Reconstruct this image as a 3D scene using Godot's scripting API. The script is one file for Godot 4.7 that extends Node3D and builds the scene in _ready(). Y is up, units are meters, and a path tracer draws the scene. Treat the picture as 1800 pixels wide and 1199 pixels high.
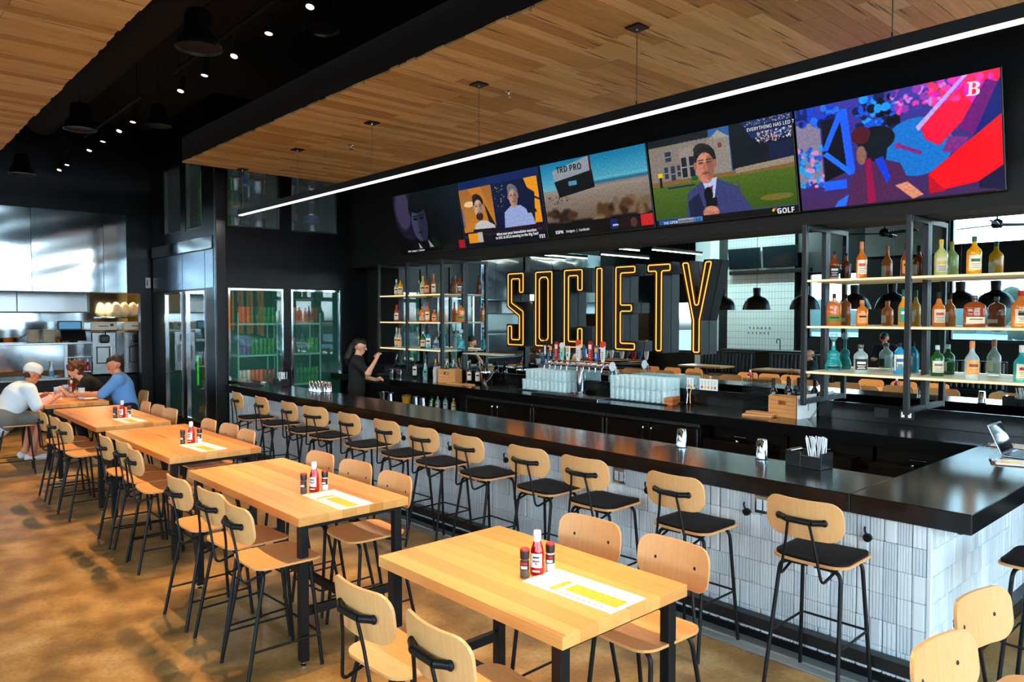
extends Node3D
# A sports bar seen from above the first high-top table. x runs along the bar, z away from the mirror wall, y up, metres.

const MIRROR_Z := -7.42
const ORD := ["first", "second", "third", "fourth", "fifth", "sixth", "seventh", "eighth", "ninth", "tenth", "eleventh", "twelfth", "thirteenth", "fourteenth", "fifteenth", "sixteenth", "seventeenth", "eighteenth"]
var M := {}
var taken := {}
var rng := RandomNumberGenerator.new()


class Sh:                                   # collects triangles of one mesh
	var v := PackedVector3Array()
	var n := PackedVector3Array()
	var uv := PackedVector2Array()
	var made: ArrayMesh

	func tri(a: Vector3, b: Vector3, c: Vector3, na: Vector3, nb: Vector3, nc: Vector3, ua := Vector2.ZERO, ub := Vector2.ZERO, uc := Vector2.ZERO) -> void:
		if (b - a).cross(c - a).dot(na + nb + nc) > 0.0:
			v.append_array([a, c, b]); n.append_array([na, nc, nb]); uv.append_array([ua, uc, ub])
		else:
			v.append_array([a, b, c]); n.append_array([na, nb, nc]); uv.append_array([ua, ub, uc])

	func quad(a: Vector3, b: Vector3, c: Vector3, d: Vector3, nn: Vector3) -> void:   # UV 0,0 at a, 1,0 at b, 1,1 at c
		tri(a, b, c, nn, nn, nn, Vector2(0, 0), Vector2(1, 0), Vector2(1, 1))
		tri(a, c, d, nn, nn, nn, Vector2(0, 0), Vector2(1, 1), Vector2(0, 1))

	func quads(a: Vector3, b: Vector3, c: Vector3, d: Vector3, na: Vector3, nb: Vector3, nc: Vector3, nd: Vector3) -> void:
		tri(a, b, c, na, nb, nc)
		tri(a, c, d, na, nc, nd)

	func box(c: Vector3, s: Vector3, b := 0.0, q := Basis()) -> Sh:
		var h := s * 0.5
		b = minf(b, minf(h.x, minf(h.y, h.z)) * 0.98)
		var ax := [Vector3(1, 0, 0), Vector3(0, 1, 0), Vector3(0, 0, 1)]
		for k in 3:
			for sg: float in [-1.0, 1.0]:
				var u: Vector3 = ax[(k + 1) % 3]
				var w: Vector3 = ax[(k + 2) % 3]
				var hk: float = h[k]
				var hu: float = h[(k + 1) % 3] - b
				var hw: float = h[(k + 2) % 3] - b
				var o: Vector3 = ax[k] * sg * hk
				quad(c + q * (o - u * hu - w * hw), c + q * (o + u * hu - w * hw), c + q * (o + u * hu + w * hw), c + q * (o - u * hu + w * hw), q * (ax[k] * sg))
		if b > 0.0:
			for k in 3:
				var a1 := (k + 1) % 3
				var a2 := (k + 2) % 3
				for s1: float in [-1.0, 1.0]:
					for s2: float in [-1.0, 1.0]:
						var e: Vector3 = ax[k] * (h[k] - b)
						var p1: Vector3 = ax[a1] * s1 * h[a1] + ax[a2] * s2 * (h[a2] - b)
						var p2: Vector3 = ax[a1] * s1 * (h[a1] - b) + ax[a2] * s2 * h[a2]
						var nn: Vector3 = q * (ax[a1] * s1 + ax[a2] * s2).normalized()
						quad(c + q * (p1 - e), c + q * (p1 + e), c + q * (p2 + e), c + q * (p2 - e), nn)
			for sx: float in [-1.0, 1.0]:
				for sy: float in [-1.0, 1.0]:
					for sz: float in [-1.0, 1.0]:
						var g := Vector3(sx, sy, sz)
						var nn: Vector3 = q * g.normalized()
						tri(c + q * (g * Vector3(h.x, h.y - b, h.z - b)), c + q * (g * Vector3(h.x - b, h.y, h.z - b)), c + q * (g * Vector3(h.x - b, h.y - b, h.z)), nn, nn, nn)
		return self

	func tube(p: Array, r: float, seg := 8, closed := false, r1 := -1.0) -> Sh:
		var m := p.size()
		var rings := []
		var t0: Vector3 = (p[1] - p[0]).normalized()
		var up := t0.cross(Vector3.UP if absf(t0.y) < 0.9 else Vector3.RIGHT).normalized()
		for i in m:
			var a: Vector3 = p[(i - 1 + m) % m] if closed or i > 0 else p[i]
			var b: Vector3 = p[(i + 1) % m] if closed or i < m - 1 else p[i]
			var t := (b - a).normalized()
			up = (up - t * up.dot(t)).normalized()
			var side := t.cross(up)
			var rr := r if r1 < 0.0 else lerpf(r, r1, float(i) / (m - 1))
			var ring := []
			for k in seg:
				var an := TAU * k / seg
				var d := up * cos(an) + side * sin(an)
				ring.append([p[i] + d * rr, d])
			rings.append(ring)
		for i in (m if closed else m - 1):
			var A: Array = rings[i]
			var B: Array = rings[(i + 1) % m]
			for k in seg:
				var k2 := (k + 1) % seg
				quads(A[k][0], A[k2][0], B[k2][0], B[k][0], A[k][1], A[k2][1], B[k2][1], B[k][1])
		if not closed:
			for e: int in [0, m - 1]:
				var nn: Vector3 = (p[0] - p[1]).normalized() if e == 0 else (p[m - 1] - p[m - 2]).normalized()
				for k in range(1, seg - 1):
					tri(rings[e][0][0], rings[e][k][0], rings[e][k + 1][0], nn, nn, nn)
		return self

	func lathe(pr: Array, seg := 16, c := Vector3.ZERO, sx := 1.0, sz := 1.0, pw := 1.0) -> Sh:   # pr: Vector2(radius, y) from bottom to top
		var seg_n := []
		for j in pr.size() - 1:
			var d: Vector2 = pr[j + 1] - pr[j]
			seg_n.append(Vector2(d.y, -d.x).normalized() if d.length() > 1e-6 else Vector2.RIGHT)
		for j in pr.size() - 1:
			var n0: Vector2 = seg_n[j]
			var n1: Vector2 = seg_n[j]
			if j > 0 and n0.dot(seg_n[j - 1]) > 0.6: n0 = (n0 + seg_n[j - 1]).normalized()
			if j < pr.size() - 2 and n1.dot(seg_n[j + 1]) > 0.6: n1 = (n1 + seg_n[j + 1]).normalized()
			for k in seg:
				var q := []
				for kk in [k, k + 1]:
					var an: float = TAU * kk / seg
					var cs := cos(an)
					var sn := sin(an)
					if pw != 1.0:                    # squarish cross-section
						var f := pow(pow(absf(cs), pw) + pow(absf(sn), pw), -1.0 / pw)
						cs *= f; sn *= f
					var dn := Vector3(cos(an) / sx, 0, sin(an) / sz).normalized()
					q.append([Vector3(cs * sx, 0, sn * sz), dn])
				var a: Vector3 = c + q[0][0] * pr[j].x + Vector3.UP * pr[j].y
				var b: Vector3 = c + q[1][0] * pr[j].x + Vector3.UP * pr[j].y
				var d2: Vector3 = c + q[1][0] * pr[j + 1].x + Vector3.UP * pr[j + 1].y
				var e: Vector3 = c + q[0][0] * pr[j + 1].x + Vector3.UP * pr[j + 1].y
				var N := [q[0][1] * n0.x + Vector3.UP * n0.y, q[1][1] * n0.x + Vector3.UP * n0.y, q[1][1] * n1.x + Vector3.UP * n1.y, q[0][1] * n1.x + Vector3.UP * n1.y]
				if pr[j].x < 1e-6: tri(a, d2, e, N[0], N[2], N[3])
				elif pr[j + 1].x < 1e-6: tri(a, b, d2, N[0], N[1], N[2])
				else: quads(a, b, d2, e, N[0], N[1], N[2], N[3])
		return self

	func prism(poly: PackedVector2Array, z0: float, z1: float, T := Transform3D(), cap0 := true, cap1 := true) -> Sh:
		var idx := Geometry2D.triangulate_polygon(poly)
		for cap in 2:
			if (cap == 0 and not cap0) or (cap == 1 and not cap1): continue
			var z := z0 if cap == 0 else z1
			var nn := T.basis * Vector3(0, 0, signf(z - (z0 + z1) * 0.5))
			for i in range(0, idx.size(), 3):
				var t := []
				for k in 3: t.append(T * Vector3(poly[idx[i + k]].x, poly[idx[i + k]].y, z))
				tri(t[0], t[1], t[2], nn, nn, nn)
		var area := 0.0
		for i in poly.size():
			area += poly[i].cross(poly[(i + 1) % poly.size()])
		for i in poly.size():
			var a := poly[i]
			var b := poly[(i + 1) % poly.size()]
			var d := (b - a).normalized() * signf(area)
			quad(T * Vector3(a.x, a.y, z0), T * Vector3(b.x, b.y, z0), T * Vector3(b.x, b.y, z1), T * Vector3(a.x, a.y, z1), T.basis * Vector3(d.y, -d.x, 0))
		return self

	func plate(w: float, h: float, rad: float, t: float, bend: Callable, T := Transform3D()) -> Sh:   # rounded sheet in XY, thickness along z; bend(x, y) -> z
		var ol := []
		for q in 4:
			var cx: float = (w * 0.5 - rad) * [1, -1, -1, 1][q]
			var cy: float = (h * 0.5 - rad) * [1, 1, -1, -1][q]
			for k in 6:
				var an := PI * 0.5 * (q + k / 5.0)
				ol.append(Vector2(cx + cos(an) * rad, cy + sin(an) * rad))
			var nx: float = (w * 0.5 - rad) * [-1, -1, 1, 1][q]
			var ny: float = (h * 0.5 - rad) * [1, -1, -1, 1][q]
			for k in [1, 2, 3]:
				var last: Vector2 = ol[-k]
				var to := Vector2(nx, ny) + Vector2(cos(PI * 0.5 * (q + 1)), sin(PI * 0.5 * (q + 1))) * rad
				ol.append(last.lerp(to, 0.25 * k))
		var m := ol.size()
		var f := func(p: Vector2, off: float) -> Vector3: return Vector3(p.x, p.y, bend.call(p.x, p.y) + off)
		var nf := func(p: Vector2) -> Vector3:
			var e := 0.004
			return Vector3(-(bend.call(p.x + e, p.y) - bend.call(p.x - e, p.y)) / (2 * e), -(bend.call(p.x, p.y + e) - bend.call(p.x, p.y - e)) / (2 * e), 1).normalized()
		for sd: float in [-1.0, 1.0]:
			var off := sd * t * 0.5
			var radii := [0.0, 0.3, 0.55, 0.78, 1.0]
			for j in 4:
				for k in m:
					var k2 := (k + 1) % m
					var p := [ol[k] * radii[j], ol[k2] * radii[j], ol[k2] * radii[j + 1], ol[k] * radii[j + 1]]
					var P := []
					var N := []
					for x in p:
						P.append(T * f.call(x, off)); N.append(T.basis * (nf.call(x) * sd))
					if j == 0: tri(P[0], P[2], P[3], N[0], N[2], N[3])
					else: quads(P[0], P[1], P[2], P[3], N[0], N[1], N[2], N[3])
		for k in m:
			var a: Vector2 = ol[k]
			var b: Vector2 = ol[(k + 1) % m]
			var e := (b - a).normalized()
			quad(T * f.call(a, -t * 0.5), T * f.call(b, -t * 0.5), T * f.call(b, t * 0.5), T * f.call(a, t * 0.5), T.basis * Vector3(e.y, -e.x, 0))
		return self

	func ball(c: Vector3, r: Vector3, seg := 12, rows := 8) -> Sh:
		for j in rows:
			for k in seg:
				var q := []
				for jk in [[j, k], [j, k + 1], [j + 1, k + 1], [j + 1, k]]:
					var a: float = PI * jk[0] / rows
					var b: float = TAU * jk[1] / seg
					var d := Vector3(sin(a) * cos(b), cos(a), sin(a) * sin(b))
					q.append([c + d * r, (d / r).normalized()])
				if j > 0: tri(q[0][0], q[1][0], q[2][0], q[0][1], q[1][1], q[2][1])
				if j < rows - 1: tri(q[0][0], q[2][0], q[3][0], q[0][1], q[2][1], q[3][1])
		return self

	func add(o: Sh, T: Transform3D) -> Sh:
		for i in o.v.size():
			v.append(T * o.v[i]); n.append((T.basis * o.n[i]).normalized()); uv.append(o.uv[i])
		return self

	func mesh() -> ArrayMesh:
		if made == null:
			made = ArrayMesh.new()
			var a := []
			a.resize(Mesh.ARRAY_MAX)
			a[Mesh.ARRAY_VERTEX] = v; a[Mesh.ARRAY_NORMAL] = n; a[Mesh.ARRAY_TEX_UV] = uv
			made.add_surface_from_arrays(Mesh.PRIMITIVE_TRIANGLES, a)
		return made


# ---- a body as one skin: tapered capsules joined by a smooth minimum, meshed as surface nets
func blob(bones: Array, cell: float, k: float) -> Sh:
	var lo := Vector3.INF
	var hi := -Vector3.INF
	for b in bones:
		var r: float = maxf(b[2], b[3]) + k * 0.5 + cell * 2
		for q in 2:
			lo = lo.min(b[q] - Vector3.ONE * r); hi = hi.max(b[q] + Vector3.ONE * r)
	var N := Vector3i(((hi - lo) / cell).ceil()) + Vector3i.ONE
	var nx := N.x
	var nxy := N.x * N.y
	var f := PackedFloat32Array()
	f.resize(nxy * N.z); f.fill(1.0)
	for b in bones:
		var a: Vector3 = b[0]
		var ab: Vector3 = b[1] - a
		var ra: float = b[2]
		var rb: float = b[3]
		var sq: Vector3 = b[4] if b.size() > 4 else Vector3.ONE       # squash of the cross-section
		var reach: float = maxf(ra, rb) * 1.3 + k + cell * 2
		var l2 := maxf(ab.length_squared(), 1e-9)
		var i0 := Vector3i(((a.min(b[1]) - Vector3.ONE * reach - lo) / cell).floor()).clamp(Vector3i.ZERO, N - Vector3i.ONE)
		var i1 := Vector3i(((a.max(b[1]) + Vector3.ONE * reach - lo) / cell).ceil()).clamp(Vector3i.ZERO, N - Vector3i.ONE)
		for z in range(i0.z, i1.z + 1):
			for y in range(i0.y, i1.y + 1):
				var at := z * nxy + y * nx
				for x in range(i0.x, i1.x + 1):
					var p := lo + Vector3(x, y, z) * cell - a
					var t := clampf(p.dot(ab) / l2, 0.0, 1.0)
					var d := ((p - ab * t) * sq).length() - ra - (rb - ra) * t
					var o := f[at + x]
					var h := maxf(k - absf(o - d), 0.0) / k
					f[at + x] = minf(o, d) - h * h * k * 0.25
	var s := Sh.new()
	var id := {}
	var pos := PackedVector3Array()
	var nor := PackedVector3Array()
	var offs := [0, 1, nx, nx + 1, nxy, nxy + 1, nxy + nx, nxy + nx + 1]
	for z in N.z - 1:
		for y in N.y - 1:
			for x in nx - 1:
				var at := z * nxy + y * nx + x
				var inside := 0
				for o: int in offs:
					if f[at + o] < 0.0: inside += 1
				if inside == 0 or inside == 8: continue
				var sum := Vector3.ZERO
				var cnt := 0
				for e in [[0, 1], [2, 3], [4, 5], [6, 7], [0, 2], [1, 3], [4, 6], [5, 7], [0, 4], [1, 5], [2, 6], [3, 7]]:
					var fa := f[at + offs[e[0]]]
					var fb := f[at + offs[e[1]]]
					if (fa < 0.0) != (fb < 0.0):
						var pa := Vector3(e[0] & 1, (e[0] >> 1) & 1, e[0] >> 2)
						var pb := Vector3(e[1] & 1, (e[1] >> 1) & 1, e[1] >> 2)
						sum += pa.lerp(pb, fa / (fa - fb)); cnt += 1
				id[at] = pos.size()
				pos.append(lo + (Vector3(x, y, z) + sum / cnt) * cell)
				nor.append(Vector3(f[at + 1] + f[at + 1 + nx] + f[at + 1 + nxy] + f[at + 1 + nx + nxy] - f[at] - f[at + nx] - f[at + nxy] - f[at + nx + nxy], f[at + nx] + f[at + nx + 1] + f[at + nx + nxy] + f[at + nx + 1 + nxy] - f[at] - f[at + 1] - f[at + nxy] - f[at + nxy + 1], f[at + nxy] + f[at + nxy + 1] + f[at + nxy + nx] + f[at + nxy + nx + 1] - f[at] - f[at + 1] - f[at + nx] - f[at + nx + 1]).normalized())
	for at: int in id:
		for e in [[1, nx, nxy], [nx, nxy, 1], [nxy, 1, nx]]:
			var fa := f[at]
			var fb := f[at + e[0]]
			if (fa < 0.0) != (fb < 0.0):
				var q := [at, at - e[1], at - e[1] - e[2], at - e[2]]
				if not (id.has(q[1]) and id.has(q[2]) and id.has(q[3])): continue
				var w := [id[q[0]], id[q[1]], id[q[2]], id[q[3]]]
				s.quads(pos[w[0]], pos[w[1]], pos[w[2]], pos[w[3]], nor[w[0]], nor[w[1]], nor[w[2]], nor[w[3]])
	return s


func numbered(called: String) -> String:
	taken[called] = taken.get(called, -1) + 1
	return called if taken[called] == 0 else "%s_%03d" % [called, taken[called]]


func put(s, m: Material, called: String, parent: Node, at := Vector3.ZERO, rot := Vector3.ZERO) -> MeshInstance3D:
	var o := MeshInstance3D.new()
	o.name = called
	o.mesh = s.mesh() if s is Sh else s
	if m: o.material_override = m
	o.position = at
	o.rotation = rot
	parent.add_child(o, true)
	return o


func tag(o: Node, label: String, category: String, group := "", kind := "") -> Node:
	if label: o.set_meta("label", label)
	if category: o.set_meta("category", category)
	if group: o.set_meta("group", group)
	if kind: o.set_meta("kind", kind)
	return o


func thing(called: String, label: String, category: String, at := Vector3.ZERO, yaw := 0.0, group := "") -> Node3D:
	var o := Node3D.new()
	o.name = numbered(called)
	o.position = at
	o.rotation.y = yaw
	add_child(o)
	tag(o, label, category, group)
	return o


func one(s, m: Material, called: String, label: String, category: String, at := Vector3.ZERO, yaw := 0.0, group := "") -> MeshInstance3D:
	var o := put(s, m, numbered(called), self, at, Vector3(0, yaw, 0))
	tag(o, label, category, group)
	return o


func struct(s, m: Material, called: String, label := "", at := Vector3.ZERO) -> MeshInstance3D:
	var o := put(s, m, numbered(called), self, at)
	tag(o, label, "", "", "structure")
	return o


func dup(o: Node3D, called: String, label: String, at: Vector3, yaw := 0.0, group := "") -> Node3D:
	var r: Node3D = o.duplicate()
	r.name = numbered(called)
	add_child(r)
	r.position = at
	r.rotation.y = yaw
	r.set_meta("label", label)
	if group: r.set_meta("group", group)
	return r


func bx(c: Vector3, s: Vector3, b := 0.0, q := Basis()) -> Sh:
	return Sh.new().box(c, s, b, q)


func between(a: Vector3, b: Vector3, bev := 0.0) -> Sh:      # box from corner to corner
	return Sh.new().box((a + b) * 0.5, (b - a).abs(), bev)


func fillet(p: Array, r: float, n := 4, closed := false) -> Array:   # rounds the corners of a polyline
	var o := []
	var m := p.size()
	for i in m:
		if not closed and (i == 0 or i == m - 1):
			o.append(p[i]); continue
		var a: Vector3 = p[(i - 1 + m) % m]
		var b: Vector3 = p[i]
		var c: Vector3 = p[(i + 1) % m]
		var d := minf(r, minf((a - b).length(), (c - b).length()) * 0.45)
		var s := b + (a - b).normalized() * d
		var e := b + (c - b).normalized() * d
		for k in n + 1:
			var t := float(k) / n
			o.append(s.lerp(b, t).lerp(b.lerp(e, t), t))
	return o


func text(t: String, h: float, m: Material, parent: Node, at: Vector3, rot := Vector3.ZERO, font := "Droid Sans", weight := 400, depth := 0.0012) -> MeshInstance3D:
	var tm := TextMesh.new()
	var f := SystemFont.new()
	f.font_names = PackedStringArray([font])
	f.font_weight = weight
	tm.font = f
	tm.font_size = 48
	tm.text = t
	tm.pixel_size = h / 34.0
	tm.depth = depth
	return put(tm, m, "lettering", parent, at, rot)


func lamp_area(parent: Node, at: Vector3, rot: Vector3, size: Vector2, color: Color, energy: float) -> void:
	var l := AreaLight3D.new()
	l.name = "glow"
	l.area_size = size
	l.light_color = color
	l.light_energy = energy
	l.shadow_enabled = true
	l.area_range = 30.0
	parent.add_child(l, true)
	l.position = at
	l.rotation = rot


# ---------------------------------------------------------------- materials
func mat(key: String, c: Color, rough := 0.5, metal := 0.0, spec := 0.5) -> StandardMaterial3D:
	var m := StandardMaterial3D.new()
	m.resource_name = key
	m.albedo_color = c
	m.roughness = rough
	m.metallic = metal
	m.metallic_specular = spec
	M[key] = m
	return m


func glow(key: String, c: Color, e: float) -> StandardMaterial3D:
	var m := mat(key, Color(0.02, 0.02, 0.02), 0.6)
	m.emission_enabled = true
	m.emission = c
	m.emission_energy_multiplier = e
	return m


func clear(key: String, c: Color, a: float, rough := 0.05) -> StandardMaterial3D:
	var m := mat(key, Color(c.r, c.g, c.b, a), rough)
	m.transparency = BaseMaterial3D.TRANSPARENCY_ALPHA
	return m


func tex(m: StandardMaterial3D, t: Texture2D, scale: Vector3, world := false, off := Vector3.ZERO) -> StandardMaterial3D:
	m.albedo_texture = t
	m.uv1_triplanar = true
	m.uv1_world_triplanar = world
	m.uv1_scale = scale
	m.uv1_offset = off
	return m


func noise_image(w: int, h: int, freq: float, oct: int, sd: int) -> Image:
	var f := FastNoiseLite.new()
	f.seed = sd; f.frequency = freq; f.fractal_octaves = oct
	f.noise_type = FastNoiseLite.TYPE_SIMPLEX_SMOOTH
	return f.get_seamless_image(w, h)


func wood(sd: int, lo: Color, hi: Color, dark: Color, knots: int, ring: float) -> ImageTexture:   # grain runs along v
	var W := 512
	var H := 512
	var fine := noise_image(W, 24, 0.09, 4, sd)
	fine.resize(W, H, Image.INTERPOLATE_CUBIC)
	var wide := noise_image(128, 48, 0.03, 3, sd + 5)
	wide.resize(W, H, Image.INTERPOLATE_CUBIC)
	var r := RandomNumberGenerator.new()
	r.seed = sd
	var kn := []
	for i in knots: kn.append(Vector2(r.randf() * W, r.randf() * H))
	var im := Image.create(W, H, false, Image.FORMAT_RGB8)
	for y in H:
		for x in W:
			var a := fine.get_pixel(x, y).r
			var b := wide.get_pixel(x, y).r
			var s := 0.5 + 0.5 * sin((b * 9.0 + x * 0.012) * ring)
			var c := lo.lerp(hi, clampf(0.15 + a * 0.6 + s * 0.3, 0.0, 1.0))
			for k: Vector2 in kn:
				var dx := x - k.x
				var dy := (y - k.y) * 0.32
				var d := dx * dx + dy * dy
				if d < 420.0:
					c = c.lerp(dark, clampf(1.15 - sqrt(d) / 19.0, 0.0, 1.0) * (0.55 + 0.45 * a))
			im.set_pixel(x, y, c)
	im.generate_mipmaps()
	return ImageTexture.create_from_image(im)


func noise_tex(w: int, freq: float, oct: int, sd: int, ramp: Array) -> ImageTexture:
	var im := noise_image(w, w, freq, oct, sd)
	im.convert(Image.FORMAT_RGB8)
	var g := Gradient.new()
	g.offsets = PackedFloat32Array(ramp.map(func(x): return x[0]))
	g.colors = PackedColorArray(ramp.map(func(x): return x[1]))
	var lut := []
	for i in 256: lut.append(g.sample(i / 255.0))
	for y in w:
		for x in w:
			im.set_pixel(x, y, lut[int(im.get_pixel(x, y).r * 255.0)])
	return ImageTexture.create_from_image(im)


func make_materials() -> void:
	# floor: stained, sealed concrete
	var fl := mat("concrete", Color(1.0, 0.95, 0.80), 0.42)
	tex(fl, noise_tex(512, 0.011, 6, 3, [[0.0, Color(0.46, 0.37, 0.26)], [0.38, Color(0.60, 0.48, 0.33)], [0.55, Color(0.68, 0.55, 0.38)], [0.75, Color(0.74, 0.62, 0.46)], [1.0, Color(0.80, 0.72, 0.60)]]), Vector3.ONE * 0.33, true)
	fl.detail_enabled = true
	fl.detail_blend_mode = BaseMaterial3D.BLEND_MODE_MUL
	fl.detail_uv_layer = BaseMaterial3D.DETAIL_UV_1
	fl.detail_albedo = noise_tex(512, 0.16, 3, 9, [[0.0, Color(0.72, 0.70, 0.66)], [0.35, Color(0.92, 0.91, 0.90)], [1.0, Color(1, 1, 1)]])
	fl.roughness_texture = noise_tex(256, 0.03, 4, 12, [[0.0, Color(0.65, 0.65, 0.65)], [1.0, Color(1, 1, 1)]])
	# oak boards of the ceilings
	var oak := wood(21, Color(0.77, 0.62, 0.38), Color(0.90, 0.77, 0.52), Color(0.34, 0.24, 0.13), 5, 1.6)
	var oak2 := wood(22, Color(0.74, 0.59, 0.36), Color(0.87, 0.74, 0.49), Color(0.32, 0.23, 0.13), 2, 1.2)
	for i in 7:
		var g: float = [1.0, 0.95, 1.03, 0.91, 0.97, 1.07, 0.86][i]
		tex(mat("oak%d" % i, Color(g, g * [1.0, 0.98, 1.02, 0.97, 0.99, 1.03, 0.95][i], g * [1.0, 0.93, 1.08, 0.92, 1.0, 1.10, 0.9][i]).clamp(Color.BLACK, Color(1.15, 1.15, 1.15)), 0.55, 0.0, 0.3), oak if i % 2 == 0 else oak2, Vector3(3.2, 3.2, 0.55), true, Vector3(i * 0.37, i * 0.21, i * 0.73))
	# maple of the table tops, staves along x
	var maple := wood(31, Color(0.80, 0.55, 0.28), Color(0.87, 0.63, 0.35), Color(0.55, 0.33, 0.15), 1, 0.8)
	for i in 5:
		var k: Color = [Color(1, 0.97, 0.94), Color(0.90, 0.80, 0.66), Color(1.04, 1.03, 1.02), Color(0.96, 0.89, 0.80), Color(0.99, 0.94, 0.90)][i]
		var m := tex(mat("maple%d" % i, k, 0.38), maple, Vector3(0.35, 2.6, 2.6), true, Vector3(i * 0.31, i * 0.17, i * 0.43))
		m.albedo_texture = turned(maple)
	tex(mat("endgrain", Color(1.0, 0.93, 0.84), 0.5), maple, Vector3(9, 9, 9), true)
	# beech plywood of the stools
	var ply := wood(41, Color(0.80, 0.56, 0.33), Color(0.86, 0.63, 0.40), Color(0.6, 0.42, 0.25), 0, 2.2)
	tex(mat("ply", Color(1, 1, 1), 0.42), ply, Vector3(2.2, 1.1, 2.2))
	tex(mat("ply_seat", Color(1, 0.98, 0.95), 0.42), turned(ply), Vector3(1.1, 2.2, 2.2))
	tex(mat("crate_wood", Color(0.95, 0.9, 0.82), 0.6), turned(ply), Vector3(1.6, 5.0, 5.0))
	mat("ply_edge", Color(0.80, 0.60, 0.38), 0.55)
	mat("orange_wood", Color(0.72, 0.38, 0.12), 0.5)
	# metals, paints
	mat("black_metal", Color(0.055, 0.057, 0.06), 0.42, 0.0, 0.35)
	mat("black_paint", Color(0.021, 0.022, 0.025), 0.62)
	mat("charcoal", Color(0.05, 0.062, 0.072), 0.42)
	mat("ceiling_black", Color(0.018, 0.018, 0.02), 0.9)
	mat("panel_black", Color(0.028, 0.033, 0.042), 0.33, 0.35)
	mat("black_leather", Color(0.06, 0.06, 0.065), 0.62, 0.0, 0.25)
	mat("black_plastic", Color(0.02, 0.021, 0.024), 0.36)
	mat("rubber", Color(0.025, 0.025, 0.027), 0.8)
	mat("booth_leather", Color(0.035, 0.055, 0.075), 0.38)
	mat("steel", Color(0.60, 0.61, 0.62), 0.26, 1.0)
	mat("bright_steel", Color(0.80, 0.82, 0.84), 0.09, 1.0)
	mat("dull_steel", Color(0.40, 0.40, 0.40), 0.36, 1.0)
	mat("brown_steel", Color(0.19, 0.155, 0.125), 0.36, 0.9)
	mat("hood_steel", Color(0.74, 0.79, 0.82), 0.10, 1.0)
	mat("door_steel", Color(0.46, 0.53, 0.59), 0.27, 1.0)
	mat("copper", Color(0.80, 0.55, 0.28), 0.22, 1.0)
	mat("mirror", Color(0.83, 0.89, 0.89), 0.0, 1.0)
	var st := mat("stone", Color(1, 1, 1), 0.16, 0.0, 0.5)
	tex(st, noise_tex(256, 0.3, 2, 77, [[0.0, Color(0.025, 0.024, 0.024)], [0.62, Color(0.035, 0.034, 0.033)], [0.8, Color(0.085, 0.08, 0.075)], [1.0, Color(0.16, 0.15, 0.14)]]), Vector3.ONE * 1.7, true)
	mat("tile0", Color(0.86, 0.87, 0.87), 0.16)
	mat("tile1", Color(0.82, 0.835, 0.84), 0.16)
	mat("tile2", Color(0.89, 0.895, 0.89), 0.14)
	mat("grout", Color(0.07, 0.072, 0.075), 0.8)
	mat("white", Color(0.85, 0.86, 0.86), 0.5)
	mat("paper", Color(0.92, 0.92, 0.90), 0.7)
	mat("yellow_print", Color(0.86, 0.66, 0.14), 0.7)
	mat("ink", Color(0.10, 0.09, 0.08), 0.7)
	mat("grey_ink", Color(0.5, 0.45, 0.40), 0.7)
	mat("cooler_wall", Color(0.10, 0.17, 0.165), 0.5)
	mat("wall_grey", Color(0.50, 0.51, 0.50), 0.7)
	mat("cream_wall", Color(0.83, 0.73, 0.55), 0.7)
	mat("brown_board", Color(0.42, 0.24, 0.15), 0.6)
	# glass and drinks
	clear("pane", Color(0.86, 0.95, 0.94), 0.07, 0.02)
	clear("cooler_pane", Color(0.30, 0.62, 0.54), 0.12, 0.02)
	clear("tumbler", Color(0.92, 1.0, 1.0), 0.24, 0.03)
	clear("tumbler_base", Color(0.85, 0.97, 1.0), 0.55, 0.06)
	for b in [["amber", Color(0.88, 0.46, 0.12), 0.80], ["dark_amber", Color(0.60, 0.26, 0.07), 0.86], ["gold", Color(0.93, 0.64, 0.18), 0.80], ["orange_juice", Color(0.96, 0.62, 0.06), 0.95], ["lemon", Color(0.83, 0.84, 0.50), 0.92], ["teal_glass", Color(0.04, 0.62, 0.62), 0.72], ["blue_glass", Color(0.10, 0.62, 0.78), 0.78], ["green_glass", Color(0.02, 0.33, 0.10), 0.84], ["clear_glass", Color(0.78, 0.88, 0.88), 0.36], ["dark_glass", Color(0.02, 0.025, 0.025), 0.97], ["iced_tea", Color(0.66, 0.25, 0.06), 0.85], ["ketchup", Color(0.68, 0.03, 0.015), 0.98]]:
		clear(b[0], b[1], b[2], 0.06)
	for c in [["red", Color(0.66, 0.03, 0.03)], ["cap_green", Color(0.05, 0.34, 0.22)], ["cap_yellow", Color(0.92, 0.73, 0.10)], ["cap_wood", Color(0.80, 0.50, 0.32)], ["label_green", Color(0.35, 0.55, 0.08)], ["label_orange", Color(0.90, 0.60, 0.32)], ["label_cream", Color(0.88, 0.84, 0.74)], ["label_blue", Color(0.12, 0.32, 0.55)], ["label_teal", Color(0.10, 0.62, 0.55)], ["label_red", Color(0.85, 0.22, 0.12)], ["navy", Color(0.02, 0.045, 0.15)], ["pink", Color(0.80, 0.08, 0.38)], ["pepper", Color(0.32, 0.26, 0.20)], ["can_green", Color(0.20, 0.55, 0.20)], ["can_purple", Color(0.42, 0.30, 0.60)], ["can_orange", Color(0.90, 0.35, 0.10)], ["sky_blue", Color(0.22, 0.55, 0.78)], ["mint", Color(0.55, 0.80, 0.72)]]:
		mat(c[0], c[1], 0.45)
	# people
	mat("skin", Color(0.80, 0.50, 0.37), 0.55)
	mat("pale_skin", Color(0.86, 0.62, 0.50), 0.55)
	mat("white_shirt", Color(0.80, 0.85, 0.88), 0.85)
	mat("blue_shirt", Color(0.36, 0.56, 0.78), 0.85)
	mat("black_cloth", Color(0.02, 0.02, 0.024), 0.9)
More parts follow.
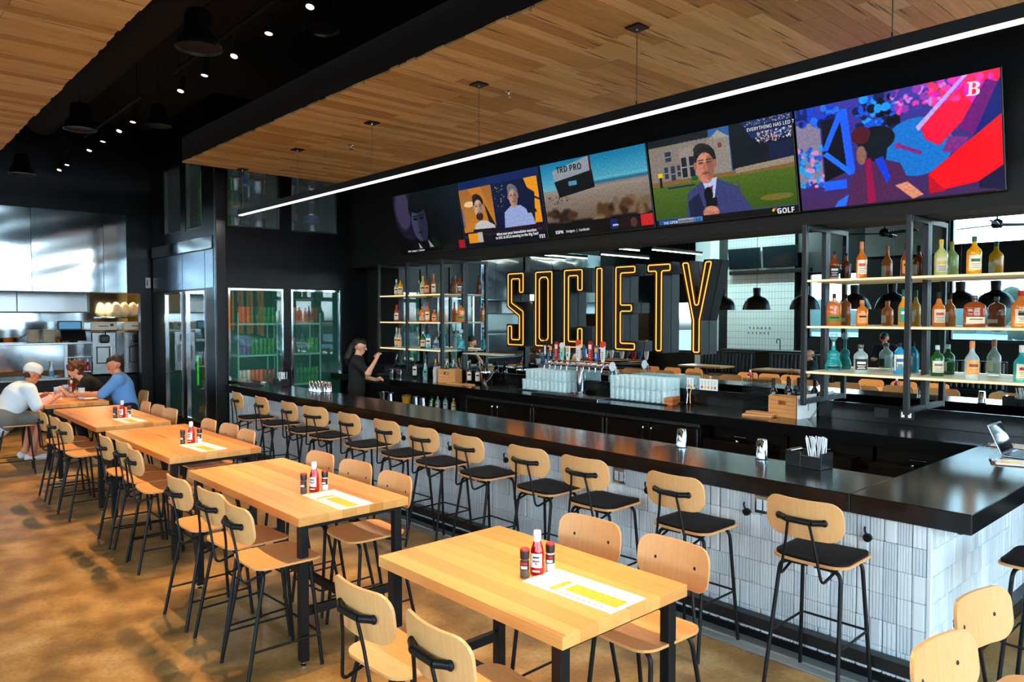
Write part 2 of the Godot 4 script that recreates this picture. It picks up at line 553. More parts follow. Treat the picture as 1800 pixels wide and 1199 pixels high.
	mat("charcoal_cloth", Color(0.045, 0.05, 0.06), 0.9)
	mat("navy_cloth", Color(0.02, 0.045, 0.14), 0.9)
	mat("teal_cloth", Color(0.03, 0.13, 0.15), 0.9)
	mat("grey_cloth", Color(0.42, 0.42, 0.40), 0.9)
	mat("dark_hair", Color(0.05, 0.028, 0.02), 0.6)
	mat("brown_hair", Color(0.13, 0.07, 0.035), 0.6)
	mat("ginger_hair", Color(0.34, 0.16, 0.055), 0.7)
	# light
	glow("strip_white", Color(1.0, 0.95, 0.90), 2.6)
	glow("spot_white", Color(1.0, 0.93, 0.80), 5.0)
	glow("neon_amber", Color(1.0, 0.66, 0.22), 1.9)
	glow("shelf_glow", Color(1.0, 0.90, 0.70), 1.25)
	glow("green_led", Color(0.04, 0.9, 0.12), 1.0)
	glow("cooler_light", Color(0.75, 1.0, 0.92), 1.0)
	glow("kitchen_light", Color(1.0, 0.86, 0.62), 2.0)
	glow("warm_lamp", Color(1.0, 0.72, 0.36), 1.0)
	glow("tv_text", Color(0.95, 0.95, 0.97), 0.9)
	glow("tv_navy", Color(0.05, 0.08, 0.2), 0.7)
	glow("pos_screen", Color(0.35, 0.62, 0.80), 0.8)
	# outdoors
	mat("asphalt", Color(0.42, 0.43, 0.43), 0.9)
	mat("foliage", Color(0.10, 0.17, 0.07), 0.9)
	mat("bark", Color(0.16, 0.12, 0.09), 0.9)
	mat("car_red", Color(0.32, 0.10, 0.12), 0.25, 0.3)
	mat("car_silver", Color(0.62, 0.65, 0.68), 0.22, 0.5)
	mat("car_glass", Color(0.04, 0.06, 0.07), 0.08)
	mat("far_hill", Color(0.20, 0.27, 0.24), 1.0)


func turned(t: ImageTexture) -> ImageTexture:
	var im := t.get_image()
	im.rotate_90(CLOCKWISE)
	return ImageTexture.create_from_image(im)


func spot(parent: Node3D, at: Vector3, aim: Vector3, energy: float, angle := 38.0, col := Color(1.0, 0.80, 0.55)) -> void:
	var l := SpotLight3D.new()
	l.name = "beam"
	l.light_color = col
	l.light_energy = energy
	l.light_size = 0.02
	l.spot_range = 30.0
	l.spot_attenuation = 2.0
	l.spot_angle = angle
	l.spot_angle_attenuation = 0.6
	l.shadow_enabled = true
	parent.add_child(l, true)
	l.position = at
	l.basis = Basis.looking_at(aim, Vector3.RIGHT)


func _ready() -> void:
	# ---------------- camera, sky, exposure
	var cam := Camera3D.new()
	cam.name = "camera"
	cam.position = Vector3(0, 2.09, 0)
	cam.rotation = Vector3(-atan2(43.5, 1304.0), PI * 0.5 - atan2(1190.0, 1304.0), 0)
	cam.fov = rad_to_deg(2.0 * atan(599.5 / 1304.0))
	cam.near = 0.05
	cam.far = 300.0
	add_child(cam)
	cam.current = true
	var env := Environment.new()
	var sky := Sky.new()
	var sm := ProceduralSkyMaterial.new()
	sm.sky_top_color = Color(0.52, 0.74, 0.90)
	sm.sky_horizon_color = Color(0.88, 0.96, 0.99)
	sm.sky_curve = 0.22
	sm.ground_bottom_color = Color(0.30, 0.30, 0.29)
	sm.ground_horizon_color = Color(0.62, 0.66, 0.68)
	sm.sky_energy_multiplier = 3.4
	sm.ground_energy_multiplier = 1.0
	sky.sky_material = sm
	env.background_mode = Environment.BG_SKY
	env.sky = sky
	env.ambient_light_source = Environment.AMBIENT_SOURCE_SKY
	env.tonemap_mode = Environment.TONE_MAPPER_LINEAR
	env.tonemap_exposure = 1.0
	env.sdfgi_enabled = true
	env.ssao_enabled = true
	env.ssil_enabled = true
	var we := WorldEnvironment.new()
	we.name = "world_environment"
	we.environment = env
	add_child(we)
	rng.seed = 20240
	make_materials()
	# ---------------- the room, then the things in it
	build_room()
	build_ceilings()
	build_lights()
	build_cold_room()
	build_kitchen()
	build_front_side()
	build_outdoors()
	build_bar()
	build_back_bar()
	build_shelves()
	build_sign()
	build_televisions()
	build_tables()
	build_stools()
	build_counter_things()
	build_people()


# walls with rectangular openings: cells of a grid of cuts; plane = "x" or "z"
func pierced(plane: String, at: float, thick: float, u: Vector2, y: Vector2, holes: Array) -> Sh:
	var us := [u.x, u.y]
	var ys := [y.x, y.y]
	for h: Rect2 in holes:
		for q: float in [h.position.x, h.end.x]:
			if q > u.x and q < u.y: us.append(q)
		for q: float in [h.position.y, h.end.y]:
			if q > y.x and q < y.y: ys.append(q)
	us.sort(); ys.sort()
	var s := Sh.new()
	for i in us.size() - 1:
		var run := -1.0e9
		for j in ys.size() - 1:
			var c := Vector2(us[i] + us[i + 1], ys[j] + ys[j + 1]) * 0.5
			var open: bool = us[i + 1] - us[i] < 1e-5 or ys[j + 1] - ys[j] < 1e-5
			for h: Rect2 in holes:
				if h.has_point(c): open = true
			if open: continue
			if plane == "x": s.box(Vector3(at, c.y, c.x), Vector3(thick, ys[j + 1] - ys[j], us[i + 1] - us[i]))
			else: s.box(Vector3(c.x, c.y, at), Vector3(us[i + 1] - us[i], ys[j + 1] - ys[j], thick))
	return s


func frame_of(plane: String, at: float, r: Rect2, w: float, d: float) -> Sh:      # four bars just inside a rectangle
	var s := Sh.new()
	for b in [[r.position.x + w * 0.5, r.get_center().y, w, r.size.y], [r.end.x - w * 0.5, r.get_center().y, w, r.size.y], [r.get_center().x, r.position.y + w * 0.5, r.size.x - 2 * w, w], [r.get_center().x, r.end.y - w * 0.5, r.size.x - 2 * w, w]]:
		if plane == "x": s.box(Vector3(at, b[1], b[0]), Vector3(d, b[3], b[2]), 0.003)
		else: s.box(Vector3(b[0], b[1], at), Vector3(b[2], b[3], d), 0.003)
	return s


func sheet(plane: String, at: float, r: Rect2, d := 0.006) -> Sh:
	var c := r.get_center()
	if plane == "x": return bx(Vector3(at, c.y, c.x), Vector3(d, r.size.y, r.size.x))
	return bx(Vector3(c.x, c.y, at), Vector3(r.size.x, r.size.y, d))


func build_room() -> void:
	struct(between(Vector3(-20.2, -0.2, -7.7), Vector3(5.3, 0.0, 6.3)), M.concrete, "floor", "brown stained and sealed concrete floor with pale worn patches")
	# the mirror wall and the deep black bulkhead over it
	struct(between(Vector3(-20.2, 0, -7.7), Vector3(5.3, 5.7, -7.44)), M.black_paint, "wall_back", "matt black wall behind the bar")
	struct(between(Vector3(-12.2, 2.985, -7.435), Vector3(5.0, 4.4, -7.1)), M.black_paint, "beam", "deep black bulkhead over the bar mirror carrying the screens")
	one(between(Vector3(-11.12, 1.235, -7.44), Vector3(4.9, 2.985, MIRROR_Z)), M.mirror, "bar_mirror", "long wall mirror behind the bar, below the black bulkhead", "mirror")
	# the end wall to the right of the picture: one tall window wall
	var wr := []
	for i in 5:
		wr.append(Rect2(-7.3 + 2.7 * i, 0.25, 2.62, 2.55))
		wr.append(Rect2(-7.3 + 2.7 * i, 2.86, 2.62, 2.3))
	struct(pierced("x", 5.15, 0.3, Vector2(-7.7, 6.3), Vector2(0, 5.7), wr), M.black_paint, "wall_right")
	for i in wr.size(): window_unit("x", 5.15, wr[i], i)
	# the long window side, seen only in the bar mirror
	var wf := [Rect2(-15.0, 0.9, 1.5, 1.7), Rect2(-10.15, 1.45, 1.5, 1.9), Rect2(-6.45, 1.45, 3.2, 1.62), Rect2(-3.1, 1.45, 3.2, 1.62), Rect2(0.2, 1.45, 3.2, 1.62), Rect2(-6.45, 3.85, 3.2, 1.35), Rect2(-3.1, 3.85, 3.2, 1.35), Rect2(0.2, 3.85, 3.2, 1.35)]
	struct(pierced("z", 6.15, 0.3, Vector2(-20.2, 5.3), Vector2(0, 5.7), wf), M.black_paint, "wall_front")
	for i in wf.size(): window_unit("z", 6.15, wf[i], i + wr.size())


func window_unit(plane: String, at: float, r: Rect2, i: int) -> void:
	var f := struct(frame_of(plane, at, r, 0.06, 0.12), M.charcoal, "window_%d" % (i + 1), "dark framed window pane of the daylight side")
	put(sheet(plane, at, r.grow(-0.05)), M.pane, "pane", f)


func build_ceilings() -> void:
	struct(between(Vector3(-20.2, 5.7, -7.7), Vector3(5.3, 5.9, 6.3)), M.ceiling_black, "ceiling", "black painted open ceiling above the wooden soffits")
	for side in 2:
		var z0: float = [-6.2, -1.62][side]
		var z1: float = [-3.6, 1.3][side]
		var x0: float = [-10.72, -12.6][side]
		var x1: float = [3.6, 3.6][side]
		var base := struct(between(Vector3(x0, 4.237, z0), Vector3(x1, 4.56, z1)), M.ceiling_black, "ceiling", ["lowered oak board ceiling over the bar", "lowered oak board ceiling over the left aisle"][side])
		var w := 0.127
		var n := int((x1 - x0) / w)
		var shapes := {}
		for i in n:
			var x := x0 + w * (i + 0.5)
			var z := z0
			var jut := -0.012 + rng.randf() * 0.02
			while z < z1 - 0.01:
				var L: float = [0.7, 1.0, 1.35, 1.75][rng.randi() % 4] if z1 - z > 1.4 else z1 - z
				if z1 - z - L < 0.35: L = z1 - z
				L = snappedf(L, 0.05) if z + L < z1 - 0.001 else L
				if side == 1 and x > -2.0 and L < 1.0: L = minf(1.75, z1 - z)
				var key := roundi(L * 100)
				if not shapes.has(key): shapes[key] = bx(Vector3.ZERO, Vector3(w - 0.002, 0.02, L - 0.003), 0.0022)
				put(shapes[key], M["oak%d" % (rng.randi() % 7)], "plank", base, Vector3(x, 4.226 + rng.randf_range(-0.0012, 0.0012), z + L * 0.5 + jut * (1.0 if side == 0 else -1.0)))
				z += L
	# ducts and a gantry in the dark gap between the two
	for d in [[Vector3(-14.5, 5.35, -2.62), Vector3(3, 5.35, -2.62), 0.24], [Vector3(-14.5, 5.45, -1.75), Vector3(3, 5.45, -1.75), 0.12]]:
		one(Sh.new().tube([d[0], d[1]], d[2], 20), M.ceiling_black, "duct", "black painted round air duct, %s, under the black ceiling" % ("the wide one" if d[2] > 0.2 else "the narrow one"), "duct")
	# sprinkler heads
	var sp := Sh.new().lathe([Vector2(0, 0), Vector2(0.035, 0), Vector2(0.035, -0.006), Vector2(0.012, -0.014), Vector2(0.009, -0.035), Vector2(0, -0.035)], 12)
	var pr := Sh.new().lathe([Vector2(0, -0.058), Vector2(0.022, -0.056), Vector2(0.022, -0.053), Vector2(0.004, -0.05), Vector2(0.004, -0.034), Vector2(0, -0.034)], 12)
	for k in 3:
		var t := thing("sprinkler", "small chrome sprinkler head in the oak ceiling %s" % ["nearest the right side of the picture", "beside the third hanging cable", "at the far dark end"][k], "sprinkler", Vector3([-2.07, -5.25, -8.2][k], 4.216, [-4.1, -4.75, -4.78][k]), 0, "ceiling sprinklers")
		put(sp, M.bright_steel, "body", t)
		put(pr, M.bright_steel, "deflector", t)


func build_lights() -> void:
	# the long hanging light line
	var t := thing("linear_pendant_light", "long thin black light line with a bright white underside hung over the bar", "light", Vector3(0, 3.565, -4.4))
	put(between(Vector3(-10.72, 0.0, -0.035), Vector3(2.6, 0.075, 0.035), 0.004), M.black_metal, "housing", t)
	for i in 6:
		var a := -10.70 + i * 2.216
		put(between(Vector3(a, -0.012, -0.028), Vector3(a + 2.214, 0.002, 0.028), 0.003), M.strip_white, "light_diffuser", t)
		lamp_area(t, Vector3(a + 1.107, -0.03, 0), Vector3(-PI / 2, 0, 0), Vector2(2.2, 0.055), Color(1, 0.95, 0.9), 3.2)
	for k in 7:
		var x: float = [-10.6, -8.87, -7.1, -5.27, -3.46, -1.67, 0.12][k]
		put(Sh.new().tube([Vector3(x, 0.07, 0), Vector3(x, 0.645, 0)], 0.0035, 6), M.dull_steel, "cable", t)
		put(Sh.new().lathe([Vector2(0, 0.11), Vector2(0.008, 0.11), Vector2(0.008, 0.07), Vector2(0, 0.07)], 8), M.bright_steel, "cable_grip", t, Vector3(x, 0, 0))
		var c := put(bx(Vector3(0, 0.642, 0), Vector3(0.13, 0.014, 0.13), 0.003), M.black_metal, "canopy", t, Vector3(x, 0, 0))
		put(Sh.new().lathe([Vector2(0, 0.62), Vector2(0.01, 0.62), Vector2(0.012, 0.636), Vector2(0, 0.636)], 10), M.bright_steel, "cable_grip", c)
	# track with spots above the tables
	var heads := [-15.1, -13.9, -12.75, -12.35, -11.5, -10.85, -9.0, -8.2, -7.4, -6.6, -5.75, -4.9, -4.1, -3.3, -2.5, -1.7, -0.8, 0.4]
	heads = [-15.2, -14.6, -13.1, -12.3, -11.45, -10.8, -8.95, -8.2, -7.4, -6.6, -5.8, -5.0, -4.2, -3.4, -2.6, -1.8, -0.9, 0.2]
	for k in 3:
		var tr := one(between(Vector3([-15.3, -13.4, -9.2][k], 4.93, -3.02), Vector3([-14.2, -10.4, 0.6][k], 4.965, -2.98), 0.003), M.black_metal, "light_track", "black ceiling light track %s" % ["at the far kitchen end", "above the table of guests", "above the near tables"][k], "light track")
		for q in 3:
			var xx: float = lerpf([-15.2, -13.2, -9.0][k], [-14.3, -10.6, 0.3][k], q / 2.0)
			put(Sh.new().tube([Vector3(xx, 4.96, -3.0), Vector3(xx, 5.7, -3.0)], 0.006, 6), M.black_metal, "rod", tr)
	var can := Sh.new().lathe([Vector2(0, 0.20), Vector2(0.026, 0.20), Vector2(0.030, 0.19), Vector2(0.031, 0.03), Vector2(0.040, 0.012), Vector2(0.042, 0.0), Vector2(0.036, 0.0), Vector2(0.033, 0.012), Vector2(0, 0.014)], 18)
	var lens := Sh.new().lathe([Vector2(0, 0.002), Vector2(0.034, 0.002), Vector2(0.034, 0.006), Vector2(0, 0.006)], 18)
	for i in heads.size():
		var tl: float = [0.05, -0.16, 0.22, -0.05][i % 4]
		var aim := Vector3([0.30, 0.10, 0.22, 0.05][i % 4], -1, [0.36, 0.14, 0.30, 0.16][i % 4]).normalized()
		var h := thing("track_spotlight", "slim black spotlight head with glowing lens, %s along the track from the kitchen end" % ORD[i], "spotlight", Vector3(heads[i], 4.68, -3.0), 0, "track spotlights")
		var q := Basis(Quaternion(Vector3.UP, -aim))
		var body := put(can, M.black_metal, "can", h)
		body.basis = q
		put(lens, M.spot_white, "light_lens", body)
		put(Sh.new().tube([Vector3(0, 0.17, 0), Vector3(0, 0.25, 0)], 0.008, 6), M.black_metal, "stem", h)
		spot(h, aim * 0.02, aim, [13.0, 6.0][i % 2], [24.0, 17.0][i % 2])
	# black bell-shaped pendant speakers
	var bell := Sh.new().lathe([Vector2(0, 0.30), Vector2(0.05, 0.30), Vector2(0.085, 0.285), Vector2(0.10, 0.24), Vector2(0.105, 0.13), Vector2(0.135, 0.09), Vector2(0.165, 0.03), Vector2(0.172, 0.0), Vector2(0.165, 0.0), Vector2(0.155, 0.02), Vector2(0, 0.03)], 28)
	for k in 5:
		var at: Vector3 = [Vector3(-5.85, 4.13, -2.1), Vector3(-9.55, 4.2, -2.1), Vector3(-13.1, 4.2, -2.1), Vector3(-6.39, 4.76, -3.42), Vector3(-11.1, 4.76, -3.42)][k]
		var s := thing("pendant_speaker", ["black bell-shaped pendant speaker nearest the camera beside the left ceiling edge", "black bell-shaped pendant speaker in the middle of the left row", "black bell-shaped pendant speaker farthest off near the kitchen", "black bell-shaped pendant speaker at the top edge right of the spotlights", "black bell-shaped pendant speaker hanging before the dark far wall"][k], "speaker", at, 0, "pendant speakers")
		put(bell, M.black_plastic, "shell", s)
		put(Sh.new().tube([Vector3(0, 0.34, 0), Vector3(0, 5.7 - at.y, 0)], 0.004, 6), M.black_metal, "cable", s)
		put(Sh.new().tube([Vector3(-0.03, 0.29, 0), Vector3(0, 0.345, 0), Vector3(0.03, 0.29, 0)], 0.004, 6), M.dull_steel, "hanger", s)


func build_cold_room() -> void:
	var lowA := [Rect2(-5.76, 0.30, 0.964, 2.26), Rect2(-6.888, 0.30, 0.986, 2.26)]
	var upA := [Rect2(-5.716, 3.58, 0.909, 1.05), Rect2(-6.822, 3.58, 0.898, 1.05)]
	var lowB := [Rect2(-14.728, 0.26, 0.909, 2.268), Rect2(-13.589, 0.26, 0.898, 2.268)]
	var upB := [Rect2(-14.728, 3.60, 0.898, 1.2), Rect2(-13.578, 3.59, 0.778, 1.2)]
	var wa := struct(pierced("x", -12.26, 0.1, Vector2(-7.44, -4.6), Vector2(0, 5.7), lowA + upA), M.panel_black, "wall_cold_room_right", "glossy black metal wall of the keg cooler facing the bar")
	var wb := struct(pierced("z", -4.65, 0.1, Vector2(-15.45, -12.21), Vector2(0, 5.7), lowB + upB), M.panel_black, "wall_cold_room_left", "glossy black metal wall of the keg cooler facing the aisle")
	put(between(Vector3(-12.235, 0, -4.615), Vector3(-12.195, 4.9, -4.585), 0.006), M.door_steel, "corner_trim", wa)
	put(between(Vector3(-15.35, 3.207, -4.605), Vector3(-12.27, 3.415, -4.56), 0.006), M.hood_steel, "door_track", wb)
	for i in 3:
		put(between(Vector3([-15.35, -13.72, -12.63][i], 2.56, -4.6), Vector3([-13.74, -12.65, -12.27][i], 3.19, -4.585), 0.003), M.door_steel, "steel_panel", wb)
	# inside: floor between lower coolers and keg deck, walls, light
	struct(between(Vector3(-15.4, 3.4, -7.4), Vector3(-12.32, 3.55, -4.72)), M.door_steel, "floor_keg_deck", "deck the kegs stand on")
	struct(between(Vector3(-15.4, 0.0, -7.43), Vector3(-12.32, 3.4, -7.36)), M.cooler_wall, "wall_cold_room_back")
	struct(between(Vector3(-15.4, 3.55, -7.43), Vector3(-12.32, 5.7, -7.36)), M.ceiling_black, "wall_keg_deck_back")
	struct(between(Vector3(-14.3, 0.0, -7.36), Vector3(-14.2, 3.4, -4.72)), M.cooler_wall, "wall_cold_room_partition")
	struct(between(Vector3(-15.45, 0.0, -7.43), Vector3(-15.40, 5.7, -4.7)), M.ceiling_black, "wall_cold_room_rear")
	struct(between(Vector3(-13.75, 3.55, -7.36), Vector3(-13.68, 5.7, -4.95)), M.ceiling_black, "wall_keg_deck_partition")
	var k := 0
	for o in [["x", -12.23, lowA[0], "nearer"], ["x", -12.23, lowA[1], "farther"], ["z", -4.62, lowB[0], "left"], ["z", -4.62, lowB[1], "right"]]:
		var d := thing("cooler_door", "%s steel framed glass cooler door on the %s face of the black cold room" % [o[3], "bar" if k < 2 else "aisle"], "cooler door", Vector3.ZERO, 0, "glass doors of the cold room")
		put(frame_of(o[0], o[1], o[2], 0.038, 0.07), M.bright_steel, "frame", d)
		put(sheet(o[0], o[1], o[2].grow(-0.03)), M.cooler_pane, "pane", d)
		k += 1
	for o in [["x", -12.25, upA[0]], ["x", -12.25, upA[1]], ["z", -4.64, upB[0]], ["z", -4.64, upB[1]]]:
		k += 1
		var f := struct(frame_of(o[0], o[1], o[2], 0.025, 0.06), M.dull_steel, "window_%d" % (k + 20), "upper keg window of the cold room")
		put(sheet(o[0], o[1], o[2].grow(-0.02)), M.pane, "pane", f)
	# lamps inside
	var lm := thing("cooler_ceiling_light", "pale green tube light inside the cold room", "light", Vector3(-13.1, 3.34, -5.8))
	put(between(Vector3(-0.04, 0, -0.9), Vector3(0.04, 0.06, 0.9), 0.01), M.cooler_light, "light_tube", lm)
	lamp_area(lm, Vector3(0, -0.03, 0), Vector3(-PI / 2, 0, 0), Vector2(0.3, 1.7), Color(0.6, 1.0, 0.86), 0.8)
	for g in [[Vector3(-12.45, 3.55, -4.85), 0.95, "on the bar side"], [Vector3(-13.45, 3.55, -4.85), 1.1, "on the aisle side"]]:
		var gl := thing("green_led_light", "vertical green glowing light strip in the keg window %s" % g[2], "led strip", g[0])
		put(between(Vector3(-0.015, 0, -0.015), Vector3(0.015, g[1], 0.015), 0.005), M.green_led, "light_strip", gl)
	var dl := thing("green_led_light", "short vertical green glow inside the left glass door of the cold room", "led strip", Vector3(-14.2, 0.0, -5.0))
	put(between(Vector3(-0.012, 0, -0.012), Vector3(0.012, 0.8, 0.012), 0.004), M.black_metal, "stand", dl)
	put(between(Vector3(-0.015, 0.8, -0.015), Vector3(0.015, 1.35, 0.015), 0.005), M.green_led, "light_strip", dl)
	var kl := thing("keg_deck_light", "small work light over the kegs behind the upper glass", "light", Vector3(-12.75, 5.66, -5.6))
	put(bx(Vector3(0, 0.02, 0), Vector3(0.3, 0.04, 0.3), 0.01), M.cooler_light, "light_lens", kl)
	lamp_area(kl, Vector3(0, -0.03, 0), Vector3(-PI / 2, 0, 0), Vector2(0.4, 0.4), Color(0.85, 1.0, 0.97), 1.3)
	# kegs
	var kb := Sh.new().lathe([Vector2(0, 0.02), Vector2(0.11, 0.02), Vector2(0.11, 0.0), Vector2(0.126, 0.0), Vector2(0.128, 0.06), Vector2(0.136, 0.09), Vector2(0.136, 0.20), Vector2(0.142, 0.21), Vector2(0.136, 0.22), Vector2(0.136, 0.40), Vector2(0.142, 0.41), Vector2(0.136, 0.42), Vector2(0.134, 0.53), Vector2(0.126, 0.56), Vector2(0.128, 0.63), Vector2(0.118, 0.635), Vector2(0.114, 0.58), Vector2(0, 0.58)], 20)
	var nk := Sh.new().lathe([Vector2(0, 0.66), Vector2(0.03, 0.66), Vector2(0.032, 0.63), Vector2(0.03, 0.58), Vector2(0, 0.58)], 10)
	var lab := Sh.new().lathe([Vector2(0.1375, 0.25), Vector2(0.1375, 0.38)], 20)
	var spots := [[-12.62, -5.10, 0], [-12.62, -5.5, 1], [-12.62, -6.1, 2], [-12.62, -6.52, 3], [-13.15, -5.15, 4], [-13.2, -5.6, 4], [-13.1, -6.3, 4], [-14.1, -5.15, 5], [-14.0, -5.6, 5]]
	var seen_at := ["left half of the bar-side keg window", "right half of the bar-side keg window", "left half of the second keg window", "right half of the second keg window", "second row of the bar side", "row seen from the aisle"]
	var nth := ["first", "second", "third", "fourth", "fifth", "sixth", "seventh", "eighth", "last"]
	for i in spots.size():
		for tier in 2:
			var nm := "%s steel beer keg in the %s, %s stack" % [["lower", "upper"][tier], seen_at[spots[i][2]], nth[i]]
			var kg := thing("beer_keg", nm, "keg", Vector3(spots[i][0], 3.55 + tier * 0.665, spots[i][1]), 0, "steel kegs in the cold room")
			put(kb, M.steel, "shell", kg)
			put(nk, M.dull_steel, "neck", kg)
			put(lab, [M.label_blue, M.dull_steel, M.brown_board][(i + tier) % 3], "label_band", kg)
	# wire racks with cans and bottles behind the lower glass
	var can := Sh.new().lathe([Vector2(0, 0.0), Vector2(0.028, 0.0), Vector2(0.036, 0.008), Vector2(0.036, 0.13), Vector2(0.028, 0.14), Vector2(0, 0.138)], 10)
	for r in 2:
		var rk := thing("wire_rack", "pale wire shelf rack %s behind the cooler glass" % ["at the nearer door", "at the farther door"][r], "rack", Vector3(-12.68, 0.0, [-5.42, -6.25][r]))
		for px in 2:
			for pz in 2:
				put(between(Vector3(-0.2 + px * 0.4 - 0.011, 0, -0.35 + pz * 0.70 - 0.011), Vector3(-0.2 + px * 0.4 + 0.011, 2.15, -0.35 + pz * 0.70 + 0.011), 0.003), M.mint, "upright", rk)
		for sh in 4:
			put(between(Vector3(-0.2, 0.30 + sh * 0.545, -0.35), Vector3(0.2, 0.335 + sh * 0.545, 0.35), 0.004), M.mint, "shelf", rk)
		for sh in 3:
			for tier in 2:
				for kk in 9:
					var cols: Array = [[M.dark_amber, M.can_orange, M.label_cream], [M.can_green, M.can_green, M.can_purple], [M.can_green, M.cap_green, M.can_orange]][(sh + r) % 3]
					one(can, cols[kk / 3], "drink_can", "%s %s drink can, %s shelf of the %s rack, %s of its trio" % [["left", "middle", "right"][kk / 3], ["lower", "upper"][tier], ["lowest", "middle", "upper"][sh], ["nearer", "farther"][r], ["first", "second", "third"][kk % 3]], "can", Vector3(-12.54, 0.336 + (sh + 1) * 0.545 - 0.0 + tier * 0.1405 - (0.545 if sh == 0 else 0.0) * 0.0, [-5.42, -6.25][r] - 0.30 + kk * 0.075), 0, "cans in the cold room")
	one(bx(Vector3(0, 0.15, 0), Vector3(0.3, 0.3, 0.45), 0.01), M.label_cream, "carton", "pale carton standing low behind the nearer cooler door", "box", Vector3(-12.70, 0.3355, -5.42))
	# camera and thermostat
	var c := thing("security_camera", "small white dome security camera on the black wall beside the cooler", "camera", Vector3(-12.21, 3.38, -7.2))
	put(Sh.new().lathe([Vector2(0.055, 0), Vector2(0.055, 0.03), Vector2(0.02, 0.05), Vector2(0, 0.05)], 16), M.white, "base", c, Vector3.ZERO, Vector3(0, 0, -PI / 2))
	put(Sh.new().ball(Vector3(0.065, 0, 0), Vector3.ONE * 0.038), M.white, "dome", c)
	put(Sh.new().ball(Vector3(0.092, -0.005, 0.01), Vector3.ONE * 0.017), M.black_plastic, "lens", c)


